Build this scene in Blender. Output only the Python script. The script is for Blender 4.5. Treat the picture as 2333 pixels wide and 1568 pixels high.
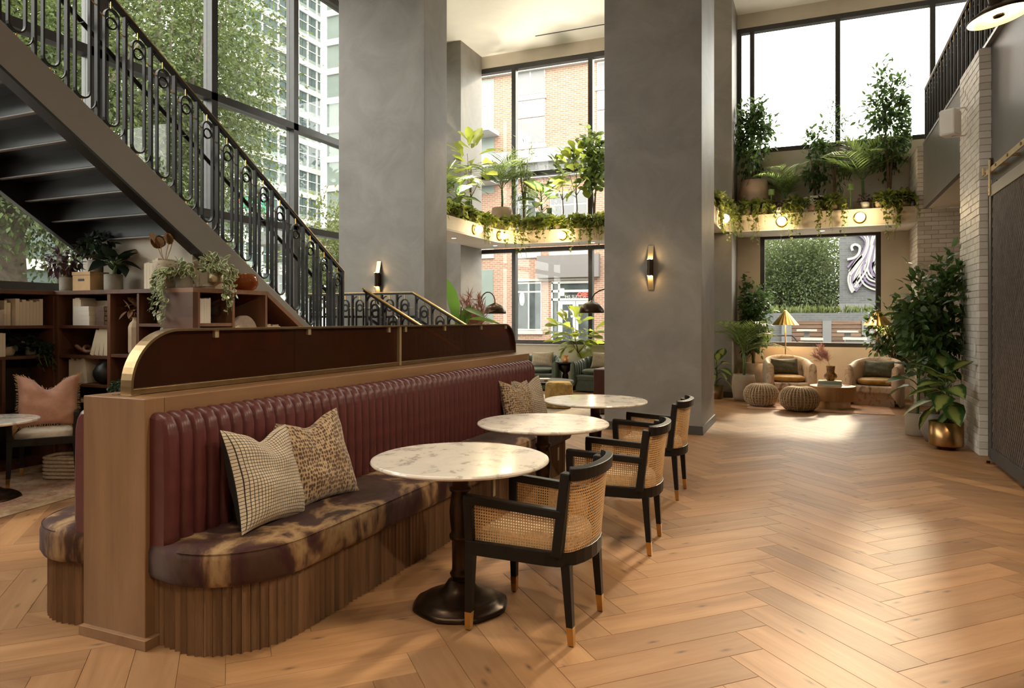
import bpy, math, random
import numpy as np
from mathutils import Vector, Matrix, Euler
PI = math.pi
R = math.radians
random.seed(7)
rng = np.random.default_rng(11)
scene = bpy.context.scene
for o in list(bpy.data.objects):
    bpy.data.objects.remove(o, do_unlink=True)
C = scene.collection

# ------------------------------------------------------------------ camera, sky, sun, exposure
cam_d = bpy.data.cameras.new('camera')
cam = bpy.data.objects.new('camera', cam_d)
C.objects.link(cam)
cam_d.sensor_width = 36.0
cam_d.sensor_fit = 'HORIZONTAL'
cam_d.lens = 1596.0 / 2333.0 * 36.0
cam_d.shift_y = -56.0 / 2333.0
cam_d.clip_end = 400
cam.location = (0, 0, 1.45)
cam.rotation_euler = (R(90), 0, R(23.18))
scene.camera = cam

world = bpy.data.worlds.new('hazy_sky')
scene.world = world
world.use_nodes = True
wn = world.node_tree
bg = wn.nodes['Background']
bg.inputs['Color'].default_value = (1.0, 0.965, 0.90, 1)
bg.inputs['Strength'].default_value = 8.0

sun_d = bpy.data.lights.new('sun', 'SUN')
sun_d.energy = 3.2
sun_d.color = (1.0, 0.80, 0.55)
sun_d.angle = R(3.0)
sun = bpy.data.objects.new('sun', sun_d)
C.objects.link(sun)
sun.location = (3, 40, 25)
SUN_AZ, SUN_EL = R(8), R(29)
_sd = Vector((math.sin(SUN_AZ) * math.cos(SUN_EL), math.cos(SUN_AZ) * math.cos(SUN_EL), math.sin(SUN_EL)))
sun.rotation_euler = (-_sd).to_track_quat('-Z', 'Y').to_euler()

vs = scene.view_settings
vs.view_transform = 'Standard'
vs.look = 'None'
vs.gamma = 1.0
vs.use_curve_mapping = False
vs.exposure = 0.12

# ------------------------------------------------------------------ mesh helpers
class MB:
    def __init__(self):
        self.v = []; self.f = []; self.uv = {}
    def add(self, vs_, fs_):
        n = len(self.v)
        self.v.extend(tuple(p) for p in vs_)
        self.f.extend(tuple(i + n for i in f) for f in fs_)
        return self
    def box(self, x0, x1, y0, y1, z0, z1):
        vs_ = [(x, y, z) for x in (x0, x1) for y in (y0, y1) for z in (z0, z1)]
        return self.add(vs_, [(0, 1, 3, 2), (4, 6, 7, 5), (0, 4, 5, 1), (2, 3, 7, 6), (0, 2, 6, 4), (1, 5, 7, 3)])
    def prism(self, pts, a0, a1, axis='z'):
        """polygon of 2d points extruded along an axis; x: (y,z), y: (x,z), z: (x,y)"""
        def mk(p, a):
            if axis == 'x': return (a, p[0], p[1])
            if axis == 'y': return (p[0], a, p[1])
            return (p[0], p[1], a)
        n = len(pts)
        vs_ = [mk(p, a0) for p in pts] + [mk(p, a1) for p in pts]
        fs_ = [tuple(range(n - 1, -1, -1)), tuple(range(n, 2 * n))]
        fs_ += [(i, (i + 1) % n, n + (i + 1) % n, n + i) for i in range(n)]
        return self.add(vs_, fs_)
    def lathe(self, prof, seg=24, c=(0, 0, 0), sx=1, sy=1, closed=False, cap=True):
        vs_, fs_ = [], []
        n = len(prof)
        for k in range(seg):
            a = 2 * PI * k / seg
            ca_, sa_ = math.cos(a), math.sin(a)
            for r, z in prof:
                vs_.append((c[0] + r * ca_ * sx, c[1] + r * sa_ * sy, c[2] + z))
        for k in range(seg):
            k2 = (k + 1) % seg
            for i in range(n - 1 if not closed else n):
                j = (i + 1) % n
                fs_.append((k * n + i, k2 * n + i, k2 * n + j, k * n + j))
        self.add(vs_, fs_)
        if not closed and cap:
            b = len(self.v) - seg * n
            if prof[0][0] > 1e-6: self.f.append(tuple(b + k * n for k in range(seg - 1, -1, -1)))
            if prof[-1][0] > 1e-6: self.f.append(tuple(b + k * n + n - 1 for k in range(seg)))
        return self
    def tube(self, path, r, seg=8, closed=False, flat=None, cap=True):
        """r float or list; flat=(ra, rb) for an oval bar"""
        P = [Vector(p) for p in path]
        n = len(P)
        up = Vector((0, 0, 1))
        t0 = (P[1] - P[0]).normalized()
        if abs(t0.z) > 0.9: up = Vector((1, 0, 0))
        side = t0.cross(up).normalized()
        vs_ = []
        for i, p in enumerate(P):
            if closed: t = (P[(i + 1) % n] - P[i - 1]).normalized()
            else: t = (P[min(i + 1, n - 1)] - P[max(i - 1, 0)]).normalized()
            side = (side - t * side.dot(t))
            if side.length < 1e-6: side = t.orthogonal()
            side.normalize()
            u2 = side.cross(t).normalized()
            rr = r[i] if isinstance(r, (list, tuple)) else r
            for k in range(seg):
                a = 2 * PI * (k + .5) / seg
                if flat: q = p + side * math.cos(a) * flat[0] + u2 * math.sin(a) * flat[1]
                else: q = p + side * math.cos(a) * rr + u2 * math.sin(a) * rr
                vs_.append(q)
        fs_ = []
        for i in range(n if closed else n - 1):
            j = (i + 1) % n
            for k in range(seg):
                k2 = (k + 1) % seg
                fs_.append((i * seg + k, i * seg + k2, j * seg + k2, j * seg + k))
        if not closed and cap:
            fs_.append(tuple(range(seg - 1, -1, -1)))
            fs_.append(tuple((n - 1) * seg + k for k in range(seg)))
        return self.add(vs_, fs_)
    def bar(self, p0, p1, w, h):
        """rectangular bar between two points, w horizontal, h in the vertical sense"""
        p0, p1 = Vector(p0), Vector(p1)
        t = (p1 - p0).normalized()
        up = Vector((0, 0, 1)) if abs(t.z) < .95 else Vector((0, 1, 0))
        s = t.cross(up).normalized(); u = s.cross(t).normalized()
        vs_ = [p + s * a * w / 2 + u * b * h / 2 for p in (p0, p1) for a, b in ((-1, -1), (1, -1), (1, 1), (-1, 1))]
        return self.add(vs_, [(0, 3, 2, 1), (4, 5, 6, 7), (0, 1, 5, 4), (1, 2, 6, 5), (2, 3, 7, 6), (3, 0, 4, 7)])
    def grid(self, nu, nv, fn, close_u=False, uv=False):
        n0 = len(self.v)
        for i in range(nu):
            for j in range(nv):
                u = i / (nu if close_u else nu - 1); v = j / (nv - 1)
                self.v.append(tuple(fn(u, v)))
                if uv: self.uv[len(self.v) - 1] = (u, v)
        for i in range(nu if close_u else nu - 1):
            i2 = (i + 1) % nu
            for j in range(nv - 1):
                self.f.append((n0 + i * nv + j, n0 + i2 * nv + j, n0 + i2 * nv + j + 1, n0 + i * nv + j + 1))
        return self
    def ball(self, c, r, seg=12, rings=8, sz=1):
        prof = [(math.sin(PI * i / rings) * r, -math.cos(PI * i / rings) * r * sz) for i in range(rings + 1)]
        return self.lathe(prof, seg, c)

MATS = {}
def ob(name, mb, mat, parent=None, smooth=False, bevel=0, world=False, kind=None, label=None, segs=2):
    me = bpy.data.meshes.new(name)
    v = mb.v
    if world and parent is not None:
        L = parent_world(parent)
        v = [(p[0] - L[0], p[1] - L[1], p[2] - L[2]) for p in v]
    me.from_pydata([tuple(p) for p in v], [], mb.f)
    if mb.uv:
        uvl = me.uv_layers.new(name='UVMap')
        for l in me.loops:
            uvl.data[l.index].uv = mb.uv.get(l.vertex_index, (0, 0))
    if smooth:
        me.polygons.foreach_set('use_smooth', [True] * len(me.polygons))
    me.update()
    return ob_me(name, me, mat, parent, bevel, kind, label, segs, smooth)
def parent_world(p):
    L = Vector((0, 0, 0))
    while p is not None:
        L += p.location; p = p.parent
    return L
def ob_me(name, me, mat, parent=None, bevel=0, kind=None, label=None, segs=2, smooth=False):
    if mat is not None and len(me.materials) == 0:
        me.materials.append(MATS[mat])
    o = bpy.data.objects.new(name, me)
    C.objects.link(o)
    if parent is not None: o.parent = parent
    if bevel:
        m = o.modifiers.new('bevel', 'BEVEL'); m.width = bevel; m.segments = segs; m.limit_method = 'ANGLE'; m.angle_limit = R(40)
    if kind: o['kind'] = kind
    if label: o['label'] = label
    return o
def tag(o, label, cat, group=None):
    o['label'] = label; o['category'] = cat
    if group: o['group'] = group
    return o
def thing(name, label, cat, loc=(0, 0, 0), rz=0, group=None):
    o = bpy.data.objects.new(name, None)
    o.empty_display_size = .1
    C.objects.link(o)
    o.location = loc; o.rotation_euler = (0, 0, rz)
    return tag(o, label, cat, group)
def struct(name, mb, mat, **k):
    o = ob(name, mb, mat, **k)
    o['kind'] = 'structure'
    return o
def dup(root, loc=None, rz=None, label=None, parent=None):
    r = root.copy(); C.objects.link(r); r.parent = parent
    if loc is not None: r.location = loc
    if rz is not None: r.rotation_euler = (0, 0, rz)
    if label: r['label'] = label
    for ch in list(root.children):
        dup(ch, parent=r)
    return r
def inst(o, parent, loc=None, rot=None, scale=None):
    c = o.copy(); C.objects.link(c); c.parent = parent
    if loc is not None: c.location = loc
    if rot is not None: c.rotation_euler = rot
    if scale is not None: c.scale = scale
    return c
def lamp(name, parent, loc, energy, color, size=.05, kind='POINT', rot=None, spot=None, blend=.4):
    d = bpy.data.lights.new(name, kind)
    d.energy = energy; d.color = color
    if kind == 'AREA': d.size = size
    else: d.shadow_soft_size = size
    if kind == 'SPOT': d.spot_size = spot; d.spot_blend = blend
    o = bpy.data.objects.new(name, d); C.objects.link(o)
    o.parent = parent; o.location = loc
    if rot is not None: o.rotation_euler = rot
    return o

# ------------------------------------------------------------------ materials
def nodes(name):
    m = bpy.data.materials.new(name); m.use_nodes = True
    nt = m.node_tree
    b = nt.nodes['Principled BSDF']
    MATS[name] = m
    return m, nt, b
def N(nt, t, **kw):
    n = nt.nodes.new(t)
    for k, v in kw.items():
        if k in n.inputs.keys(): n.inputs[k].default_value = v
        else: setattr(n, k, v)
    return n
def ramp(nt, fac, stops, interp='LINEAR'):
    r = nt.nodes.new('ShaderNodeValToRGB')
    r.color_ramp.interpolation = interp
    el = r.color_ramp.elements
    while len(el) < len(stops): el.new(.5)
    for e, (p, c) in zip(el, stops):
        e.position = p; e.color = (c[0], c[1], c[2], 1)
    nt.links.new(fac, r.inputs[0])
    return r.outputs[0]
def coord(nt, out='Object', scale=(1, 1, 1), rot=(0, 0, 0), offset_random=False):
    tc = nt.nodes.new('ShaderNodeTexCoord')
    mp = nt.nodes.new('ShaderNodeMapping')
    mp.inputs['Scale'].default_value = scale
    mp.inputs['Rotation'].default_value = rot
    nt.links.new(tc.outputs[out], mp.inputs[0])
    if offset_random:
        oi = nt.nodes.new('ShaderNodeObjectInfo')
        mu = N(nt, 'ShaderNodeMath', operation='MULTIPLY'); mu.inputs[1].default_value = 37.0
        nt.links.new(oi.outputs['Random'], mu.inputs[0])
        nt.links.new(mu.outputs[0], mp.inputs['Location'])
    return mp.outputs[0]
def noise(nt, vec, scale, detail=4, rough=.55, dist=0):
    n = N(nt, 'ShaderNodeTexNoise')
    n.inputs['Scale'].default_value = scale; n.inputs['Detail'].default_value = detail
    n.inputs['Roughness'].default_value = rough; n.inputs['Distortion'].default_value = dist
    nt.links.new(vec, n.inputs['Vector'])
    return n.outputs['Fac']
def bump(nt, b, h, strength=.2, dist=.01):
    n = N(nt, 'ShaderNodeBump'); n.inputs['Strength'].default_value = strength; n.inputs['Distance'].default_value = dist
    nt.links.new(h, n.inputs['Height']); nt.links.new(n.outputs[0], b.inputs['Normal'])
def plain(name, col, rough=.5, metal=0, var=.12, scale=8, bmp=0, spec=.5, coat=0, sheen=0):
    m, nt, b = nodes(name)
    v = coord(nt)
    f = noise(nt, v, scale)
    c2 = tuple(max(0, x * (1 - var)) for x in col); c3 = tuple(min(1, x * (1 + var)) for x in col)
    nt.links.new(ramp(nt, f, [(.3, c2), (.7, c3)]), b.inputs['Base Color'])
    b.inputs['Roughness'].default_value = rough; b.inputs['Metallic'].default_value = metal
    b.inputs['Specular IOR Level'].default_value = spec
    if coat: b.inputs['Coat Weight'].default_value = coat
    if sheen:
        b.inputs['Sheen Weight'].default_value = sheen; b.inputs['Sheen Roughness'].default_value = .4
    if bmp: bump(nt, b, noise(nt, v, scale * 6), bmp)
    return m
def emit(name, col, strength):
    m, nt, b = nodes(name)
    b.inputs['Base Color'].default_value = (*col, 1)
    b.inputs['Emission Color'].default_value = (*col, 1)
    b.inputs['Emission Strength'].default_value = strength
    return m
def wood(name, c1, c2, c3, rough=.4, axis=0, scale=6, rand=False, knots=False, stretch=9, fine=.5):
    m, nt, b = nodes(name)
    s = [stretch, stretch, stretch]; s[axis] = 1
    v = coord(nt, scale=tuple(x / 6 for x in s), offset_random=rand)
    f = noise(nt, v, scale, 5, .6, .6)
    f2 = noise(nt, v, scale * 5, 3, .6, .2)
    mx = N(nt, 'ShaderNodeMath', operation='MULTIPLY_ADD'); mx.inputs[1].default_value = fine * .4
    nt.links.new(f2, mx.inputs[0]); nt.links.new(f, mx.inputs[2])
    col = ramp(nt, mx.outputs[0], [(.35, c1), (.58, c2), (.85, c3)])
    if rand:
        oi = nt.nodes.new('ShaderNodeObjectInfo'); ge = nt.nodes.new('ShaderNodeNewGeometry')
        ad = N(nt, 'ShaderNodeMath', operation='ADD'); fr = N(nt, 'ShaderNodeMath', operation='FRACT')
        nt.links.new(oi.outputs['Random'], ad.inputs[0]); nt.links.new(ge.outputs['Random Per Island'], ad.inputs[1])
        nt.links.new(ad.outputs[0], fr.inputs[0])
        hs = N(nt, 'ShaderNodeHueSaturation')
        mr = N(nt, 'ShaderNodeMapRange'); mr.inputs['To Min'].default_value = .76; mr.inputs['To Max'].default_value = 1.16
        nt.links.new(fr.outputs[0], mr.inputs[0]); nt.links.new(mr.outputs[0], hs.inputs['Value'])
        nt.links.new(col, hs.inputs['Color']); col = hs.outputs[0]
    if knots:
        vk = coord(nt, scale=(1.1, 3.2, 1), offset_random=rand)
        vo = N(nt, 'ShaderNodeTexVoronoi'); vo.voronoi_dimensions = '2D'; vo.inputs['Scale'].default_value = 1.5
        nt.links.new(vk, vo.inputs['Vector'])
        k = ramp(nt, vo.outputs['Distance'], [(.0, (.9, .9, .9)), (.03, (.45, .45, .45)), (.075, (0, 0, 0))])
        mc = N(nt, 'ShaderNodeMix', data_type='RGBA')
        nt.links.new(k, mc.inputs[0]); nt.links.new(col, mc.inputs[6]); mc.inputs[7].default_value = (.05, .03, .02, 1)
        col = mc.outputs[2]
    nt.links.new(col, b.inputs['Base Color'])
    b.inputs['Roughness'].default_value = rough
    bump(nt, b, f2, .06, .004)
    return m
def leafmat(name, col, edge=None, trans=.45, rough=.38):
    m, nt, b = nodes(name)
    oi = nt.nodes.new('ShaderNodeNewGeometry')
    oj = nt.nodes.new('ShaderNodeObjectInfo')
    ad = N(nt, 'ShaderNodeMath', operation='ADD'); fr = N(nt, 'ShaderNodeMath', operation='FRACT')
    nt.links.new(oj.outputs['Random'], ad.inputs[0]); nt.links.new(oi.outputs['Random Per Island'], ad.inputs[1]); nt.links.new(ad.outputs[0], fr.inputs[0])
    d = tuple(x * .55 for x in col); l = tuple(min(1, x * 1.5) for x in col)
    c = ramp(nt, fr.outputs[0], [(0, d), (.6, col), (1, l)])
    if edge:
        uvn = nt.nodes.new('ShaderNodeUVMap'); sx = nt.nodes.new('ShaderNodeSeparateXYZ'); nt.links.new(uvn.outputs[0], sx.inputs[0])
        a = N(nt, 'ShaderNodeMath', operation='SUBTRACT'); a.inputs[1].default_value = .5; nt.links.new(sx.outputs[1], a.inputs[0])
        ab = N(nt, 'ShaderNodeMath', operation='ABSOLUTE'); nt.links.new(a.outputs[0], ab.inputs[0])
        nz = noise(nt, coord(nt, scale=(1, 1, 1)), 60, 2)
        a2 = N(nt, 'ShaderNodeMath', operation='MULTIPLY_ADD'); a2.inputs[1].default_value = .16
        nt.links.new(nz, a2.inputs[0]); nt.links.new(ab.outputs[0], a2.inputs[2])
        k = ramp(nt, a2.outputs[0], edge[1])
        mc = N(nt, 'ShaderNodeMix', data_type='RGBA')
        nt.links.new(k, mc.inputs[0]); nt.links.new(c, mc.inputs[6]); mc.inputs[7].default_value = (*edge[0], 1)
        c = mc.outputs[2]
    nt.links.new(c, b.inputs['Base Color'])
    b.inputs['Roughness'].default_value = rough
    tr = N(nt, 'ShaderNodeBsdfTranslucent')
    hs = N(nt, 'ShaderNodeHueSaturation'); hs.inputs['Hue'].default_value = .475; hs.inputs['Value'].default_value = 1.7
    nt.links.new(c, hs.inputs['Color']); nt.links.new(hs.outputs[0], tr.inputs['Color'])
    mx = N(nt, 'ShaderNodeMixShader'); mx.inputs[0].default_value = trans
    nt.links.new(b.outputs[0], mx.inputs[1]); nt.links.new(tr.outputs[0], mx.inputs[2])
    out = nt.nodes['Material Output']; nt.links.new(mx.outputs[0], out.inputs[0])
    return m
def glassmat(name, tint=(1, 1, 1), refl=.06, rough=0.0):
    m, nt, b = nodes(name)
    tr = N(nt, 'ShaderNodeBsdfTransparent'); tr.inputs[0].default_value = (*tint, 1)
    gl = N(nt, 'ShaderNodeBsdfGlossy'); gl.inputs['Roughness'].default_value = rough
    lw = N(nt, 'ShaderNodeLayerWeight'); pw = N(nt, 'ShaderNodeMath', operation='POWER'); pw.inputs[1].default_value = 5
    nt.links.new(lw.outputs['Facing'], pw.inputs[0])
    mu = N(nt, 'ShaderNodeMath', operation='MULTIPLY_ADD'); mu.inputs[1].default_value = .7; mu.inputs[2].default_value = refl * .5
    nt.links.new(pw.outputs[0], mu.inputs[0])
    mx = N(nt, 'ShaderNodeMixShader'); nt.links.new(mu.outputs[0], mx.inputs[0])
    nt.links.new(tr.outputs[0], mx.inputs[1]); nt.links.new(gl.outputs[0], mx.inputs[2])
    nt.links.new(mx.outputs[0], nt.nodes['Material Output'].inputs[0])
    return m
def brickmat(name, c1, c2, mortar, w=.2, h=.067, msize=.008, plane='xz', off=.5):
    m, nt, b = nodes(name)
    tc = nt.nodes.new('ShaderNodeTexCoord'); sp = nt.nodes.new('ShaderNodeSeparateXYZ'); cb = nt.nodes.new('ShaderNodeCombineXYZ')
    nt.links.new(tc.outputs['Object'], sp.inputs[0])
    nt.links.new(sp.outputs[{'x': 0, 'y': 1}[plane[0]]], cb.inputs[0]); nt.links.new(sp.outputs[2], cb.inputs[1])
    bt = N(nt, 'ShaderNodeTexBrick'); bt.offset = off
    bt.inputs['Color1'].default_value = (*c1, 1); bt.inputs['Color2'].default_value = (*c2, 1); bt.inputs['Mortar'].default_value = (*mortar, 1)
    bt.inputs['Scale'].default_value = 1; bt.inputs['Brick Width'].default_value = w; bt.inputs['Row Height'].default_value = h
    bt.inputs['Mortar Size'].default_value = msize; bt.inputs['Mortar Smooth'].default_value = .2
    nt.links.new(cb.outputs[0], bt.inputs['Vector'])
    nt.links.new(bt.outputs[0], b.inputs['Base Color'])
    b.inputs['Roughness'].default_value = .85
    return m

# plaster of the columns: trowelled grey
m, nt, b = nodes('plaster_grey')
v = coord(nt)
f1 = noise(nt, v, 1.3, 6, .65, .8); f2 = noise(nt, v, 9, 5, .6)
nt.links.new(ramp(nt, f1, [(.25, (.185, .168, .150)), (.5, (.235, .215, .193)), (.75, (.295, .272, .247))]), b.inputs['Base Color'])
b.inputs['Roughness'].default_value = .55
bump(nt, b, f2, .12, .02)
plain('plaster_beige', (.60, .54, .45), .8, var=.05, scale=3)
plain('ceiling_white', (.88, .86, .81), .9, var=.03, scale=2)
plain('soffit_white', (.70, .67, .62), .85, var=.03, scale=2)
plain('ledge_cream', (.70, .60, .45), .6, var=.06, scale=4)
plain('frame_dark', (.035, .033, .032), .4, var=.2)
plain('base_dark', (.06, .058, .056), .5, var=.1)
plain('mezz_grey', (.105, .10, .098), .38, var=.12, scale=3)
plain('iron_black', (.016, .014, .013), .5, var=.2)
plain('stair_grey', (.24, .225, .205), .42, var=.05, scale=3)
plain('stair_black', (.012, .013, .014), .3, var=.3, scale=2)
plain('brass', (.62, .39, .13), .28, metal=1, var=.1, scale=20)
plain('brass_old', (.30, .20, .10), .35, metal=1, var=.15, scale=14)
plain('brass_pale', (.55, .45, .28), .4, metal=.8, var=.08)
plain('bronze_dark', (.055, .036, .024), .32, metal=.85, var=.3, scale=10)
plain('leather_burgundy', (.098, .024, .023), .36, var=.16, scale=14, bmp=.05)
plain('leather_brown', (.07, .022, .015), .35, var=.15)
wood('oak_floor', (.20, .100, .042), (.285, .148, .066), (.365, .205, .10), .47, 0, 5, rand=True, knots=True, fine=.7)
MATS['oak_floor'].node_tree.nodes['Principled BSDF'].inputs['Specular IOR Level'].default_value = .28
wood('oak_panel', (.17, .086, .038), (.245, .130, .060), (.31, .175, .086), .42, 2, 4, fine=.5)
wood('oak_panel_y', (.17, .086, .038), (.245, .130, .060), (.31, .175, .086), .42, 1, 4, fine=.5)
wood('oak_slat', (.12, .062, .03), (.20, .11, .056), (.27, .155, .082), .5, 2, 5, rand=True)
wood('walnut', (.060, .023, .011), (.105, .041, .019), (.145, .060, .029), .42, 2, 4)
wood('walnut_x', (.052, .021, .011), (.090, .038, .020), (.125, .055, .029), .42, 0, 4)
wood('walnut_light', (.16, .075, .04), (.23, .11, .06), (.29, .15, .085), .45, 2, 4)
plain('walnut_dark', (.022, .010, .006), .5, var=.2)
wood('black_wood', (.006, .005, .0045), (.009, .0075, .0065), (.014, .011, .009), .42, 2, 5)
wood('drum_wood', (.32, .16, .065), (.42, .23, .10), (.5, .30, .14), .38, 2, 3)
plain('cane', (.62, .38, .17), .5, var=.2, scale=60)
plain('linen', (.62, .54, .44), .85, var=.08, scale=30, bmp=.1)
plain('pink_velvet', (.52, .27, .19), .65, var=.2, scale=9, sheen=.4)
plain('black_fabric', (.012, .011, .011), .8, var=.3)
plain('green_velvet', (.030, .048, .026), .6, var=.35, scale=10, sheen=.5)
plain('mustard_velvet', (.40, .21, .03), .55, var=.2, scale=12, sheen=.4)
plain('olive_velvet', (.075, .075, .045), .7, var=.35, scale=25, sheen=.3)
plain('book_cream', (.72, .62, .47), .8, var=.06, scale=20)
plain('book_white', (.74, .70, .63), .8, var=.06, scale=20)
plain('book_brown', (.10, .05, .03), .7, var=.2)
plain('book_teal', (.30, .40, .36), .6, var=.15)
plain('ceramic_black', (.010, .010, .010), .45, var=.2)
plain('ceramic_white', (.70, .66, .58), .5, var=.06)
plain('ceramic_tan', (.52, .40, .27), .7, var=.1)
plain('stone_beige', (.55, .46, .38), .75, var=.2, scale=12)
plain('clay_grey', (.24, .20, .165), .75, var=.15)
plain('clay_beige', (.34, .26, .185), .7, var=.1)
plain('terracotta', (.48, .33, .25), .75, var=.08)
plain('concrete_pot', (.28, .25, .205), .8, var=.12)
plain('box_wood', (.52, .32, .14), .55, var=.15, scale=5)
plain('soil', (.03, .02, .012), .95, var=.4, scale=40)
plain('bark', (.14, .085, .05), .85, var=.3, scale=25, bmp=.3)
plain('bark_tree', (.10, .08, .06), .9, var=.35, scale=8, bmp=.4)
plain('stem_green', (.10, .17, .05), .55, var=.3, scale=12)
plain('dried_leaf', (.20, .10, .035), .7, var=.5, scale=18)
plain('pampas_pink', (.78, .52, .46), .9, var=.2, scale=30)
plain('pampas_rose', (.60, .31, .25), .9, var=.3, scale=30)
plain('twine', (.45, .30, .16), .9, var=.2)
plain('wicker', (.50, .38, .26), .75, var=.2, scale=50)
plain('white_plastic', (.72, .68, .62), .5, var=.03)
plain('lamp_enamel', (.85, .72, .45), .5, var=.02)
plain('candle_amber', (.60, .22, .03), .25, var=.15)
plain('steel_grey', (.32, .33, .34), .35, metal=.6, var=.1)
emit('glow_warm', (1.0, .78, .42), 9)
emit('glow_white', (1.0, .92, .80), 7)
emit('glow_sconce', (1.0, .62, .20), 9)
emit('neon_red', (1.0, .05, .03), 4)
leafmat('leaf_ficus', (.050, .105, .028), trans=.4)
leafmat('leaf_dark', (.018, .034, .018), trans=.2)
leafmat('leaf_ivy', (.16, .20, .045), trans=.5)
leafmat('leaf_palm', (.12, .18, .05), trans=.5)
leafmat('leaf_fiddle', (.20, .26, .04), trans=.55)
leafmat('leaf_dieff', (.03, .085, .02), edge=((.30, .36, .10), [(.0, (1, 1, 1)), (.26, (.9, .9, .9)), (.40, (0, 0, 0))]), trans=.3)
leafmat('leaf_variegated', (.16, .22, .10), edge=((.74, .74, .52), [(.36, (0, 0, 0)), (.46, (1, 1, 1))]), trans=.3)
leafmat('leaf_banana', (.07, .19, .03), trans=.4)
leafmat('leaf_maidenhair', (.055, .09, .04))
leafmat('leaf_purple', (.05, .022, .025), trans=.25)
leafmat('leaf_street', (.055, .082, .026), trans=.40, rough=.6)
leafmat('leaf_street_light', (.095, .122, .034), trans=.45, rough=.6)
leafmat('leaf_hedge', (.075, .105, .045), rough=.7)
glassmat('glass_clear', (.97, .985, .97), .05)
glassmat('glass_shelf', (.75, .75, .72), .10)
# amber screen glass: dark brown tint
m, nt, b = nodes('glass_bronze')
b.inputs['Base Color'].default_value = (.050, .016, .007, 1); b.inputs['Roughness'].default_value = .16
tr = N(nt, 'ShaderNodeBsdfTransparent'); tr.inputs[0].default_value = (.34, .11, .045, 1)
mx = N(nt, 'ShaderNodeMixShader'); mx.inputs[0].default_value = .38
nt.links.new(b.outputs[0], mx.inputs[1]); nt.links.new(tr.outputs[0], mx.inputs[2]); nt.links.new(mx.outputs[0], nt.nodes['Material Output'].inputs[0])
m, nt, b = nodes('glass_amber')
b.inputs['Base Color'].default_value = (.28, .09, .02, 1); b.inputs['Roughness'].default_value = .08
tr = N(nt, 'ShaderNodeBsdfTransparent'); tr.inputs[0].default_value = (.85, .42, .15, 1)
mx = N(nt, 'ShaderNodeMixShader'); mx.inputs[0].default_value = .5
nt.links.new(b.outputs[0], mx.inputs[1]); nt.links.new(tr.outputs[0], mx.inputs[2]); nt.links.new(mx.outputs[0], nt.nodes['Material Output'].inputs[0])
# marble
m, nt, b = nodes('marble')
v = coord(nt, offset_random=True)
f = noise(nt, v, 3.2, 8, .62, 1.6); g = noise(nt, v, 11, 6, .65, .5)
mm = N(nt, 'ShaderNodeMath', operation='MULTIPLY'); nt.links.new(f, mm.inputs[0]); nt.links.new(g, mm.inputs[1])
nt.links.new(ramp(nt, mm.outputs[0], [(.12, (.80, .75, .68)), (.27, (.74, .69, .62)), (.33, (.42, .385, .35)), (.37, (.72, .67, .60)), (.6, (.80, .75, .69))]), b.inputs['Base Color'])
b.inputs['Roughness'].default_value = .18; b.inputs['Coat Weight'].default_value = .3
# patchy velvet of the banquette seat
m, nt, b = nodes('seat_velvet')
v = coord(nt, scale=(1, .8, .55))
f = noise(nt, v, 3.1, 4, .5, .5); g = noise(nt, coord(nt, scale=(6, 6, 1)), 14, 4, .7)
mm = N(nt, 'ShaderNodeMath', operation='MULTIPLY_ADD'); mm.inputs[1].default_value = .07; nt.links.new(g, mm.inputs[0]); nt.links.new(f, mm.inputs[2])
nt.links.new(ramp(nt, mm.outputs[0], [(.36, (.025, .013, .010)), (.44, (.070, .036, .022)), (.485, (.050, .016, .019)), (.53, (.075, .038, .024)), (.565, (.24, .14, .07)), (.60, (.36, .24, .125)), (.635, (.20, .12, .065)), (.66, (.055, .028, .022)), (.74, (.045, .016, .018))]), b.inputs['Base Color'])
b.inputs['Roughness'].default_value = .7; b.inputs['Sheen Weight'].default_value = .06
# marbled upholstery of the lounge chairs
m, nt, b = nodes('marbled_fabric')
v = coord(nt, scale=(1, 1, .6))
f = noise(nt, v, 4.5, 6, .6, 1.4)
nt.links.new(ramp(nt, f, [(.30, (.06, .06, .055)), (.38, (.30, .21, .14)), (.44, (.56, .44, .32)), (.56, (.60, .48, .36)), (.62, (.46, .27, .14)), (.68, (.58, .46, .34))]), b.inputs['Base Color'])
b.inputs['Roughness'].default_value = .7; b.inputs['Sheen Weight'].default_value = .2
# woven bobble pillow and dotted pillow (uv patterns)
def uvcoord(nt, sc):
    uvn = nt.nodes.new('ShaderNodeUVMap'); mp = nt.nodes.new('ShaderNodeMapping'); mp.inputs['Scale'].default_value = sc
    nt.links.new(uvn.outputs[0], mp.inputs[0]); return mp.outputs[0]
for nm, n_, light, dark in (('pillow_bobble', 30, (.66, .56, .43), (.02, .016, .013)), ('pillow_check', 22, (.60, .50, .38), (.035, .028, .022))):
    m, nt, b = nodes(nm)
    v = uvcoord(nt, (n_, n_, 1))
    bt = N(nt, 'ShaderNodeTexBrick'); bt.offset = 0
    for i_, c_ in (('Color1', light), ('Color2', tuple(x * .85 for x in light)), ('Mortar', dark)): bt.inputs[i_].default_value = (*c_, 1)
    bt.inputs['Scale'].default_value = 1; bt.inputs['Brick Width'].default_value = 1; bt.inputs['Row Height'].default_value = 1
    bt.inputs['Mortar Size'].default_value = .10; bt.inputs['Mortar Smooth'].default_value = .6
    nt.links.new(v, bt.inputs['Vector']); nt.links.new(bt.outputs[0], b.inputs['Base Color'])
    b.inputs['Roughness'].default_value = .9
    iv = N(nt, 'ShaderNodeMath', operation='SUBTRACT'); iv.inputs[0].default_value = 1; nt.links.new(bt.outputs['Fac'], iv.inputs[1])
    bump(nt, b, iv.outputs[0], .8, .01)
m, nt, b = nodes('pillow_spots')
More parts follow.
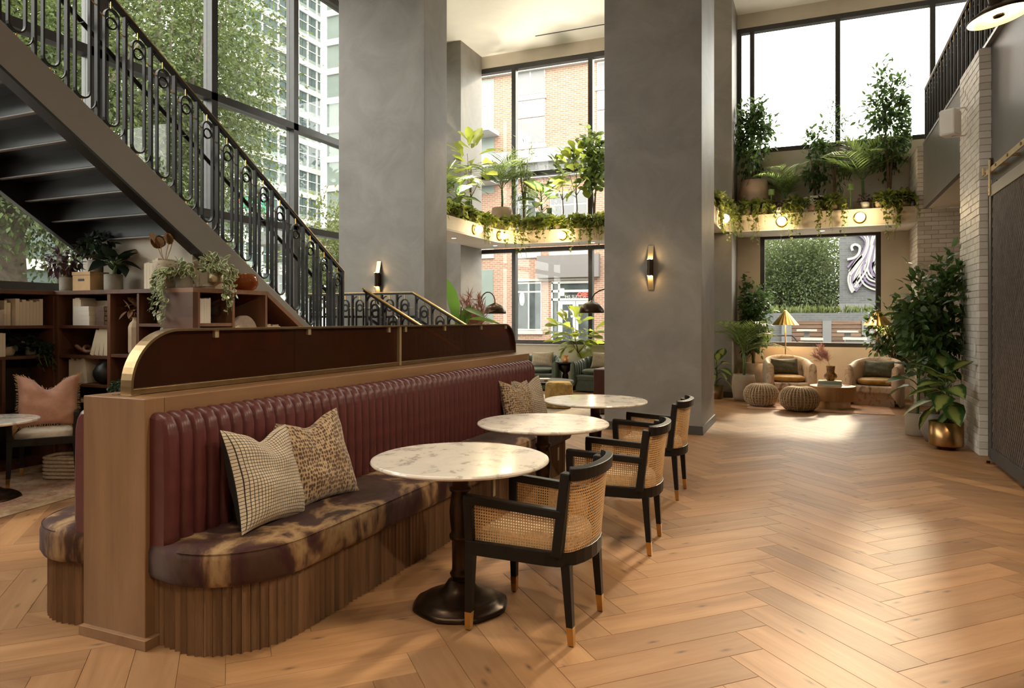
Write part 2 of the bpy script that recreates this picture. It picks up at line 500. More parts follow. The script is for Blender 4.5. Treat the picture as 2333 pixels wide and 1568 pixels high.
v = uvcoord(nt, (21, 13, 1))
vo = N(nt, 'ShaderNodeTexVoronoi'); vo.inputs['Scale'].default_value = 1.6; vo.inputs['Randomness'].default_value = .45
nt.links.new(v, vo.inputs['Vector'])
nt.links.new(ramp(nt, vo.outputs['Distance'], [(.30, (.075, .04, .027)), (.42, (.12, .065, .04)), (.50, (.40, .28, .16)), (.8, (.50, .37, .22))]), b.inputs['Base Color'])
b.inputs['Roughness'].default_value = .75; b.inputs['Sheen Weight'].default_value = .3
for _n, _v in (('seat_velvet', .12), ('black_wood', .28), ('iron_black', .3)): MATS[_n].node_tree.nodes['Principled BSDF'].inputs['Specular IOR Level'].default_value = _v
# rugs
def rugmat(name, base, a, c, sc, thr=.5):
    m, nt, b = nodes(name)
    v = coord(nt)
    f = noise(nt, v, sc, 6, .7, .5); g = noise(nt, v, sc * 9, 3, .7)
    mm = N(nt, 'ShaderNodeMath', operation='MULTIPLY_ADD'); mm.inputs[1].default_value = .35; nt.links.new(g, mm.inputs[0]); nt.links.new(f, mm.inputs[2])
    nt.links.new(ramp(nt, mm.outputs[0], [(.45, a), (.62, base), (.78, c)]), b.inputs['Base Color'])
    b.inputs['Roughness'].default_value = .95; bump(nt, b, g, .4, .01)
rugmat('rug_faded', (.34, .19, .13), (.12, .075, .07), (.50, .38, .27), 3.2)
rugmat('rug_border', (.33, .215, .12), (.20, .12, .07), (.46, .33, .21), 7)
rugmat('rug_pink', (.50, .30, .20), (.44, .24, .15), (.56, .36, .25), 4)
rugmat('rug_shag', (.62, .52, .40), (.48, .39, .29), (.72, .62, .50), 14)
rugmat('pouf_ikat', (.50, .33, .10), (.24, .13, .04), (.62, .44, .17), 9)
rugmat('tortoise', (.16, .07, .02), (.015, .009, .005), (.50, .24, .06), 15)
MATS['tortoise'].node_tree.nodes['Principled BSDF'].inputs['Roughness'].default_value = .2
rugmat('vase_pattern', (.60, .50, .38), (.03, .022, .016), (.66, .56, .43), 16)
# painted brick
m, nt, b = nodes('brick_painted')
oi = nt.nodes.new('ShaderNodeObjectInfo'); ge = nt.nodes.new('ShaderNodeNewGeometry')
ad = N(nt, 'ShaderNodeMath', operation='ADD'); fr = N(nt, 'ShaderNodeMath', operation='FRACT')
nt.links.new(oi.outputs['Random'], ad.inputs[0]); nt.links.new(ge.outputs['Random Per Island'], ad.inputs[1]); nt.links.new(ad.outputs[0], fr.inputs[0])
nt.links.new(ramp(nt, fr.outputs[0], [(0, (.56, .52, .46)), (.6, (.65, .60, .54)), (1, (.72, .67, .61))]), b.inputs['Base Color'])
b.inputs['Roughness'].default_value = .42
bump(nt, b, noise(nt, coord(nt), 28, 4), .25, .01)
plain('mortar_cream', (.40, .36, .31), .9, var=.08, scale=20)
# outdoors
brickmat('brick_street', (.25, .125, .082), (.31, .165, .110), (.33, .275, .22), .33, .115, .018)
brickmat('brick_terrace', (.070, .073, .076), (.090, .093, .096), (.115, .115, .115), .24, .075, .008)
plain('street_stone', (.38, .355, .315), .85, var=.06)
plain('street_grey', (.135, .135, .135), .8, var=.05)
plain('sign_grey', (.135, .122, .118), .6, var=.03)
plain('window_white', (.40, .40, .39), .5, var=.03)
plain('window_glass_dark', (.045, .055, .055), .12, var=.5, scale=1.2, spec=.6)
plain('window_blind', (.17, .17, .175), .5, var=.08, scale=.6)
plain('interior_glow', (.10, .06, .03), .6, var=.5, scale=2)
plain('teal_glass', (.060, .085, .078), .3, var=.2, scale=.4)
plain('tower_glass', (.06, .085, .085), .15, var=.3, scale=.3)
plain('tower_green', (.17, .205, .185), .3, var=.1, scale=.4)
plain('tower_white', (.36, .365, .36), .6, var=.06, scale=.5)
plain('asphalt', (.20, .19, .18), .9, var=.15, scale=3)
plain('paving', (.15, .143, .13), .9, var=.1, scale=2)
plain('mural_white', (.27, .265, .27), .6, var=.05)
plain('mural_lilac', (.13, .10, .17), .6, var=.12)
wood('bench_wood', (.08, .043, .026), (.125, .07, .044), (.165, .10, .063), .6, 0, 5, rand=True)
plain('car_red', (.45, .02, .015), .3, var=.1)
plain('sign_green', (.02, .22, .14), .5, var=.05)
# ================================================================== THE SETTING
XW, YW, ZC, XR = -7.8, 14.5, 7.47, 1.75
struct('ceiling', MB().box(-8.1, 6.0, -4.0, 14.8, ZC, ZC + .25), 'ceiling_white')
floor = struct('floor', MB().box(-7.9, 5.0, -4.0, 14.6, -.15, -.014), 'walnut_dark')

# herringbone oak planks, each one a piece of the floor
PWID, PLEN, GAP = .183, .915, .0012
def plank_mesh():
    l, w, g, c = PLEN / 2, PWID / 2, GAP / 2, .0016
    mb = MB()
    lo = [(-l + g, -w + g, -.014), (l - g, -w + g, -.014), (l - g, w - g, -.014), (-l + g, w - g, -.014)]
    mi = [(x, y, -c) for x, y, z in lo]
    hi = [(math.copysign(abs(x) - c * .8, x), math.copysign(abs(y) - c * .8, y), 0) for x, y, z in lo]
    mb.add(lo + mi + hi, [(8, 9, 10, 11)] + [(i, (i + 1) % 4, 4 + (i + 1) % 4, 4 + i) for i in range(4)] + [(4 + i, 4 + (i + 1) % 4, 8 + (i + 1) % 4, 8 + i) for i in range(4)])
    return mb
def clip(poly, x0, x1, y0, y1):
    for ax, lim, sg in ((0, x0, 1), (0, x1, -1), (1, y0, 1), (1, y1, -1)):
        out = []
        for i in range(len(poly)):
            a, b_ = poly[i - 1], poly[i]
            ia, ib = (a[ax] - lim) * sg >= 0, (b_[ax] - lim) * sg >= 0
            if ia != ib:
                t = (lim - a[ax]) / (b_[ax] - a[ax])
                out.append((a[0] + t * (b_[0] - a[0]), a[1] + t * (b_[1] - a[1])))
            if ib: out.append(b_)
        poly = out
        if len(poly) < 3: return []
    return poly
s2 = math.sqrt(.5)
X0, Y0 = .45 - (PLEN + PWID) * s2, 4.434
planks = []
n_ = 5
for per in range(-9, 10):
    for k in range(-110, 110):
        for kind in (0, 1):
            if kind == 0: p, q = (2 * PLEN * per - k * PWID + PLEN / 2, k * PWID + PWID / 2)
            else: p, q = (2 * PLEN * per + PLEN - k * PWID + PWID / 2, k * PWID + PLEN / 2)
            x = X0 + (p + q) * s2; y = Y0 + (q - p) * s2
            if -8.6 < x < 5.6 and -3.2 < y < 15.2:
                planks.append((x, y, -PI / 4 if kind == 0 else PI / 4))
def in_view(x, y):
    ca_, sa_ = math.cos(R(23.18)), math.sin(R(23.18))
    d = -x * sa_ + y * ca_; r_ = x * ca_ + y * sa_
    if d < 1.4: return None
    u = r_ / d
    if abs(u) > .80: return None
    if -3.1 < x < -2.25 and 2.4 < y < 6.6: return None
    return d
cand = []
for i, (x, y, a) in enumerate(planks):
    d = in_view(x, y)
    if d is not None and -7.2 < x < 1.1 and y < 13.6 and not (-2.1 > x > -3.8 and y > 2.3 and y < 6.8): cand.append((d, i))
cand.sort()
near = set(i for d, i in cand[:300])
pm = None
stuff = MB()
for i, (x, y, a) in enumerate(planks):
    if i in near:
        if pm is None: pm = ob('plank', plank_mesh(), 'oak_floor', floor); o = pm
        else: o = inst(pm, floor)
        o.location = (x, y, 0); o.rotation_euler = (0, 0, a)
    else:
        l, w = PLEN / 2 - GAP / 2, PWID / 2 - GAP / 2
        c_, s_ = math.cos(a), math.sin(a)
        poly = [(x + px * c_ - py * s_, y + px * s_ + py * c_) for px, py in ((-l, -w), (l, -w), (l, w), (-l, w))]
        poly = clip(poly, -7.75, 4.9, -3.0, 14.48)
        if poly: stuff.prism(poly, -.014, 0)
far_floor = ob('plank_field', stuff, 'oak_floor', floor, kind='stuff')

# back wall with its openings
w = MB()
w.box(-8.1, 6.0, YW, YW + .3, 7.19, ZC)                 # band over the windows
w.box(-8.1, -1.36, YW, YW + .3, -.1, .90)               # parapet under the centre window
w.box(-2.6, -1.36, YW, YW + .3, .90, 7.19)
w.box(-1.36, -.93, YW, YW + .3, -.1, 4.70)
w.box(1.165, 6.0, YW, YW + .3, -.1, 4.70)
w.box(-.93, 1.165, YW, YW + .3, -.1, .93)
w.box(-.93, 1.165, YW, YW + .3, 3.09, 4.70)
struct('wall_back', w, 'plaster_beige')
w = MB()
w.box(XW - .3, XW, -4, -2.6, -.1, ZC); w.box(XW - .3, XW, -2.6, YW, -.1, .90); w.box(XW - .3, XW, -2.6, YW, 7.15, ZC)
w.box(XW - .3, XW, -2.6, 5.78, .90, 1.76); w.box(XW - .3, XW, 14.32, YW, .90, 7.15)
struct('wall_left', w, 'plaster_beige')
w = MB(); w.box(-8.1, 6.0, -4.2, -4.0, -.1, ZC)
struct('wall_rear', w, 'plaster_beige')
# right wall (dark painted steel), mezzanine edge, soffit
w = MB()
w.box(XR, XR + .25, -4, 8.85, -.1, 4.36)
struct('wall_right', w, 'mezz_grey')
w = MB(); w.box(XR - .04, XR + .02, 8.85, 13.46, 3.30, 4.36)
struct('trim_1', w, 'mezz_grey', label='dark grey steel edge of the mezzanine')
struct('trim_2', MB().box(XR - .05, XR + .06, -3.9, 13.46, 4.362, 4.395), 'steel_grey')
w = MB(); w.box(XR + .02, 5.8, 8.86, 13.46, 3.30, 3.42); w.box(XR + .26, 5.8, -4, 13.46, 4.1, 4.34)
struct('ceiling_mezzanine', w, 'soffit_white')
w = MB(); w.box(5.0, 5.2, -4, 14.5, -.1, ZC)
struct('wall_mezzanine', w, 'plaster_beige')

# columns
def column(x0, x1, y0, y1, base=True):
    o = struct('column', MB().box(x0, x1, y0, y1, -.05, ZC), 'plaster_grey', bevel=.004)
    if base:
        b_ = MB()
        e = .018
        b_.box(x0 - e, x1 + e, y0 - e, y1 + e, 0, .11)
        struct('baseboard_column', b_, 'base_dark', bevel=.003)
    return o
column(-6.80, -5.26, 9.0, 9.69)
column(-2.525, -1.27, 9.0, 10.22)
column(-7.78, -6.96, 13.45, 14.49, False)
column(-2.6, -1.36, 13.5, 14.49)

# painted brick: pier by the door, wall under the mezzanine, return to the window wall
BH, BL, J = .0735, .21, .0075
def bricks_pier():
    x0, x1, y0, y1, zt = 1.636, 1.752, 8.82, 9.87, 4.34
    core = struct('wall_pier', MB().box(x0 + .006, x1 - .001, y0 + .006, y1 - .006, -.05, zt), 'mortar_cream')
    meshes = {}
    n = int(zt / BH)
    for c in range(n + 1):
        y = y0 - (BL / 2 if c % 2 else 0)
        z0 = c * BH
        z1 = min(z0 + BH - J, zt + .01)
        if z1 - z0 < .02: continue
        while y < y1 - .01:
            a, b_ = max(y, y0), min(y + BL - J, y1)
            y += BL
            if b_ - a < .03: continue
            key = (round(b_ - a, 3), round(z1 - z0, 3))
            pr = random.uniform(-.0035, .0035)
            if key not in meshes:
                o = ob('brick', MB().box(0, x1 - x0 - .002, 0, b_ - a, 0, z1 - z0), 'brick_painted', core, bevel=.003, segs=1)
                meshes[key] = o
            else: o = inst(meshes[key], core)
            o.location = (x0 + pr, a, z0); 
bricks_pier()
def bricks_far():
    y0, x0, x1, zt = 13.47, 1.625, 2.9, 3.30
    core = struct('wall_under_mezzanine', MB().box(x0 + .01, 5.0, y0 + .006, y0 + .12, -.05, zt), 'mortar_cream')
    meshes = {}
    for c in range(int(zt / BH) + 1):
        x = x0 - (BL * .5 if c % 2 else 0); z0 = c * BH; z1 = min(z0 + BH - J, zt - .003)
        if z1 - z0 < .02: continue
        while x < x1 - .02:
            a, b_ = max(x, x0), x + BL - J
            x += BL
            key = (round(b_ - a, 3), round(z1 - z0, 3))
            if key not in meshes:
                o = ob('brick', MB().box(0, b_ - a, 0, .1, 0, z1 - z0), 'brick_painted', core, bevel=.003, segs=1)
                meshes[key] = o
            else: o = inst(meshes[key], core)
            o.location = (a, y0 + random.uniform(-.003, .003), z0)
    ret = struct('wall_brick_return', MB().box(x0 + .008, x0 + .30, y0 + .12, YW - .005, -.05, 4.38), 'mortar_cream')
    st = MB()
    for c in range(int(4.38 / BH)):
        y = y0 + (BL / 2 if c % 2 else 0) - BL / 2; z0 = c * BH
        while y < YW - .05:
            a, b_ = max(y, y0 + .002), min(y + BL - J, YW - .01); y += BL
            if b_ - a > .03: st.box(x0 + random.uniform(-.003, .003), x0 + .05, a, b_, z0, z0 + BH - J)
    ob('brick_face', st, 'brick_painted', ret, kind='stuff')
    st = MB()   # short face of the return above the opening
    for c in range(int(3.32 / BH), int(4.38 / BH)):
        st.box(x0, x0 + .10, y0 - .003, y0 + .1, c * BH, c * BH + BH - J)
    ob('brick_edge', st, 'brick_painted', ret, kind='stuff')
bricks_far()

# windows
def window(name, plane, pos, us, zs, skip=(), fw=.07, fd=.12, glass='glass_clear', label=None, head=None):
    """us: mullion positions along the wall, zs: transom heights; panes between them"""
    fr = MB()
    def bx(u0, u1, z0, z1, d0, d1):
        if plane == 'x': return MB().box(pos + d0, pos + d1, u0, u1, z0, z1)
        return MB().box(u0, u1, pos + d0, pos + d1, z0, z1)
    def join(a, b_):
        a.add(b_.v, b_.f)
    sg = -1 if plane == 'x' else 1
    d0, d1 = sorted((0, sg * fd))
    root = None
    for z in zs:
        m_ = bx(us[0] - fw / 2, us[-1] + fw / 2, z - fw / 2, z + fw / 2, d0, d1)
        o = ob(name if root is None else 'transom', m_, 'frame_dark', root, world=False)
        if root is None:
            root = o; root['kind'] = 'structure'
            if label: root['label'] = label
    for u in us:
        ob('mullion', bx(u - fw / 2, u + fw / 2, zs[0] + fw / 2, zs[-1] - fw / 2, d0, d1), 'frame_dark', root)
    for i in range(len(us) - 1):
        for j in range(len(zs) - 1):
            if (i, j) in skip: continue
            g0, g1 = sorted((sg * fd * .55, sg * fd * .62))
            ob('pane', bx(us[i] + fw / 2, us[i + 1] - fw / 2, zs[j] + fw / 2, zs[j + 1] - fw / 2, g0, g1), glass, root)
    return root
window('window_1', 'x', XW, [5.80, 7.49, 9.20, 10.90, 12.60, 14.28], [.935, 2.95, 4.62, 7.11], fw=.11, fd=.16, label='tall black-framed street window wall beside the stairs')
window('window_2', 'x', XW, [-2.62, -.94, .74, 2.42, 4.11, 5.68], [1.80, 2.95, 4.62, 7.11], fw=.11, fd=.16, label='black-framed window above the low bookcase')
window('window_3', 'y', YW, [-7.72, -6.17, -4.38, -2.65], [3.42, 4.70, 7.13], fw=.10, fd=.14, label='upper centre window facing the brick building')
window('window_4', 'y', YW, [-7.72, -6.17, -4.38, -2.65], [.945, 3.0], fw=.09, fd=.14, label='lower centre window facing the shop front')
window('window_5', 'y', YW, [-.89, 1.125], [.97, 3.05], fw=.08, fd=.14, label='single square window above the two lounge chairs')
window('window_6', 'y', YW, [-1.32, -1.08, .447, 1.99, 3.53, 5.0], [4.745, 7.14], fw=.085, fd=.14, label='upper window flooded with low sunlight')
struct('window_sill_centre', MB().box(-6.95, -2.62, YW - .03, YW, .885, .905), 'soffit_white')

# planter ledges that wrap the window bays
def ledge(name, poly, z0, z1, lab):
    o = struct(name, MB().prism(poly, z0 + .03, z1, 'z'), 'ledge_cream', label=lab)
    cx_ = sum(p[0] for p in poly) / len(poly); cy_ = sum(p[1] for p in poly) / len(poly)
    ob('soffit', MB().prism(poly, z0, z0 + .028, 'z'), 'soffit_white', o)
    return o
arc = [(-5.40 - .65 * math.cos(a), 13.20 + .65 * math.sin(a)) for a in [PI / 2 * i / 8 for i in range(9)]]
ledge('ledge_centre', [(-6.955, 9.70), (-6.05, 9.70)] + arc + [(-2.605, 13.85), (-2.605, 14.49), (-6.955, 14.49)], 3.06, 3.34, 'cream planter ledge wrapping the centre window bay')
arc = [(-1.10 - .40 * math.cos(a), 13.10 + .40 * math.sin(a)) for a in [PI / 2 * i / 6 for i in range(7)]]
ledge('ledge_nook', [(-2.45, 10.23), (-1.50, 10.23)] + arc + [(1.62, 13.50), (1.62, 14.49), (-1.355, 14.49), (-1.355, 13.49), (-2.45, 13.49)], 3.06, 3.36, 'cream planter ledge over the lounge nook')
# wall under the stairs and the landing block
def z_under(y): return 3.645 - (y - 3.23) * .66 - .34
w = MB()
w.box(-7.12, -5.55, 5.05, 5.12, 0, 2.275)
w.prism([(5.12, 0), (6.55, 0), (6.55, z_under(6.55)), (5.12, z_under(5.12))], -7.06, -5.56, 'x')
struct('wall_stair', w, 'plaster_beige')
# ================================================================== STAIRS AND RAILINGS
SL = .664
def z_str(y): return 3.645 - (y - 3.23) * .6600          # top of the stringer
def z_rail(y): return 4.168 - (y - 4.149) * SL
stair = thing('staircase', 'dark grey steel staircase climbing in front of the tall street window', 'staircase', (-6.3, 7.2, 0))
ya, yb = 1.9, 7.30
for x0, x1, mt in ((-5.53, -5.45, 'stair_grey'), (-7.14, -7.07, 'stair_black')):
    p = [(ya, z_str(ya)), (ya, z_str(ya) - .336), (yb - .25, z_str(yb - .25) - .336), (yb, .62), (yb, z_str(yb))]
    ob('stringer', MB().prism(p, x0, x1, 'x'), mt, stair, bevel=.004, world=True)
ob('stringer_flange', MB().prism([(ya, z_str(ya) - .336), (ya, z_str(ya) - .362), (yb - .25, z_str(yb - .25) - .362), (yb - .25, z_str(yb - .25) - .336)], -5.57, -5.44, 'x'), 'stair_black', stair, world=True)
T = .2575
n = int((yb - ya) / T)
tread0 = riser0 = nose0 = None
for k in range(n):
    y1 = yb - k * T; z = z_str(y1) + .005
    loc = Vector((-6.3, y1, z)) - Vector((-6.3, 7.2, 0))
    if tread0 is None:
        tread0 = ob('tread', MB().box(-.77, .77, -T - .02, .02, -.04, 0), 'stair_black', stair)
        riser0 = ob('riser', MB().box(-.77, .77, -.015, 0, -.222, -.04), 'stair_black', stair)
        nose0 = ob('riser_lip', MB().box(-.77, .77, -.045, 0, -.232, -.222), 'stair_grey', stair)
        tread0.location = loc; riser0.location = loc; nose0.location = loc
    else:
        inst(tread0, stair, loc); inst(riser0, stair, loc); inst(nose0, stair, loc)
# landing and lower flight
ob('landing', MB().box(-7.14, -5.20, 7.30, 8.85, .60, .77), 'stair_black', stair, world=True)
ob('landing_support', MB().box(-7.05, -5.35, 7.40, 8.75, 0, .60), 'stair_black', stair, world=True)
for k in range(4):
    x0 = -5.20 + k * .28; z = .77 - (k + 1) * .154
    ob('tread', MB().box(x0, x0 + .30, 7.36, 8.78, z - .05, z), 'stair_black', stair, world=True)
    ob('riser', MB().box(x0, x0 + .02, 7.38, 8.76, z, z + .103), 'stair_black', stair, world=True)
for y0, y1 in ((7.30, 7.36), (8.78, 8.84)):
    ob('stringer', MB().prism([(-5.2, .82), (-5.2, .45), (-4.40, 0), (-3.95, 0), (-3.95, .12)], y0, y1, 'y'), 'stair_grey', stair, world=True)

# a bay: post, long loop, ring, brass links, scroll; shared meshes, local: t along run, z up
def loop_path(w, z0, z1, seg=8, ax=1):
    r = w / 2; P = []
    for i in range(seg + 1):
        a = PI * i / seg
        P.append((r * math.cos(a), z1 - r + r * math.sin(a)))
    for i in range(seg + 1):
        a = PI + PI * i / seg
        P.append((r * math.cos(a), z0 + r + r * math.sin(a)))
    return [((0, t, z) if ax == 1 else (t, 0, z)) for t, z in P]
BAY = {}
def bay_meshes(key, H, ax, slope):
    """H = rail height above the base line at the bay"""
    if key in BAY: return BAY[key]
    V = (lambda t, z, d=0: (d, t, z)) if ax == 1 else (lambda t, z, d=0: (t, d, z))
    out = []
    def mk(nm, mb, mt):
        me = bpy.data.meshes.new(nm); me.from_pydata([tuple(p) for p in mb.v], [], mb.f); me.materials.append(MATS[mt]); me.update()
        out.append((nm, me))
    hp = T / 2
    # post sits half a bay away
    zb, zt = -.5 * T * slope * -1 + 0, 0
    pz0 = slope * hp + .0; 
    pb = MB()
    t0, t1, dd = -hp - .011, -hp + .011, .02
    if ax == 1: pb.box(-dd, dd, t0, t1, slope * hp - .03, H + slope * hp)
    else: pb.box(t0, t1, -dd, dd, slope * hp - .03, H + slope * hp)
    mk('post', pb, 'iron_black')
    flat = (.007, .016)
    lp = loop_path(.125, .04, H - .085, 9, ax)
    # rectangular section loop: build as closed strip
    lm = MB(); nL = len(lp); cz = (H - .045) / 2
    vs_ = []
    for i, p in enumerate(lp):
        pv = Vector(p); q0 = Vector(lp[i - 1]); q1 = Vector(lp[(i + 1) % nL])
        t = (q1 - q0).normalized(); dx = Vector((1, 0, 0)) if ax == 1 else Vector((0, 1, 0))
        nn = t.cross(dx).normalized()
        for a, b_ in ((-.016, -.007), (.016, -.007), (.016, .007), (-.016, .007)):
            vs_.append(pv + dx * a + nn * b_)
    fs_ = []
    for i in range(nL):
        j = (i + 1) % nL
        for k in range(4): fs_.append((i * 4 + k, i * 4 + (k + 1) % 4, j * 4 + (k + 1) % 4, j * 4 + k))
    lm.add(vs_, fs_); mk('oval_loop', lm, 'iron_black')
    rm = MB(); zr = H - .085 - .115
    rm.tube([V(.046 * math.cos(a), zr + .046 * math.sin(a)) for a in [2 * PI * i / 14 for i in range(14)]], .0085, 6, closed=True, flat=(.008, .014)); mk('ring', rm, 'iron_black')
    s3 = slope
    for a, b_ in ((-hp, -.062), (.062, hp)): mk('brass_link', MB().tube([V(a, zr - a * s3 * .85), V(b_, zr - b_ * s3 * .85)], .0055, 6), 'brass')
    mk('brass_link', MB().tube([V(0, H - .088), V(0, H)], .0065, 6), 'brass'); mk('brass_link', MB().tube([V(0, -.02), V(0, .042)], .0065, 6), 'brass')
    sm = MB()
    sm.tube([V(-hp + .01 + .07 * (1 - math.cos(a)), H + slope * hp - .12 + .085 * math.sin(a)) for a in [PI / 2 * i / 6 for i in range(7)]], .006, 4, flat=(.006, .012))
    mk('scroll', sm, 'iron_black'); sm = MB()
    sm.tube([V(hp - .01 - .07 * (1 - math.cos(a)), .0 - slope * hp + .13 - .085 * math.sin(a)) for a in [PI / 2 * i / 6 for i in range(7)]], .006, 4, flat=(.006, .012))
    mk('scroll', sm, 'iron_black')
    BAY[key] = out
    return out
def place_bay(par, key, loc):
    L = Vector(loc) - parent_world(par)
    for nm, me in BAY[key]:
        o = bpy.data.objects.new(nm, me); C.objects.link(o); o.parent = par; o.location = L
rail = thing('stair_railing', 'black iron railing with long oval loops and brass handrail on the tall flight', 'railing', (-5.49, 7.33, .77))
bay_meshes('main', 1.115, 1, SL)
for k in range(20):
    y = 7.234 - k * T
    place_bay(rail, 'main', (-5.49, y, z_rail(y) - 1.115))
yt = 7.234 - 20 * T
hr = MB(); hr.bar((-5.49, yt, z_rail(yt)), (-5.49, 7.33, z_rail(7.33)), .045, .03); ob('handrail_core', hr, 'iron_black', rail, world=True)
hb = MB(); hb.bar((-5.49, yt, z_rail(yt) + .021), (-5.49, 7.36, z_rail(7.36) + .021), .05, .014); hb.box(-5.515, -5.465, 7.345, 7.362, 1.82, z_rail(7.36) + .02)
ob('brass_handrail', hb, 'brass_old', rail, world=True, bevel=.004)
ob('end_post', MB().box(-5.515, -5.465, 7.31, 7.345, .77, z_rail(7.33)), 'iron_black', rail, world=True)
gr = MB(); gr.tube([(-5.60, yt, z_rail(yt) - .36), (-5.60, 7.2, z_rail(7.2) - .36)], .021, 8); ob('grab_rail', gr, 'iron_black', rail, world=True, smooth=True)
bk = None
for k in range(5):
    y = 7.0 - k * 1.03
    m_ = MB().tube([(0, 0, -.02), (.0, 0, -.07), (.10, 0, -.07)], .006, 6)
    L = Vector((-5.60, y, z_rail(y) - .36)) - Vector((-5.49, 7.33, .77))
    if bk is None: bk = ob('rail_bracket', m_, 'iron_black', rail); bk.location = L
    else: inst(bk, rail, L)
# lower flight railings
SL2 = .56
def lower_rail(y, xa, flat_from, lab):
    r_ = thing('stair_railing', lab, 'railing', (-5.2, y, .77))
    bay_meshes('flat', 1.05, 0, 0); bay_meshes('low', 1.05, 0, SL2)
    if flat_from is not None:
        nf = int((-5.22 - flat_from) / T)
        for k in range(nf):
            place_bay(r_, 'flat', (-5.22 - (k + .5) * T, y, .77))
        ob('handrail_core', MB().box(flat_from, -5.2, y - .02, y + .02, 1.805, 1.83), 'iron_black', r_, world=True)
        ob('brass_handrail', MB().box(flat_from, -5.2, y - .025, y + .025, 1.83, 1.845), 'brass_old', r_, world=True, bevel=.003)
    for k in range(5):
        x = -5.2 + (k + .5) * T + .04
        place_bay(r_, 'low', (x, y, .77 - (x + 5.2) * SL2))
    x1 = -5.2 + 5 * T + .06
    h2 = MB(); h2.bar((-5.2, y, 1.815), (x1, y, 1.815 - (x1 + 5.2) * SL2), .04, .028); ob('handrail_core', h2, 'iron_black', r_, world=True)
    h3 = MB(); h3.bar((-5.215, y, 1.842), (x1, y, 1.842 - (x1 + 5.2) * SL2), .05, .018); ob('brass_handrail', h3, 'brass', r_, world=True, bevel=.004)
    ob('end_post', MB().box(x1 - .03, x1, y - .02, y + .02, 0, 1.80 - (x1 + 5.2) * SL2), 'iron_black', r_, world=True)
    g = MB(); g.tube([(flat_from if flat_from else -5.2, y + .1, 1.49), (-5.25, y + .1, 1.49), (x1, y + .1, 1.49 - (x1 + 5.25) * SL2)], .019, 8)
    ob('grab_rail', g, 'iron_black', r_, world=True, smooth=True)
    return r_
lower_rail(7.40, None, None, 'short black iron railing with brass handrail on the lower flight beside the tall flight')
lower_rail(8.60, None, -7.1, 'black iron railing running level along the landing then down the lower flight')

# mezzanine railing on the right
mr = thing('mezzanine_railing', 'black iron railing with oval loops above the grey mezzanine edge', 'railing', (XR - .01, 13.3, 4.395))
bay_meshes('mezz', .86, 1, 0)
for k in range(40):
    place_bay(mr, 'mezz', (XR - .01, 13.22 - k * .2575, 4.395))
ob('handrail_core', MB().box(XR - .03, XR + .01, 13.22 - 40 * T, 13.42, 5.245, 5.275), 'iron_black', mr, world=True)
ob('brass_handrail', MB().box(XR - .035, XR + .015, 13.22 - 40 * T, 13.42, 5.275, 5.292), 'brass_old', mr, world=True)
ob('end_post', MB().box(XR - .03, XR + .01, 13.36, 13.40, 4.395, 5.245), 'iron_black', mr, world=True)
# ================================================================== BANQUETTE
part = thing('banquette_partition', 'oak partition wall between the two banquettes carrying a bronze glass screen', 'partition', (-2.9, 2.3, 0))
ob('end_post', MB().box(-3.10, -2.70, 2.20, 2.30, 0, 1.098), 'oak_panel', part, world=True, bevel=.003)
ob('end_plinth', MB().box(-3.10, -2.67, 2.176, 2.31, 0, .045), 'oak_panel_y', part, world=True, bevel=.002)
ob('core_wall', MB().box(-3.099, -2.701, 2.30, 6.69, 0, .97), 'walnut_dark', part, world=True)
ob('cap_rail', MB().box(-3.10, -2.70, 2.302, 6.69, .97, 1.098), 'oak_panel_y', part, world=True, bevel=.003)
ob('end_post', MB().box(-3.10, -2.70, 6.69, 6.76, 0, 1.098), 'oak_panel', part, world=True, bevel=.003)
# glass screen with rounded ends
def screen_outline(y0, y1, z0, z1, r, n=14):
    P = [(y0, z0)]
    P += [(y0 + r - r * math.cos(a), z1 - r * .98 + r * .98 * math.sin(a)) for a in [PI / 2 * i / n for i in range(n + 1)]]
    P += [(y1 - r + r * math.sin(a), z1 - r * .98 + r * .98 * math.cos(a)) for a in [PI / 2 * i / n for i in range(n + 1)]]
    P += [(y1, z0)]
    return P
out = screen_outline(2.262, 6.80, 1.10, 1.405, .27)
inn = screen_outline(2.274, 6.788, 1.10, 1.393, .26)
fm = MB(); n = len(out)
vs_ = [(-2.935, p[0], p[1]) for p in out] + [(-2.865, p[0], p[1]) for p in out] + [(-2.935, p[0], p[1]) for p in inn] + [(-2.865, p[0], p[1]) for p in inn]
fs_ = []
for i in range(n - 1):
    for a, b_ in ((0, 1), (3, 2), (2, 0), (1, 3)):
        fs_.append((a * n + i, a * n + i + 1, b_ * n + i + 1, b_ * n + i))
fm.add(vs_, fs_)
ob('screen_frame', fm, 'brass_old', part, world=True)
ob('bottom_channel', MB().box(-2.925, -2.875, 2.274, 6.788, 1.10, 1.128), 'brass_old', part, world=True, bevel=.002)
ob('foot_plate', MB().box(-2.96, -2.84, 2.235, 2.29, 1.098, 1.104), 'brass_old', part, world=True)
ob('screen_post', MB().box(-2.925, -2.870, 4.545, 4.57, 1.10, 1.395), 'brass_pale', part, world=True, bevel=.003)
cuts = [2.274, 3.40, 4.545, 4.57, 5.70, 6.788]
def zin(y):
    for (a, za), (b_, zb_) in zip(inn[:-1], inn[1:]):
        if a <= y <= b_ and b_ > a: return za + (zb_ - za) * (y - a) / (b_ - a)
    return 1.393
for a, b_ in ((2.278, 3.398), (3.402, 4.545), (4.570, 5.698), (5.702, 6.784)):
    ys = np.linspace(a, b_, 30)
    poly = [(a, 1.12), (b_, 1.12)] + [(y, zin(y)) for y in ys[::-1]]
    ob('glass_panel', MB().prism(poly, -2.905, -2.897, 'x'), 'glass_bronze', part, world=True)
clip0 = None
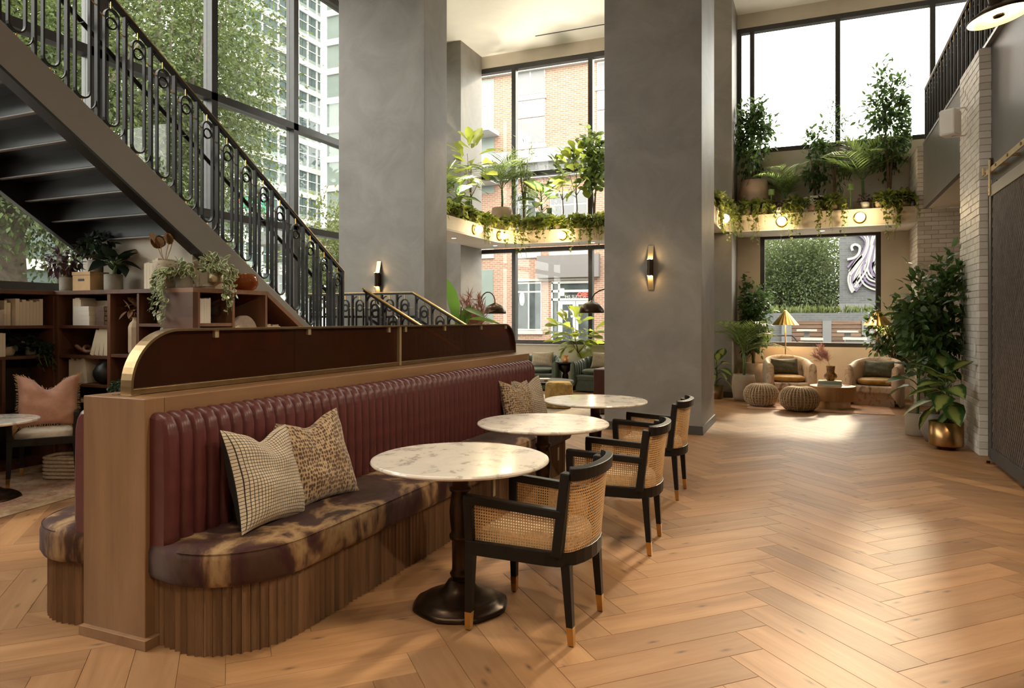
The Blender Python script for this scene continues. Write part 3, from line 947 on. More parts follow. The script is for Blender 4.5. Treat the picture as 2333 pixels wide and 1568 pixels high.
for y in (2.78, 3.52, 4.42, 4.65, 5.28, 6.0, 6.58):
    m_ = MB().box(-.018, .012, -.014, .014, -.032, .012)
    L = Vector((-2.89, y, 1.385)) - Vector((-2.9, 2.3, 0))
    if clip0 is None: clip0 = ob('glass_clip', m_, 'brass_pale', part, bevel=.004); clip0.location = L
    else: inst(clip0, part, L)

def banquette(sg, lab):
    """sg=+1: seat towards +x of the partition; -1 the far side"""
    xb = -2.70 if sg > 0 else -3.10
    X = lambda d: xb + sg * d
    t = thing('banquette', lab, 'banquette', (X(.3), 2.3, 0))
    # upholstered channels
    pit = .0765
    nch = 58
    prof = []
    ch = MB()
    path = [(.0, .40), (.115, .40), (.118, .70), (.112, .93), (.100, .985), (.075, 1.02), (.04, 1.034), (.0, 1.034)]
    ns = 9
    def chan(u, v):
        s = u * 2 - 1
        k = v * (len(path) - 1); i = min(int(k), len(path) - 2); f = k - i
        d = path[i][0] * (1 - f) + path[i + 1][0] * f; z = path[i][1] * (1 - f) + path[i + 1][1] * f
        bul = math.sqrt(max(0, 1 - abs(s) ** 2.2)) - 1
        d2 = max(0, d + bul * .030 * min(1, d / .04))
        z2 = z + (bul * .022 if z > .95 else 0)
        return (sg * d2, s * pit / 2 * .995, z2)
    ch.grid(ns, 22, chan)
    c0 = None
    for k in range(nch):
        L = Vector((xb, 2.262 + k * pit, 0)) - t.location
        if c0 is None: c0 = ob('leather_channel', ch, 'leather_burgundy', t, smooth=True); c0.location = L
        else: inst(c0, t, L)
    for yy in (2.2235, 2.2245 + nch * pit):
        ob('end_cap', MB().prism([(xb + sg * d_, z_) for d_, z_ in [(0, .40), (.085, .40), (.088, .70), (.082, .93), (.07, .985), (.045, 1.005), (0, 1.012)]], yy, yy + .004, 'y'), 'leather_burgundy', t, world=True)
    # seat plan: rounded near end
    def plan(off, y_far):
        P = [(X(.0), 2.262 - off)]
        e0, e1 = 2.235 - off, 2.60
        for i in range(15):
            a = PI / 2 * i / 14
            P.append((X(.20 + (.32 + off) * math.sin(a)), e1 - (e1 - e0) * math.cos(a)))
        P += [(X(.52 + off), y_far - .06 + off), (X(.48 + off), y_far + off), (X(0), y_far + off)]
        return P
    sp = plan(.045, 6.46)
    if sg < 0: sp = sp[::-1]
    # cushion with rounded edges
    cm = MB(); nP = len(sp)
    cx_ = sum(p[0] for p in sp) / nP; cy_ = sum(p[1] for p in sp) / nP
    def shrink(p, d):
        x, y = p
        ox = x - sg * d if abs(x - xb) > .06 else x
        return (ox, y + (d if y < 2.75 else 0) * min(1, (2.75 - y) / .3 if y < 2.75 else 0) - (d if y > 6.3 else 0))
    rings = []
    for z, d in ((.30, .020), (.308, .008), (.33, 0), (.42, 0), (.446, .008), (.458, .026), (.464, .06), (.470, .14)):
        rings.append([(*shrink(p, d), z) for p in sp])
    vs_ = [q for r_ in rings for q in r_]
    fs_ = []
    for i in range(len(rings) - 1):
        for j in range(nP):
            j2 = (j + 1) % nP
            fs_.append((i * nP + j, i * nP + j2, (i + 1) * nP + j2, (i + 1) * nP + j))
    fs_.append(tuple(range(nP - 1, -1, -1))); fs_.append(tuple((len(rings) - 1) * nP + j for j in range(nP)))
    cm.add(vs_, fs_)
    cu = ob('seat_cushion', cm, 'seat_velvet', t, smooth=True, world=True)
    seam = MB(); seam.tube([(*shrink(p, .006), .448) for p in (sp[1:-1] if sg > 0 else sp[1:-1])], .0022, 5)
    ob('piping', seam, 'seat_velvet', cu, world=True)
    # fluted base of single slats
    bp = plan(0, 6.42)
    core = [(xb + (p[0] - xb) * .93 , 2.30 + (p[1] - 2.30) * .985 + .01) for p in bp]
    if sg < 0: core = core[::-1]
    ob('base_core', MB().prism(core, .0, .30, 'z'), 'walnut_dark', t, world=True)
    pts = [Vector((p[0], p[1], 0)) for p in bp]
    seglen = [(pts[i + 1] - pts[i]).length for i in range(len(pts) - 1)]
    tot = sum(seglen); SW = .0375; ns_ = int(tot / SW)
    prof2 = [(-.0185, -.020), (-.0185, .010)] + [(-.0175 + .035 * i / 6, .012 - .013 * (1 - ((i - 3) / 3) ** 2)) for i in range(7)] + [(.0185, .010), (.0185, -.020)]
    sm = MB().prism(prof2 if True else prof2, 0, .302, 'z')
    s0 = None
    for k in range(ns_):
        s = (k + .5) * SW; i = 0
        while s > seglen[i]: s -= seglen[i]; i += 1
        p = pts[i].lerp(pts[i + 1], s / seglen[i]); d = (pts[i + 1] - pts[i]).normalized()
        nrm = Vector((d.y, -d.x, 0)) * sg
        ang = math.atan2(nrm.y, nrm.x) - PI / 2
        L = p - t.location
        if s0 is None: s0 = ob('slat', sm, 'oak_slat', t); s0.location = L; s0.rotation_euler = (0, 0, ang)
        else: inst(s0, t, L, (0, 0, ang))
    if sg > 0:
        for y in (4.72, 6.15):
            ob('outlet_plate', MB().box(X(.532), X(.537), y - .02, y + .02, .14, .26), 'ceramic_tan', t, world=True, bevel=.002)
    return t
banquette(1, 'burgundy channelled leather banquette with patchy brown velvet seat and fluted oak base facing the aisle')
banquette(-1, 'matching burgundy banquette on the bookcase side of the oak partition')

# ================================================================== TABLES
def bistro(lab, loc, r=.45, h=.75):
    t = thing('bistro_table', lab, 'table', (*loc, 0))
    ob('marble_top', MB().lathe([(0, h - .022), (r - .012, h - .022), (r - .002, h - .016), (r, h - .010), (r - .003, h - .003), (r - .012, h), (0, h)], 64), 'marble', t, smooth=False, bevel=0)
    col = [(0, .055), (.055, .06), (.05, .10), (.044, .13), (.050, .155), (.054, .165), (.044, .178), (.042, .20), (.043, .33), (.056, .345), (.056, .36), (.046, .375), (.052, .42), (.056, .48), (.050, .54), (.043, .575), (.056, .585), (.056, .60), (.042, .61), (.041, h - .05), (.09, h - .035), (.09, h - .022), (0, h - .022)]
    ob('column', MB().lathe(col, 28), 'bronze_dark', t, smooth=True)
    bs = MB()
    prof = [(0, 0), (.235, 0), (.240, .012), (.225, .026), (.205, .030), (.20, .042), (.17, .052), (.12, .068), (.085, .095), (.062, .13), (0, .14)]
    seg = 32; vs_ = []; fs_ = []; m = len(prof)
    for k in range(seg):
        a = 2 * PI * k / seg
        for i, (rr, z) in enumerate(prof):
            oct_ = 1.0
            if i in (1, 2, 3, 4):
                aa = (a % (PI / 4)) - PI / 8
                oct_ = .5 * (math.cos(PI / 8) / math.cos(aa)) + .5 + .03
            vs_.append((rr * oct_ * math.cos(a), rr * oct_ * math.sin(a), z))
    for k in range(seg):
        for i in range(m - 1):
            fs_.append((k * m + i, ((k + 1) % seg) * m + i, ((k + 1) % seg) * m + i + 1, k * m + i + 1))
    bs.add(vs_, fs_)
    ob('pedestal_base', bs, 'bronze_dark', t, smooth=True)
    return t
t1 = bistro('round marble bistro table beside the two near pillows on the burgundy banquette', (-1.640, 3.165))
dup(t1, (-1.690, 4.485, 0), 0, 'round marble bistro table between the other two along the burgundy banquette')
dup(t1, (-1.735, 5.895, 0), 0, 'round marble bistro table beside the far pillows on the burgundy banquette')
bistro('small low marble table in front of the chair with the pink pillow', (-6.12, 3.52), .37, .64)

# ================================================================== CHAIRS
def cane_sheet(fn, nu, nv):
    """woven cane with octagonal holes over the surface fn(u,v)"""
    mb = MB(); idx = {}
    def vert(a, b_):
        key = (round(a * 1000), round(b_ * 1000))
        if key not in idx:
            mb.v.append(tuple(fn(a / nu, b_ / nv))); idx[key] = len(mb.v) - 1
        return idx[key]
    k = .30; q = .13
    hole = [(.5 + k * math.cos(PI / 8 + PI / 4 * i), .5 + k * math.sin(PI / 8 + PI / 4 * i)) for i in range(8)]
    edge = [(1, .5 + q), (.5 + q, 1), (.5 - q, 1), (0, .5 + q), (0, .5 - q), (.5 - q, 0), (.5 + q, 0), (1, .5 - q)]
    for i in range(nu):
        for j in range(nv):
            H = [vert(i + a, j + b_) for a, b_ in hole]; E_ = [vert(i + a, j + b_) for a, b_ in edge]
            cr = [vert(i + 1, j + 1), vert(i, j + 1), vert(i, j), vert(i + 1, j)]
            for m in range(8):
                m2 = (m + 1) % 8
                mb.f.append((H[m], E_[m], E_[m2], H[m2]) if m % 2 else (H[m], E_[m], E_[m2], H[m2]))
            mb.f += [(E_[0], cr[0], E_[1]), (E_[2], cr[1], E_[3]), (E_[4], cr[2], E_[5]), (E_[6], cr[3], E_[7])]
    return mb
def make_chair(lab, loc, rz, seat=None, group=None):
    """front towards local -x"""
    t = thing('cane_armchair', lab, 'chair', (*loc, 0), rz)
    FX, FY, BX, BY = -.262, .262, .205, .235
    # seat rail: D shape
    def dplan(off):
        P = [(FX - off, -FY - off), (FX - off, FY + off)]
        for i in range(13):
            a = PI / 2 - PI * i / 12
            P.append((.14 + (.16 + off) * math.cos(a) ** .8 if math.cos(a) > 1e-6 else .14, (.252 + off) * math.sin(a)))
        return P
    so, si = dplan(0), dplan(-.035)
    rm = MB(); n = len(so)
    for (z0, z1) in ((.352, .418),):
        vs_ = [(x, y, z0) for x, y in so] + [(x, y, z1) for x, y in so] + [(x, y, z1) for x, y in si] + [(x, y, z0) for x, y in si]
        fs_ = []
        for i in range(n):
            j = (i + 1) % n
            for a, b_ in ((0, 1), (1, 2), (2, 3), (3, 0)): fs_.append((a * n + i, b_ * n + i, b_ * n + j, a * n + j))
        rm.add(vs_, fs_)
    ob('seat_rail', rm, 'black_wood', t, bevel=.004)
    # seat
    if seat:
        sm = MB(); sp_ = dplan(-.048); rings = [(.40, .0), (.43, -.0), (.455, .012), (.468, .035), (.474, .09)]
        vs_ = [((x - (-.03)) * (1 - d * 2.2) - .03, y * (1 - d * 2.2), z) for z, d in rings for x, y in sp_]
        fs_ = [(i * n + j, i * n + (j + 1) % n, (i + 1) * n + (j + 1) % n, (i + 1) * n + j) for i in range(len(rings) - 1) for j in range(n)]
        fs_.append(tuple((len(rings) - 1) * n + j for j in range(n)))
        sm.add(vs_, fs_); ob('seat_cushion', sm, seat, t, smooth=True)
    else:
        sm = MB(); sp_ = dplan(-.02); vs_ = [(x, y, .404) for x, y in sp_]; vs2 = [(x * .9 , y * .92, .412) for x, y in sp_]
        sm.add(vs_ + vs2, [tuple(n + j for j in range(n))] + [(j, (j + 1) % n, n + (j + 1) % n, n + j) for j in range(n)])
        ob('woven_seat', sm, 'cane', t)
    # legs
    def leg(x, y, x2, y2, top):
        lm = MB(); s0_, s1_ = .021, .0135
        vs_ = [(x + a * s0_, y + b_ * s0_, top) for a, b_ in ((-1, -1), (1, -1), (1, 1), (-1, 1))]
        zc = .085; f = zc / top
        mid = [(x2 + (x - x2) * f + a * (s1_ + (s0_ - s1_) * f), y2 + (y - y2) * f + b_ * (s1_ + (s0_ - s1_) * f), zc) for a, b_ in ((-1, -1), (1, -1), (1, 1), (-1, 1))]
        bot = [(x2 + a * s1_, y2 + b_ * s1_, .006) for a, b_ in ((-1, -1), (1, -1), (1, 1), (-1, 1))]
        q = [(0, 1, 5, 4), (1, 2, 6, 5), (2, 3, 7, 6), (3, 0, 4, 7), (3, 2, 1, 0), (4, 5, 6, 7)]
        lm.add(mid + vs_, q)
        L_ = ob('leg', lm, 'black_wood', t)
        cm_ = MB().add(bot + [(p[0] + (.0008 if p[0] > x2 else -.0008), p[1] + (.0008 if p[1] > y2 else -.0008), p[2]) for p in mid], q)
        ob('brass_cap', cm_, 'brass', L_)
        ob('foot_glide', MB().box(x2 - .009, x2 + .009, y2 - .009, y2 + .009, 0, .006), 'base_dark', L_)
    for s in (-1, 1):
        leg(FX + .022, s * (FY - .022), FX + .018, s * (FY - .008), .625 if False else .36)
        leg(BX + .02, s * (BY - .03), BX + .045, s * (BY - .028), .36)
        # front arm post
        ob('arm_post', MB().bar((FX + .022, s * (FY - .022), .418), (FX + .016, s * (FY - .012), .60), .044, .044), 'black_wood', t, bevel=.004)
        # arm
        am = MB(); A = Vector((FX - .004, s * (FY - .012), .612)); B_ = Vector((BX + .01, s * (BY + .002), .588))
        am.bar(A, B_, .048, .040); ob('arm', am, 'black_wood', t, bevel=.006)
        # rear post, leaning back
        ob('back_post', MB().bar((BX - .012, s * (BY - .0), .40), (BX + .030, s * (BY - .008), .772), .044, .056), 'black_wood', t, bevel=.005)
        # cane side panel
        def fn(u, v, s=s):
            x = FX + .035 + u * (BX - FX - .055)
            zt = .60 + (.578 - .60) * u
            return (x, s * (FY - .020 + (BY - FY + .014) * u - .006 * (1 - v)), .418 + v * (zt - .418))
        ob('cane_panel', cane_sheet(fn, 33, 13), 'cane', t)
    # curved back: top rail and cane
    def bk(th, z):
        f = (z - .40) / .372
        return (BX + .008 + .036 * f + .075 * math.cos(th * PI / 2), (BY - .004) * math.sin(th * PI / 2) / 1.0, z)
    tr_ = MB(); K = 16; vs_ = []
    for i in range(K + 1):
        th = -1 + 2 * i / K
        c_ = Vector(bk(th, .772)); nx = Vector((math.cos(th * PI / 2) * .9 + .25, math.sin(th * PI / 2) * .5, 0)).normalized()
        for a, z in ((-.016, .740), (.020, .740), (.024, .795), (-.012, .802)):
            vs_.append(c_ + nx * a + Vector((0, 0, z - .772)))
    fs_ = [(i * 4 + k, i * 4 + (k + 1) % 4, (i + 1) * 4 + (k + 1) % 4, (i + 1) * 4 + k) for i in range(K) for k in range(4)] + [(3, 2, 1, 0), tuple(K * 4 + k for k in range(4))]
    tr_.add(vs_, fs_); ob('top_rail', tr_, 'black_wood', t, bevel=.004)
    ob('cane_panel', cane_sheet(lambda u, v: bk((-1 + 2 * u) * .93, .418 + v * .33), 38, 24), 'cane', t)
    return t
ch1 = make_chair('black cane armchair with cream seat at the marble table nearest the oak end post', (-1.222, 3.175), R(-2), 'linen')
dup(ch1, (-1.175, 4.475, 0), R(3), 'black cane armchair drawn up to the middle marble table')
dup(ch1, (-1.245, 5.885, 0), R(1), 'black cane armchair beside the far marble table next to the grey column')
make_chair('black cane armchair with cream seat pad and a pink pillow by the bookcase', (-6.36, 4.16), R(180 - 38), 'linen')

# ================================================================== PILLOWS
def pillow(lab, loc, rot, w=.45, h=.45, th=.15, dent=.05, mat='linen', back=None, seed=0, fringe=None, name='throw_pillow', cat='pillow', group=None):
    """lies in local xz plane, y = thickness (front towards -y); base at z=0"""
    t = thing(name, lab, cat, loc, 0, group)
    t.rotation_euler = rot
    rs = random.Random(seed); ph = [rs.uniform(0, 6) for _ in range(6)]
    def surf(sgn):
        def fn(u, v):
            a, b_ = u * 2 - 1, v * 2 - 1
            pin = .10
            x = a * w / 2 * (1 - pin * (1 - b_ * b_) * 1.0); z = b_ * h / 2 * (1 - pin * (1 - a * a))
            top = max(0, (b_ + .2) / 1.2)
            z -= dent * math.exp(-(a / .42) ** 2) * top ** 2
            e = (1 - a ** 4) * (1 - b_ ** 4)
            y = th / 2 * (max(0, e) ** .5) * (1.12 - .25 * (a * a + b_ * b_))
            y *= 1 + .10 * math.sin(5 * a + ph[0]) * math.cos(4 * b_ + ph[1]) + .05 * math.sin(9 * b_ + ph[2] + 3 * a)
            if dent: y *= 1 - .35 * math.exp(-(a / .25) ** 2) * top
            return (x, -sgn * y, z + h / 2)
        return fn
    o = ob('front_cover', MB().grid(25, 25, surf(1), uv=True), mat, t, smooth=True)
    ob('back_cover', MB().grid(25, 25, lambda u, v: surf(-1)(1 - u, v), uv=True), back or mat, t, smooth=True)
    if fringe:
        fm = MB(); f1 = surf(1)
        for k in range(120):
            s = k / 30; e = int(s) % 4; f = s - int(s)
            u, v = ((f, 0), (1, f), (1 - f, 1), (0, 1 - f))[e]
            p = Vector(f1(u, v)); c_ = Vector((0, 0, h / 2)); d = (p - c_).normalized()
            q = p + d * .022 + Vector((rs.uniform(-.008, .008), rs.uniform(-.006, .006), rs.uniform(-.008, .008)))
            fm.tube([p - d * .004, q], .004, 4)
        ob('fringe', fm, fringe, t)
    return t
# near pair leaning on the leather back (front faces +x towards the aisle)
pillow('cream bobble-woven pillow with black back leaning on the near end of the banquette', (-2.38, 2.66, .455), (R(-18), R(5), R(88 + 8)), .50, .49, .18, .055, 'pillow_bobble', 'black_fabric', 1)
pillow('tan spotted velvet pillow next to the cream bobble pillow', (-2.42, 3.09, .460), (R(-18), R(-4), R(88 - 10)), .48, .49, .18, .05, 'pillow_spots', None, 2)
pillow('tan spotted velvet pillow at the far end of the banquette', (-2.43, 5.92, .464), (R(-16), R(3), R(78)), .46, .44, .16, .06, 'pillow_spots', None, 3)
pillow('cream and black checked pillow behind the far spotted pillow', (-2.44, 6.24, .464), (R(-14), R(-3), R(72)), .44, .44, .15, .05, 'pillow_check', None, 4)
pillow('pale pink velvet pillow with frayed edge standing on the cream chair seat', (-6.43, 4.22, .470), (R(-14), 0, R(52)), .50, .48, .18, .12, 'pink_velvet', None, 5, fringe='twine')
# ================================================================== PLANT KIT
def leaf_shape(kind):
    """unit leaf: base at origin, grows along +x, face up +z; returns verts, faces, uvs"""
    if kind == 'heart': prof = [(0, .02), (-.06, .24), (.12, .42), (.4, .38), (.7, .2), (1, 0)]
    elif kind == 'round': prof = [(0, .03), (.08, .26), (.3, .43), (.6, .44), (.88, .27), (1, 0)]
    elif kind == 'oval': prof = [(0, .02), (.2, .17), (.45, .23), (.7, .17), (1, 0)]
    elif kind == 'lance': prof = [(0, .01), (.25, .075), (.55, .08), (1, 0)]
    elif kind == 'blade': prof = [(0, .01), (.3, .034), (.65, .028), (1, 0)]
    elif kind == 'fiddle': prof = [(0, .02), (.15, .12), (.35, .16), (.6, .29), (.85, .24), (1, 0)]
    elif kind == 'banana': prof = [(0, .015), (.12, .02), (.25, .11), (.45, .17), (.7, .16), (.9, .08), (1, 0)]
    else: prof = [(0, .02), (.10, .16), (.32, .30), (.58, .28), (.82, .15), (1, 0)]      # dieff
    bend = {'heart': .18, 'round': .05, 'oval': .15, 'lance': .12, 'blade': .15, 'fiddle': .22, 'banana': .22, 'dieff': .30}[kind]
    fold = {'heart': .10, 'round': .03, 'oval': .08, 'lance': .03, 'blade': .02, 'fiddle': .08, 'banana': .07, 'dieff': .10}[kind]
    V, F, U = [], [], []
    for i, (x, w) in enumerate(prof):
        z = -bend * x * x
        for s in (-1, 0, 1):
            V.append((x, s * w, z + abs(s) * fold * (w / .4))); U.append((x, .5 + s * .5))
    for i in range(len(prof) - 1):
        for s in (0, 1):
            a = i * 3 + s; F.append((a, a + 3, a + 4, a + 1))
    return np.array(V, float), F, U
LS = {k: leaf_shape(k) for k in ('heart', 'round', 'oval', 'lance', 'blade', 'fiddle', 'banana', 'dieff')}
# a cheaper two-quad leaf for crowns of many small leaves
LS['tiny'] = (np.array([(0, 0, 0), (.45, .26, .04), (1, 0, -.10), (.45, -.26, .04)], float), [(0, 1, 2), (0, 2, 3)], [(0, .5), (.5, 1), (1, .5), (.5, 0)])
def frames(D, roll):
    """rotation matrices whose x axis is D"""
    D = D / np.maximum(np.linalg.norm(D, axis=1, keepdims=True), 1e-9)
    up = np.zeros_like(D); up[:, 2] = 1
    bad = np.abs(D[:, 2]) > .97; up[bad] = (1, 0, 0)
    Y = np.cross(up, D); Y /= np.linalg.norm(Y, axis=1, keepdims=True)
    Z = np.cross(D, Y)
    c, s = np.cos(roll)[:, None], np.sin(roll)[:, None]
    Y2, Z2 = Y * c + Z * s, -Y * s + Z * c
    return np.stack([D, Y2, Z2], axis=2)
SOLID = [(-2.62, -1.345, 13.48, 14.6), (-8, -6.945, 13.43, 14.6), (-6.82, -5.245, 8.98, 9.71), (-2.54, -1.255, 8.98, 10.24), (1.615, 3, 8.75, 9.9), (1.605, 3, 13.40, 14.6), (1.73, 3, -4, 8.85)]
def keep_clear(W, base):
    """move foliage vertices out of the walls and columns"""
    if base[1] > YW or base[0] < XW: return W
    X, Y = W[..., 0] + base[0], W[..., 1] + base[1]
    Y = np.minimum(Y, YW - .05)
    for x0, x1, y0, y1 in SOLID:
        m = (X > x0) & (X < x1) & (Y > y0) & (Y < y1)
        if not m.any(): continue
        dl, dr, df = X - x0, x1 - X, Y - y0
        if x0 < -7 : dl = dl + 9
        if x1 > 2.5: dr = dr + 9
        k = np.argmin(np.stack([dl, dr, df]), axis=0)
        X = np.where(m & (k == 0), x0 - .004, X); X = np.where(m & (k == 1), x1 + .004, X); Y = np.where(m & (k == 2), y0 - .004, Y)
    W = W.copy(); W[..., 0] = X - base[0]; W[..., 1] = Y - base[1]
    return W
def foliage(name, kind, P, D, S, mat, parent, roll=.5, kindtag=None, uv=False):
    P = np.asarray(P, float); D = np.asarray(D, float); S = np.asarray(S, float); n = len(P)
    if n == 0: return None
    V, F, U = LS[kind]
    M = frames(D, rng.normal(0, roll, n))
    W = np.einsum('nij,kj->nki', M, V) * S[:, None, None] + P[:, None, :]
    W = keep_clear(W, parent_world(parent))
    nv = len(V)
    me = bpy.data.meshes.new(name)
    fl = [len(f) for f in F]
    loops = np.concatenate([np.array(f) for f in F]); nl = len(loops)
    me.vertices.add(n * nv); me.vertices.foreach_set('co', W.reshape(-1))
    me.loops.add(n * nl)
    me.loops.foreach_set('vertex_index', (loops[None, :] + (np.arange(n) * nv)[:, None]).reshape(-1).astype(np.int32))
    me.polygons.add(n * len(F))
    st = np.concatenate([[0], np.cumsum(fl)[:-1]])
    me.polygons.foreach_set('loop_start', (st[None, :] + (np.arange(n) * nl)[:, None]).reshape(-1).astype(np.int32))
    me.polygons.foreach_set('loop_total', np.tile(np.array(fl), n).astype(np.int32))
    if uv:
        ul = me.uv_layers.new(name='UVMap'); Ua = np.array(U)[loops]
        ul.data.foreach_set('uv', np.tile(Ua, (n, 1)).reshape(-1))
    me.update(calc_edges=True); me.validate()
    o = ob_me(name, me, mat, parent)
    o['kind'] = 'stuff'
    return o
LEAFME = {}
def big_leaf(kind, mat, parent, pos, d, size, roll=0, name='leaf'):
    key = (kind, mat)
    if key not in LEAFME:
        V, F, U = LS[kind]
        me = bpy.data.meshes.new(name); me.from_pydata([tuple(v) for v in V], [], F)
        ul = me.uv_layers.new(name='UVMap')
        for l in me.loops: ul.data[l.index].uv = U[l.vertex_index]
        me.polygons.foreach_set('use_smooth', [True] * len(me.polygons)); me.update(); me.materials.append(MATS[mat]); LEAFME[key] = me
    o = bpy.data.objects.new(name, LEAFME[key]); C.objects.link(o); o.parent = parent
    B_ = parent_world(parent); d = Vector(d).normalized(); pos = Vector(pos); wp = B_ + pos
    if wp.y < YW and wp.x > XW:
        pos.y = min(pos.y, YW - .12 - B_.y); wp = B_ + pos
        tip = wp + d * size
        if tip.y > YW - .10: d.y = -abs(d.y)
        if 8.6 < wp.y < 10.0 and tip.x > 1.58: d.x = -abs(d.x)
        if wp.y > 12.9 and wp.x < -1.2 and wp.x > -1.8 and tip.y > 13.44: d.y = -abs(d.y)
        if wp.z < 2.4 and wp.x < -6 and 4.0 < wp.y < 5.1 and tip.y > 5.03: d.y = -abs(d.y)
    M = frames(np.array([d], float), np.array([roll]))[0]
    m4 = Matrix([list(r) for r in M]).to_4x4()
    o.rotation_euler = m4.to_euler(); o.location = pos; o.scale = (size, size, size)
    return o
POTS = {
    'barrel': lambda r, h: [(0, 0), (r * .72, 0), (r * .86, h * .15), (r, h * .5), (r * .97, h * .75), (r * .86, h), (r * .80, h), (r * .80, h * .9), (0, h * .9)],
    'taper': lambda r, h: [(0, 0), (r * .95, 0), (r, h * .3), (r * .96, h * .7), (r * .86, h), (r * .80, h), (r * .80, h * .92), (0, h * .92)],
    'cyl': lambda r, h: [(0, 0), (r * .96, 0), (r, .01), (r, h), (r * .93, h), (r * .93, h * .9), (0, h * .9)],
    'cone': lambda r, h: [(0, 0), (r * .70, 0), (r, h), (r * .92, h), (r * .9, h * .9), (0, h * .9)],
    'urn': lambda r, h: [(0, 0), (r * .62, 0), (r * .92, h * .45), (r, h * .68), (r * .95, h * .84), (r * .80, h * .9), (r * .84, h), (r * .74, h), (r * .72, h * .9), (0, h * .88)],
    'brassfoot': lambda r, h: [(0, 0), (r * .55, 0), (r * .55, h * .12), (r * .98, h * .14), (r, h * .17), (r, h), (r * .93, h), (r * .93, h * .92), (0, h * .92)],
}
def pot(parent, style, r, h, mat, seg=28):
    ob('pot', MB().lathe(POTS[style](r, h), seg), mat, parent, smooth=True)
    rs = r * .78 if style in ('taper', 'barrel', 'urn') else r * .9
    ob('soil', MB().lathe([(0, h * .9), (rs, h * .9), (rs * .8, h * .925), (0, h * .93)], 20), 'soil', parent)
def branchy(parent, base, n, height, spread, r0, mat='bark', rs=None):
    rs = rs or random
    ends = []
    for k in range(n):
        a = 2 * PI * k / n + rs.uniform(-.4, .4)
        P = [Vector(base)]
        for i in range(1, 6):
            f = i / 5
            P.append(Vector((base[0] + math.cos(a) * spread * f * f + rs.uniform(-.015, .015), base[1] + math.sin(a) * spread * f * f + rs.uniform(-.015, .015), base[2] + height * f * rs.uniform(.97, 1.03))))
        m_ = MB().tube(P, [r0 * (1 - .15 * i) for i in range(6)], 7)
        ob('stem', m_, mat, parent, smooth=True)
        ends.append(P[-1])
    return ends
def crown_pts(n, c, rx, ry, rz, hollow=.35, seed=0, clumps=0):
    g = np.random.default_rng(seed)
    if clumps:
        cc = g.normal(0, 1, (clumps, 3)); cc /= np.linalg.norm(cc, axis=1, keepdims=True); cc *= (g.random((clumps, 1)) ** .45)
        P = cc[g.integers(0, clumps, n)] + g.normal(0, .17, (n, 3))
    else:
        P = g.normal(0, 1, (n, 3)); P /= np.linalg.norm(P, axis=1, keepdims=True)
        P *= (hollow + (1 - hollow) * g.random((n, 1)) ** .6)
    D = P + g.normal(0, .7, (n, 3)); D[:, 2] -= .25
    return P * np.array([rx, ry, rz]) + np.array(c), D
def ficus(lab, loc, potspec, trunk_h, cr, n, ls=.075, mat='leaf_ficus', seed=1, lean=(0, 0), nst=3, kind='oval', name='potted_ficus', clumps=26, cat='plant'):
    t = thing(name, lab, cat, loc)
    ph = potspec[2] * .9
    pot(t, *potspec)
    branchy(t, (0, 0, ph - .02), nst, trunk_h + cr[2] * 1.1, cr[0] * .35, .016 + .004 * nst, rs=random.Random(seed))
    c = (lean[0], lean[1], ph + trunk_h + cr[2])
    P, D = crown_pts(n, c, *cr, seed=seed, clumps=clumps)
    S = ls * (0.7 + .6 * np.random.default_rng(seed).random(n))
    foliage('foliage', kind, P, D, S, mat, t)
    return t
def palm(lab, loc, potspec, stem_h, nf, length, mat='leaf_palm', seed=1, spread=1.0, lw=.30, name='potted_palm', nst=1, els=(.75, 1.42)):
    t = thing(name, lab, 'plant', loc)
    rs = random.Random(seed)
    pot(t, *potspec)
    z0 = potspec[2] * .9
    for k in range(nst):
        ob('stem', MB().tube([(.03 * k, 0, z0 - .02), (.03 * k + .01, 0, z0 + stem_h * .5), (.02 * k, 0, z0 + stem_h)], .024, 8), 'stem_green', t, smooth=True)
    for k in range(nf):
        a = 2 * PI * k / nf + rs.uniform(-.3, .3); el = rs.uniform(*els); L = length * rs.uniform(.75, 1.1)
        h = Vector((math.cos(a), math.sin(a), 0)) * spread
        P = []; K = 9
        for i in range(K + 1):
            f = i / K
            hor = L * (f * math.cos(el) * .8 + .35 * f * f * (1.2 - el * .4)); z = L * (f * math.sin(el) - .36 * f * f * f)
            P.append(Vector((0, 0, z0 + stem_h)) + h * hor + Vector((0, 0, z)))
        Wc = keep_clear(np.array([tuple(p) for p in P]), loc); P = [Vector(p) for p in Wc]
        fr = ob('frond', MB().tube(P, [.006 * (1 - .8 * i / K) for i in range(K + 1)], 5), 'stem_green', t)
        pp, dd, ss = [], [], []
        m = 19
        for i in range(m):
            f = .16 + .84 * i / (m - 1); x = f * K; j = min(int(x), K - 1); p = P[j].lerp(P[j + 1], x - j); tn = (P[j + 1] - P[j]).normalized()
            sd = tn.cross(Vector((0, 0, 1))).normalized()
            for s in (-1, 1):
                d = sd * s * .85 + tn * (.55 + .5 * f) + Vector((0, 0, -.18 + .2 * (1 - f)))
                pp.append(p); dd.append(d); ss.append(L * lw * (1.05 - .55 * abs(f - .4) * 1.4))
        foliage('leaflets', 'blade', pp, dd, ss, mat, fr, roll=.25)
    return t
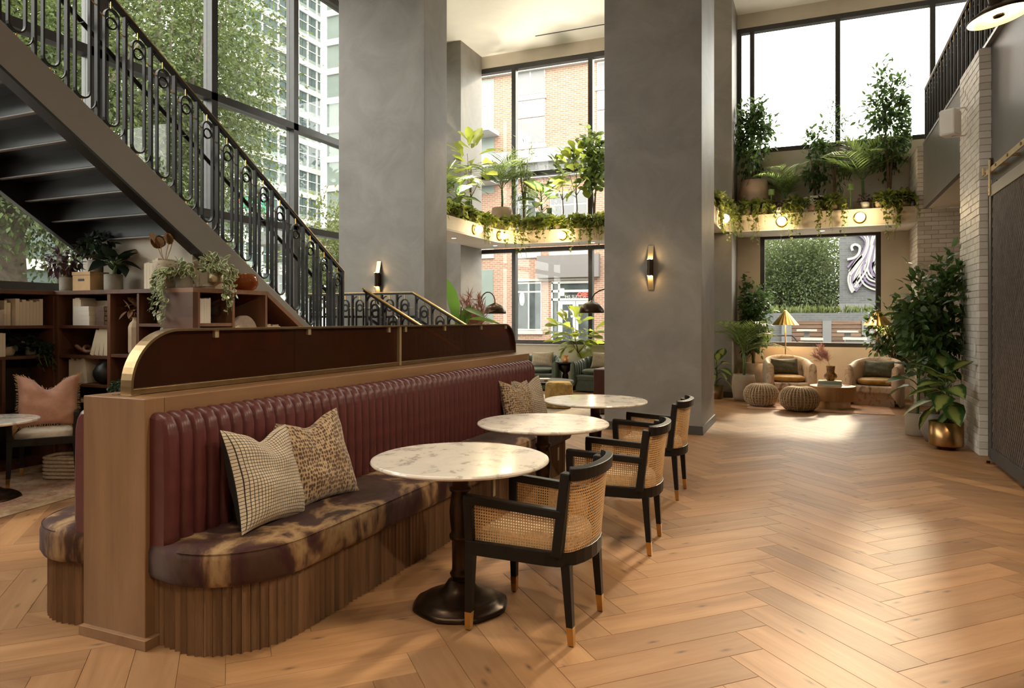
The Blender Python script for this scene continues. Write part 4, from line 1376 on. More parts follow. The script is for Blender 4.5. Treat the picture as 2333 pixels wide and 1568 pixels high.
def dieff(lab, loc, potspec, height, n, ls, seed=1, mat='leaf_dieff', kind='dieff', name='potted_dieffenbachia', spread=1, bare=.15):
    t = thing(name, lab, 'plant', loc)
    rs = random.Random(seed)
    pot(t, *potspec)
    z0 = potspec[2] * .9
    ob('stem', MB().tube([(0, 0, z0 - .02), (.015, .01, z0 + height * .4), (0, 0, z0 + height * .8)], .017, 8), 'stem_green', t, smooth=True)
    for k in range(n):
        f = bare + (1 - bare) * (k + .5) / n
        a = k * 2.4 + rs.uniform(-.3, .3); el = .15 + 1.05 * f ** 1.5 + rs.uniform(-.15, .15)
        base = Vector((0, 0, z0 + height * .72 * f))
        d = Vector((math.cos(a) * math.cos(el), math.sin(a) * math.cos(el), math.sin(el)))
        e2 = -.80 + 1.75 * f ** 1.3 + rs.uniform(-.15, .15)
        d = Vector((math.cos(a) * math.cos(e2), math.sin(a) * math.cos(e2), math.sin(e2)))
        pl = ls * .42 * spread
        tip = base + Vector((math.cos(a), math.sin(a), .75)).normalized() * pl
        ob('petiole', MB().tube([base, base.lerp(tip, .5) + Vector((0, 0, .012)), tip], .006, 5), 'stem_green', t, smooth=True)
        big_leaf(kind, mat, t, tip, d * 1.0, ls * rs.uniform(.8, 1.12), rs.uniform(-.35, .35))
    return t
def fiddle(lab, loc, potspec, trunk_h, n, crown, ls, seed=1, mat='leaf_fiddle', name='potted_fiddle_leaf_fig', kind='fiddle', lean=0.0):
    t = thing(name, lab, 'plant', loc)
    rs = random.Random(seed)
    pot(t, *potspec)
    z0 = potspec[2] * .9
    ob('stem', MB().tube([(0, 0, z0 - .02), (.02, 0, z0 + trunk_h * .5), (lean * .5, 0, z0 + trunk_h), (lean, 0, z0 + trunk_h + crown[1] * 1.2)], [.016, .014, .011, .006], 7), 'bark', t, smooth=True)
    for b_ in range(3):
        a = b_ * 2.1 + .5
        e = Vector((math.cos(a) * crown[0] * .6 + lean * .7, math.sin(a) * crown[0] * .5, z0 + trunk_h + crown[1] * (.7 + .4 * b_)))
        s_ = Vector((lean * .5, 0, z0 + trunk_h * .92))
        ob('branch', MB().tube([s_, s_.lerp(e, .5) + Vector((0, 0, -.02)), e], [.009, .007, .004], 6), 'bark', t, smooth=True)
    for k in range(n):
        u = rs.uniform(-1, 1); a = rs.uniform(0, 2 * PI); rr = rs.random() ** .5
        h = math.sqrt(max(0, 1 - u * u))
        p = Vector((math.cos(a) * h * rr * crown[0] + lean * .7, math.sin(a) * h * rr * crown[0], z0 + trunk_h + crown[1] * (1 + u)))
        d = Vector((math.cos(a) * h + rs.uniform(-.4, .4), math.sin(a) * h + rs.uniform(-.4, .4), u * .7 + rs.uniform(-.1, .7)))
        big_leaf(kind, mat, t, p, d, ls * rs.uniform(.75, 1.15), rs.uniform(-.6, .6))
    return t
def ivy(lab, loc, potspec, nv, mound, drop, ls=.07, front=(0, -1), mat='leaf_ivy', kind='heart', seed=1, name='trailing_ivy', width=.25, dens=1.0, uv=False, edge=.25):
    """mound of leaves with vines falling over an edge in the direction front"""
    t = thing(name, lab, 'plant', loc)
    rs = random.Random(seed); g = np.random.default_rng(seed)
    if potspec: pot(t, *potspec)
    z0 = potspec[2] if potspec else 0
    fx = Vector((front[0], front[1], 0)); sx = Vector((-front[1], front[0], 0))
    n = int(mound * dens)
    P, D = crown_pts(n, (0, 0, z0 + .05), width, width * .8, .11, hollow=.2, seed=seed)
    D[:, 2] += .4
    foliage('foliage', kind, P, D, ls * (.7 + .5 * g.random(n)), mat, t, uv=uv)
    for k in range(nv):
        s = rs.uniform(-1, 1) * width; dl = drop * rs.uniform(.35, 1.0)
        A = sx * s * .6 + Vector((0, 0, z0 + .03)); B_ = sx * s + fx * edge + Vector((0, 0, z0 + .04)); E_ = sx * (s + rs.uniform(-.08, .08)) + fx * (edge + .05 + rs.uniform(0, .03)) + Vector((0, 0, -dl))
        P_ = [A, B_, B_.lerp(E_, .15) + fx * .03, B_.lerp(E_, .55) + sx * rs.uniform(-.03, .03), E_]
        v_ = ob('vine', MB().tube(P_, .0028, 4), 'stem_green', t)
        pp, dd, ss = [], [], []
        m = max(5, int((dl + .2) / (ls * .55)))
        for i in range(m):
            x = (i / m) ** .9 * (len(P_) - 1) ; j = min(int(x), len(P_) - 2); p = P_[j].lerp(P_[j + 1], x - j)
            for r_ in range(2 if i < m * .7 else 1):
                pp.append(p + Vector((rs.uniform(-.02, .02), rs.uniform(-.02, .02), rs.uniform(-.02, .02))))
                dd.append(fx * rs.uniform(.2, 1) + sx * rs.uniform(-1, 1) + Vector((0, 0, rs.uniform(-1.1, -.1)))); ss.append(ls * rs.uniform(.65, 1.15) * (1 - .35 * i / m))
        foliage('foliage', kind, pp, dd, ss, mat, v_, uv=uv)
    return t
_before = set(bpy.data.objects)
# ================================================================== BOOKCASES
def boards(t, lst, mat='walnut'):
    for nm, b_ in lst:
        o = ob(nm, MB().box(*b_), mat if nm != 'back_panel' else 'walnut_dark', t, world=True, bevel=.0015 if nm != 'back_panel' else 0, segs=1)
bc = thing('bookcase', 'low walnut bookcase under the window by the corner', 'bookcase', (-7.6, 4.1, 0))
L_ = [('top_board', (-8.13, -7.40, 2.6, 5.345, 1.715, 1.755)), ('back_panel', (-7.78, -7.765, 2.6, 5.34, .06, 1.715)), ('plinth', (-7.77, -7.45, 2.6, 5.34, 0, .06)), ('side_panel', (-7.76, -7.41, 4.985, 5.01, .06, 1.715)), ('side_panel', (-7.76, -7.41, 2.6, 2.64, .06, 1.715)),
      ('shelf', (-7.76, -7.42, 2.64, 4.985, 1.375, 1.405)), ('shelf', (-7.76, -7.42, 2.64, 4.985, 1.075, 1.105)), ('shelf', (-7.76, -7.42, 2.64, 4.985, .52, .55)), ('divider', (-7.76, -7.42, 4.505, 4.535, .55, 1.075)), ('divider', (-7.76, -7.42, 3.55, 3.58, 1.105, 1.715))]
boards(bc, L_, 'walnut')
bc = thing('bookcase', 'walnut bookcase with open cubbies below the beige stair wall', 'bookcase', (-6.65, 5.17, 0))
L_ = [('top_board', (-7.40, -5.885, 4.99, 5.365, 1.715, 1.755)), ('back_panel', (-7.40, -5.89, 5.345, 5.36, .06, 1.715)), ('plinth', (-7.40, -5.89, 5.02, 5.34, 0, .06)), ('side_panel', (-7.405, -7.36, 5.0, 5.345, .06, 1.715)), ('side_panel', (-5.915, -5.89, 5.0, 5.345, .06, 1.715)),
      ('divider', (-6.645, -6.60, 5.0, 5.345, .06, 1.715)), ('divider', (-6.245, -6.215, 5.005, 5.345, .06, 1.715))]
for z in (1.405, 1.105, .82, .42): L_.append(('shelf', (-7.36, -6.645, 5.005, 5.345, z - .03, z)))
for z in (1.125, .72, .36): L_.append(('shelf', (-6.60, -6.245, 5.005, 5.345, z - .03, z)))
for z in (1.425, 1.105, .72): L_.append(('shelf', (-6.215, -5.915, 5.005, 5.345, z - .03, z)))
boards(bc, L_)
bc = thing('bookcase', 'walnut bookcase cut to the stair slope with pale front edges', 'bookcase', (-5.68, 5.6, 0))
ob('end_panel', MB().box(-5.885, -5.483, 4.965, 5.02, 0, 1.715), 'walnut_x', bc, world=True)
ob('top_board', MB().box(-5.885, -5.48, 4.965, 5.905, 1.715, 1.755), 'walnut_light', bc, world=True)
ob('slope_board', MB().prism([(5.905, 1.755), (5.905, 1.70), (7.10, .91), (7.18, .91)], -5.885, -5.48, 'x'), 'walnut_light', bc, world=True)
for y in (5.435, 5.875): ob('divider', MB().box(-5.88, -5.482, y, y + .028, .06, 1.716), 'walnut_light', bc, world=True)
ob('front_edge', MB().box(-5.50, -5.481, 5.02, 5.045, .06, 1.715), 'walnut_light', bc, world=True)
for z in (1.43, 1.10, .75): ob('shelf', MB().box(-5.88, -5.484, 5.02, 5.435, z - .03, z), 'walnut_light', bc, world=True)
for z in (1.17, .75): ob('shelf', MB().box(-5.88, -5.484, 5.463, 5.875, z - .03, z), 'walnut_light', bc, world=True)
ob('shelf', MB().box(-5.88, -5.484, 5.903, 6.72, 1.17, 1.20), 'walnut_light', bc, world=True)
ob('back_panel', MB().prism([(5.02, .06), (6.9, .06), (6.9, 1.05), (5.9, 1.70), (5.02, 1.71)], -5.885, -5.87, 'x'), 'walnut', bc, world=True)
ob('plinth', MB().box(-5.88, -5.52, 4.98, 6.9, 0, .06), 'walnut_dark', bc, world=True)

# books: one unit book per cover colour, scaled to (thickness, depth, height)
BK = {}
def unit_book(mat):
    if mat in BK: return BK[mat]
    m1 = MB().box(-.5, -.40, -.5, .5, 0, 1).box(.40, .5, -.5, .5, 0, 1).box(-.40, .40, -.5, -.47, 0, 1)
    me = bpy.data.meshes.new('book'); me.from_pydata(m1.v, [], m1.f); me.materials.append(MATS[mat])
    m2 = MB().box(-.40, .40, -.47, .48, .015, .985)
    pe = bpy.data.meshes.new('pages'); pe.from_pydata(m2.v, [], m2.f); pe.materials.append(MATS['book_cream'])
    BK[mat] = (me, pe); return BK[mat]
def book(loc, rot, th, d, h, mat, lab, group):
    me, pe = unit_book(mat)
    o = bpy.data.objects.new('book', me); C.objects.link(o); tag(o, lab, 'book', group)
    o.location = loc; o.rotation_euler = rot; o.scale = (th, d, h)
    p = bpy.data.objects.new('pages', pe); C.objects.link(p); p.parent = o
    return o
ORD = ['first', 'second', 'third', 'fourth', 'fifth', 'sixth', 'seventh', 'eighth', 'ninth', 'tenth', 'eleventh', 'twelfth', 'thirteenth', 'fourteenth', 'fifteenth', 'sixteenth', 'seventeenth', 'eighteenth', 'nineteenth', 'twentieth']
def row(axis, start, end, fixed, z, h, lab, group, mat='book_cream', d=.17, seed=0, lean=0):
    rs = random.Random(seed); s = start; k = 0; lab0 = lab
    while s < end - .012:
        th = min(rs.uniform(.022, .04), end - s)
        hh = h * rs.uniform(.88, 1.03)
        lab = lab0.format(ORD[k]); k += 1
        if axis == 'y': book((fixed, s + th / 2, z), (R(lean), 0, R(90)), th * .96, d, hh, mat, lab, group)
        else: book((s + th / 2, fixed, z), (0, R(lean), 0), th * .96, d, hh, mat, lab, group)
        s += th
def stack(cx_, cy_, z, n, lab, group, mat, rz, th=.035, d=.17, h=.22, seed=0):
    rs = random.Random(seed)
    for k in range(n):
        hh = h * rs.uniform(.9, 1.05)
        # lying flat: thickness upright
        o = book((0, 0, 0), (0, R(-90), rz), th * .97, d, hh, mat, lab.format(['lowest', 'second lowest', 'third lowest', 'topmost'][k] if n == 4 else ['lower', 'upper'][k]), group)
        c_, s_ = math.cos(rz), math.sin(rz)
        o.location = (cx_ + c_ * hh / 2, cy_ + s_ * hh / 2, z + th * (k + .5))
G = 'cream books in the walnut bookcases'
row('y', 4.57, 4.64, -7.60, 1.405, .24, '{} broad cream book beside the quarter-round stone bookend', G, seed=1, d=.2)
row('y', 4.64, 4.91, -7.53, 1.405, .255, '{} cream book from the bookend in the long upper row under the window', G, seed=2)
row('y', 4.22, 4.44, -7.53, 1.405, .15, '{} short cream book leading up to the stone bookend', G, seed=3)
row('y', 4.05, 4.55, -7.53, 1.105, .25, '{} cream book in the row leading to the cream bowl plant', G, seed=4)
row('x', -7.22, -7.10, 5.14, 1.405, .27, '{} tall upright cream book before the white stacked books', G, seed=5)
book((-7.02, 5.24, 1.405), (0, 0, R(90)), .03, .20, .25, 'book_cream', 'cream book turned face out behind the white stacked books', G)
stack(-7.06 + .0, 5.13, 1.405, 4, '{} white book in the flat stack in the cubby', 'stacked flat books', 'book_white', 0, .048, .2, .235, 6)
stack(-6.80, 5.13, 1.405, 4, '{} dark brown book in the stack beside the white books', 'stacked flat books', 'book_brown', 0, .047, .18, .13, 7)
for k in range(4):
    book((-6.92 + k * .066 - .0, 5.13, 1.107), (0, R(20 - k * 5.5), 0), .052, .18, .265 + .01 * k, 'book_cream', ORD[k] + ' leaning cream book from the brown knot ornament', G)
row('x', -7.28, -7.06, 5.14, .82, .25, '{} upright cream book in the row ending at the black vase', G, seed=9)
book((-7.02, 5.14, .822), (0, R(-8), 0), .05, .18, .25, 'book_cream', 'wide cream book leaning behind the round black vase', G)
row('y', 5.055, 5.20, -5.60, 1.43, .235, '{} upright cream book from the end panel in the stair cubby', G, seed=11, mat='book_white')
book((-5.66, 5.24, 1.432), (R(-14), 0, R(90)), .02, .17, .17, 'book_brown', 'thin dark book leaning on the cream books under the stairs', G)
row('y', 5.19, 5.37, -5.60, 1.10, .265, '{} cream book on the lower cubby shelf below the glass goblet', G, seed=12)
row('y', 5.50, 5.58, -5.60, 1.17, .23, '{} cream book leading to the round stone ring', G, seed=13)
row('y', 5.93, 6.14, -5.60, 1.20, .21, '{} cream book in the sloping cubby under the stairs', G, seed=14)
row('x', -6.32, -6.08, 5.24, 1.757, .29, '{} cream book on the bookcase top leading to the patterned vase', G, seed=15, d=.19)
# ornaments
def lath(name, lab, cat, loc, prof, mat, seg=28, extra=None):
    t = thing(name, lab, cat, loc)
    ob('body', MB().lathe(prof, seg), mat, t, smooth=True)
    return t
t = thing('bookend', 'quarter-round pale stone bookend on the upper shelf under the window', 'bookend', (-7.55, 4.50, 1.405))
q = [(0, 0)] + [(-.155 * math.sin(a) + .0, .155 * math.cos(a)) for a in [PI / 2 * i / 10 for i in range(11)]]
ob('stone', MB().prism([(p[0] + .06, p[1]) for p in q][::-1], -.05, .07, 'x'), 'stone_beige', t)
t = thing('ring_sculpture', 'round grey stone ring standing in a cubby under the stairs', 'sculpture', (-5.58, 5.675, 1.17))
ob('ring', MB().lathe([(.035, -.03), (.155, -.032), (.165, -.02), (.165, .02), (.155, .032), (.035, .03)], 40, closed=True), 'stone_beige', t, smooth=False)
t.children[0].rotation_euler = (0, R(90), 0); t.children[0].location = (0, 0, .166)
t = thing('knot_ornament', 'brown wooden knot ornament lying on the bookcase shelf', 'ornament', (-7.10, 5.12, 1.107))
P = [(.10 * math.cos(a) + .03 * math.cos(3 * a), .055 * math.sin(2 * a), .03 + .028 * (1 + math.sin(3 * a))) for a in [2 * PI * i / 40 for i in range(40)]]
ob('loop', MB().tube(P, .016, 8, closed=True), 'walnut_light', t, smooth=True)
lath('round_vase', 'round matte black vase with short neck on the bookcase shelf', 'vase', (-6.79, 5.10, .822), [(0, 0), (.05, 0), (.095, .035), (.118, .09), (.115, .13), (.085, .18), (.05, .20), (.058, .235), (.07, .245), (.06, .245), (.042, .21), (0, .2)], 'ceramic_black')
t = thing('bottle_vase', 'tall cream bottle vase holding dried brown leaves in a cubby', 'vase', (-6.40, 5.12, 1.127))
ob('body', MB().lathe([(0, 0), (.062, 0), (.070, .02), (.070, .26), (.055, .30), (.035, .32), (.03, .345), (.038, .355), (.03, .355), (0, .33)], 10), 'ceramic_tan', t)
P, D = crown_pts(26, (-.05, 0, .45), .11, .05, .07, seed=4); foliage('dried_leaves', 'oval', P, D, [.11] * 26, 'dried_leaf', t)
ob('stalk', MB().tube([(0, 0, .33), (-.03, 0, .43)], .006, 5), 'twine', t)
t = thing('glass_goblet', 'clear glass goblet vase in the sunlit cubby under the stairs', 'vase', (-5.60, 5.325, 1.432))
ob('bowl', MB().lathe([(0, 0), (.04, 0), (.042, .008), (.014, .02), (.014, .045), (.055, .07), (.06, .11), (.05, .15), (.055, .165), (.050, .165), (.045, .15), (.053, .11), (.045, .075), (0, .06)], 24), 'glass_shelf', t, smooth=True)
t = thing('glass_bottle', 'small dark glass bottle beside the brown stacked books', 'bottle', (-6.69, 5.09, 1.407))
ob('body', MB().lathe([(0, 0), (.03, 0), (.034, .01), (.034, .11), (.012, .14), (.012, .17), (.016, .175), (0, .175)], 16), 'ceramic_black', t, smooth=True)
t = thing('slatted_stool', 'pale wooden stool on the bottom shelf behind the cane chair', 'stool', (-7.10, 5.16, .422))
ob('seat', MB().box(-.15, .15, -.12, .12, .20, .235), 'ceramic_tan', t, bevel=.01)
for sx in (-1, 1):
    for sy in (-1, 1): ob('leg', MB().bar((sx * .12, sy * .09, 0), (sx * .115, sy * .09, .205), .045, .045), 'ceramic_tan', t)
t = thing('wicker_basket', 'pale woven basket on the floor under the chair with the pink pillow', 'basket', (-6.62, 4.62, .012), R(20))
bm = MB()
for k in range(6): bm.tube([(.20 * math.copysign(abs(math.cos(a)) ** .5, math.cos(a)), .13 * math.copysign(abs(math.sin(a)) ** .5, math.sin(a)), .012 + k * .034) for a in [2 * PI * i / 28 for i in range(28)]], .016, 6, closed=True)
ob('weave', bm, 'wicker', t, smooth=True)
ob('base', MB().box(-.18, .18, -.115, .115, 0, .012), 'wicker', t)

# on top of the bookcases
ZT = 1.757
ivy('yellow-green trailing pothos at the end of the window bookcase', (-7.58, 4.38, ZT), ('cyl', .07, .11, 'concrete_pot'), 3, 45, .12, .085, (1, 0), 'leaf_fiddle', seed=3, width=.16, name='potted_pothos', edge=.15)
t = thing('wooden_box', 'light wooden crate with a hand hole on top of the bookcase corner', 'box', (-7.10, 5.16, ZT))
bx_ = MB(); w_, d_, h_ = .13, .10, .19
ob('body', bx_.box(-w_, w_, -d_, d_, 0, .155), 'box_wood', t, bevel=.003)
ob('lid', MB().box(-w_ - .005, w_ + .005, -d_ - .005, d_ + .005, .155, h_), 'box_wood', t, bevel=.003)
ob('hand_hole', MB().box(-.045, .045, -d_ - .002, -d_ + .004, .095, .118), 'ceramic_black', t)
dieff_l = 'leaf_purple'
ficus('dark purple leafy plant in a grey pot at the bookcase corner', (-7.36, 5.10, ZT), ('cyl', .075, .14, 'concrete_pot'), .02, (.20, .14, .15), 150, .075, 'leaf_purple', 5, nst=4, name='potted_coleus', clumps=0, lean=(-.04, -.02))
ficus('dark leafy plant standing on the wooden crate', (-7.04, 5.17, ZT + .191), ('cyl', .07, .12, 'concrete_pot'), .03, (.22, .13, .13), 170, .08, 'leaf_dark', 6, nst=4, name='potted_rubber_plant', clumps=0)
dieff('spotted begonia with hanging dark leaves in a pale square pot', (-6.78, 5.17, ZT), ('cyl', .085, .16, 'concrete_pot'), .20, 13, .20, 8, 'leaf_dark', 'heart', 'potted_begonia', 1.2, .3)
t = thing('patterned_vase', 'cream vase with black leaf pattern holding dried lotus leaves', 'vase', (-6.02, 5.13, ZT))
ob('body', MB().lathe([(0, 0), (.055, 0), (.075, .04), (.10, .15), (.105, .21), (.095, .25), (.06, .272), (.052, .272), (.05, .25), (0, .24)], 28), 'vase_pattern', t, smooth=True)
for x, y, z, s in ((-.11, 0, .43, .15), (-.04, -.02, .44, .12), (.10, .02, .52, .15), (.08, -.02, .46, .13)):
    ob('stalk', MB().tube([(0, 0, .24), (x * .5, y, z * .75), (x, y, z)], .004, 5), 'twine', t)
    for k in range(3): big_leaf('round', 'dried_leaf', t, (x, y, z - .04), (random.uniform(-.4, .4), -.3 + .3 * k, 1), s * random.uniform(.8, 1.1), random.uniform(-.8, .8), 'dried_leaf')
ivy('trailing plant with cream-edged round leaves hanging over the bookcase corner', (-5.76, 5.12, ZT), ('cyl', .075, .13, 'concrete_pot'), 9, 55, .42, .062, (-.35, -1), 'leaf_variegated', 'round', 5, 'potted_variegated_vine', .17, uv=True, edge=.16)
stack(-5.73, 5.47, ZT, 2, '{} tan book lying under the gold-potted variegated plant', 'stacked flat books', 'book_cream', R(90), .03, .2, .24, 21)
ivy('trailing plant with cream-edged round leaves in a gold pot on two books', (-5.62, 5.36, ZT + .062), ('cyl', .072, .12, 'brass_pale'), 8, 70, .38, .062, (1, .15), 'leaf_variegated', 'round', 9, 'potted_variegated_vine', .15, uv=True, edge=.13)
lath('amber_vase', 'squat amber glass vase on top of the stair bookcase', 'vase', (-5.62, 5.74, ZT), [(0, 0), (.07, 0), (.105, .02), (.125, .07), (.122, .12), (.10, .16), (.075, .172), (.068, .172), (.09, .155), (.112, .12), (.112, .07), (.09, .025), (0, .015)], 'glass_amber', 32)
# plants inside the shelves
ivy('small striped plant in a cream bowl on the lower shelf under the window', (-7.56, 4.63, 1.107), ('barrel', .07, .09, 'ceramic_tan'), 0, 40, .05, .09, (1, 0), 'leaf_dark', 'oval', 12, 'potted_peperomia', .12)
ivy('string vine trailing from the lower shelf by the bookcase corner', (-7.56, 4.86, 1.107), ('cyl', .05, .08, 'clay_grey'), 7, 50, .20, .045, (1, 0), 'leaf_dark', 'round', 13, 'potted_string_vine', .10, edge=.16)
ivy('small cream pot plant half hidden by the variegated vine', (-6.06, 5.15, 1.427), ('barrel', .065, .12, 'ceramic_tan'), 0, 14, .05, .10, (0, -1), 'leaf_dark', 'lance', 14, 'potted_snake_plant', .06)
ivy('fine-leaved fern spilling from a cubby beside the bronze screen', (-6.42, 5.16, .722), ('cyl', .07, .10, 'concrete_pot'), 12, 160, .30, .035, (0, -1), 'leaf_maidenhair', 'round', 15, 'potted_fern', .13, edge=.18)
for o in set(bpy.data.objects) - _before:
    if o.parent is None:
        o.location += Vector((.36, -.30, 0))
        if o.name.startswith('bookcase'): o.scale.z = .99
        else: o.location.z *= .99
# rug by the bookcase
rg = thing('area_rug', 'faded red patterned rug under the low marble table by the bookcase', 'rug', (-6.1, 4.0, 0), R(8))
ob('field', MB().box(-.85, .35, -1.2, .40, 0, .006), 'rug_faded', rg)
bd = MB().box(.352, .55, -1.4, .58, 0, .0065); ob('border', bd, 'rug_border', rg)
ob('border', MB().box(-.85, .351, .401, .58, 0, .0065), 'rug_border', rg)
ob('border', MB().box(-.85, .351, -1.4, -1.201, 0, .0065), 'rug_border', rg)
plain('brass_warm', (.42, .24, .10), .3, metal=1, var=.12, scale=14)
# ================================================================== LOUNGE NOOK UNDER THE SUNLIT WINDOW
def tub_chair(lab, loc, rz, mat='marbled_fabric', cush='mustard_velvet', w=.84, d=.78, H=.76, channels=False, armH=.60):
    """front towards local -y"""
    t = thing('tub_chair', lab, 'armchair', (*loc, 0), rz)
    # U-shaped shell: plan path from left front round the back to right front
    K = 40
    def plan(u, off):
        # u 0..1
        hw, hd = w / 2 - off, d / 2 - off
        if u < .22: f = u / .22; return (-hw, -d / 2 + f * (d * .42)), Vector((-1, 0, 0))
        if u > .78: f = (1 - u) / .22; return (hw, -d / 2 + f * (d * .42)), Vector((1, 0, 0))
        a = PI - PI * (u - .22) / .56
        yb = -d / 2 + d * .42
        return (hw * math.cos(a), yb + (d * .58 - off) * math.sin(a)), Vector((math.cos(a), math.sin(a), 0))
    def hgt(u):
        s = math.sin(PI * min(1, max(0, (u - .05) / .9)))
        return armH + (H - armH) * s ** 2.2
    TH = .13
    sec = []
    prof = [(0, .02, 0), (0, .75, 0), (.010, .93, 0), (.045, 1.0, 0), (.085, 1.0, 0), (.12, .93, 0), (TH, .75, 0), (TH, .30, 0)]
    def fn(u, v):
        k = v * (len(prof) - 1); i = min(int(k), len(prof) - 2); f = k - i
        off = prof[i][0] * (1 - f) + prof[i + 1][0] * f; hz = prof[i][1] * (1 - f) + prof[i + 1][1] * f
        rip = 0
        if channels: rip = .012 * abs(math.sin(u * PI * 17))
        (x, y), nrm = plan(u, off + rip * (1 if off < TH * .5 else -1))
        return (x, y, hgt(u) * hz - (rip * .8 if hz > .9 else 0))
    sh = MB().grid(K * (3 if channels else 1) + 1, 15, fn)
    nv = 15; m = K * (3 if channels else 1)
    sh.f.append(tuple(range(nv))); sh.f.append(tuple(m * nv + j for j in range(nv - 1, -1, -1)))
    ob('shell', sh, mat, t, smooth=True)
    ob('seat_base', MB().prism([(-w / 2 + .10, -d / 2 + .02), (w / 2 - .10, -d / 2 + .02), (w / 2 - .12, .05), (w / 4, d / 2 - .12), (-w / 4, d / 2 - .12), (-w / 2 + .12, .05)], .22, .34, 'z'), mat, t, bevel=.035, segs=4)
    if not channels: ob('base_front', MB().box(-w / 2 + .11, w / 2 - .11, -d / 2 + .13, -d / 2 + .17, .0, .23), mat, t)
    else: ob('base_front', MB().box(-w / 2 + .1, w / 2 - .1, -d / 2 + .03, -d / 2 + .10, .02, .26), mat, t, bevel=.02)
    def cu(u, v):
        a = 2 * PI * u; ph = PI * v - PI / 2
        r = math.cos(ph) ** .35 if math.cos(ph) > 1e-5 else 0
        X_ = math.copysign(abs(math.cos(a)) ** .7, math.cos(a)) * (w / 2 - .135) * r; Y_ = math.copysign(abs(math.sin(a)) ** .7, math.sin(a)) * (d / 2 - .12) * r
        return (X_, Y_ - .05, .40 + .058 * math.sin(ph))
    ob('seat_cushion', MB().grid(32, 13, cu, close_u=True), cush, t, smooth=True)
    return t
tub_chair('marbled cream tub chair left of the drum table with a mustard seat cushion', (-.42, 13.55), R(14), H=.80, armH=.68)
tub_chair('marbled cream tub chair beside the tall ficus with a mustard seat cushion', (1.02, 13.42), R(-16), H=.80, armH=.68)
def lumbar(lab, loc, rz, seed):
    return pillow(lab, loc, (R(-18), 0, rz), .50, .30, .14, 0, 'olive_velvet', None, seed, name='lumbar_pillow')
lumbar('dark olive lumbar pillow on the tub chair nearest the potted palm', (-.47, 13.62, .455), R(14), 31)
lumbar('dark olive lumbar pillow on the tub chair beside the ficus', (1.05, 13.50, .455), R(-16), 32)
# drum table
t = thing('drum_table', 'round wooden drum coffee table on a brass plinth between the tub chairs', 'table', (.31, 12.62, 0))
ob('plinth', MB().lathe([(0, 0), (.27, 0), (.27, .13), (0, .13)], 40), 'brass_pale', t)
ob('drum', MB().lathe([(0, .13), (.345, .13), (.35, .135), (.35, .355), (.345, .365), (0, .365)], 48), 'drum_wood', t)
for k, (th_, mt, lb) in enumerate(((.03, 'book_white', 'white picture book at the bottom of the coffee table pile'), (.045, 'book_teal', 'teal and yellow picture book in the coffee table pile'), (.012, 'book_cream', 'thin cream book on top of the coffee table pile'))):
    z = .366 + (0, .030, .075)[k]
    o = book((0, 0, 0), (0, R(-90), R(-6 + 4 * k)), th_ * .98, .24 - .01 * k, .36 - .01 * k, mt, lb, None)
    a = R(-6 + 4 * k); hh = .36 - .01 * k
    o.location = (.27 + math.cos(a) * hh / 2, 12.55 + math.sin(a) * hh / 2, z + th_ / 2)
t = thing('tortoise_vase', 'tortoiseshell glass vase with pink pampas grass on the coffee table books', 'vase', (.28, 12.56, .455))
ob('body', MB().lathe([(0, 0), (.05, 0), (.085, .025), (.10, .065), (.09, .10), (.062, .125), (.058, .14), (.07, .235), (.063, .235), (.05, .14), (0, .12)], 28), 'tortoise', t, smooth=True)
def plume(t, base, tip, n, L, mat, spread=.05, name='plume', seed=0):
    g = np.random.default_rng(seed)
    b_, e = np.array(base), np.array(tip)
    ob('stalk', MB().tube([base, tuple(b_ * .5 + e * .5 + np.array([0, 0, .02])), tip], .003, 4), 'twine', t)
    f = .45 + .55 * g.random(n); P = b_ + (e - b_) * f[:, None] + g.normal(0, spread * .25, (n, 3))
    D = (e - b_)[None] / np.linalg.norm(e - b_) + g.normal(0, .45, (n, 3)); D[:, 2] -= .3 * f
    foliage(name, 'blade', P, D, L * (.6 + .6 * g.random(n)), mat, t)
for k, tp in enumerate(((-.20, -.02, .50), (-.14, .02, .55), (-.26, -.03, .42), (-.08, .01, .44))): plume(t, (0, 0, .2), tp, 160, .11, 'pampas_pink', seed=40 + k)
# woven poufs
def pouf(lab, loc, r, h):
    t = thing('woven_pouf', lab, 'pouf', (*loc, .009))
    prof = [(.50, 0), (.72, .07), (.92, .24), (1.0, .47), (.965, .66), (.83, .84), (.62, .95), (.30, 1.0)]
    core = MB().lathe([(0, 0)] + [(r * .94 * a, h * b_ * .99 + .002) for a, b_ in prof] + [(0, h * .99)], 36)
    ob('core', core, 'twine', t, smooth=True)
    NR = 34
    rm = MB()
    for k in range(NR):
        a = 2 * PI * k / NR
        rm.tube([(r * .975 * p * math.cos(a), r * .975 * p * math.sin(a), h * q + .004) for p, q in prof], r * .043, 6)
    ob('ribs', rm, 'wicker', t, smooth=True, kind='stuff')
    wv = MB()
    for i in range(13):
        f = (i + .5) / 13 * (len(prof) - 1); j = min(int(f), len(prof) - 2); g_ = f - j
        p = prof[j][0] * (1 - g_) + prof[j + 1][0] * g_; q = prof[j][1] * (1 - g_) + prof[j + 1][1] * g_
        wv.tube([(r * (.985 + (.02 if m % 2 else -.02)) * p * math.cos(2 * PI * m / (2 * NR)), r * (.985 + (.02 if m % 2 else -.02)) * p * math.sin(2 * PI * m / (2 * NR)), h * q) for m in range(2 * NR)], .007, 4, closed=True)
    ob('weave', wv, 'wicker', t, kind='stuff')
    return t
pouf('round cane-woven pouf beside the terracotta pot and the palm', (-.78, 12.42), .285, .36)
pouf('round cane-woven pouf in front of the drum table', (-.185, 12.02), .305, .37)
rg = thing('area_rug', 'plain pinkish rug under the drum table and tub chairs', 'rug', (.2, 13.0, 0))
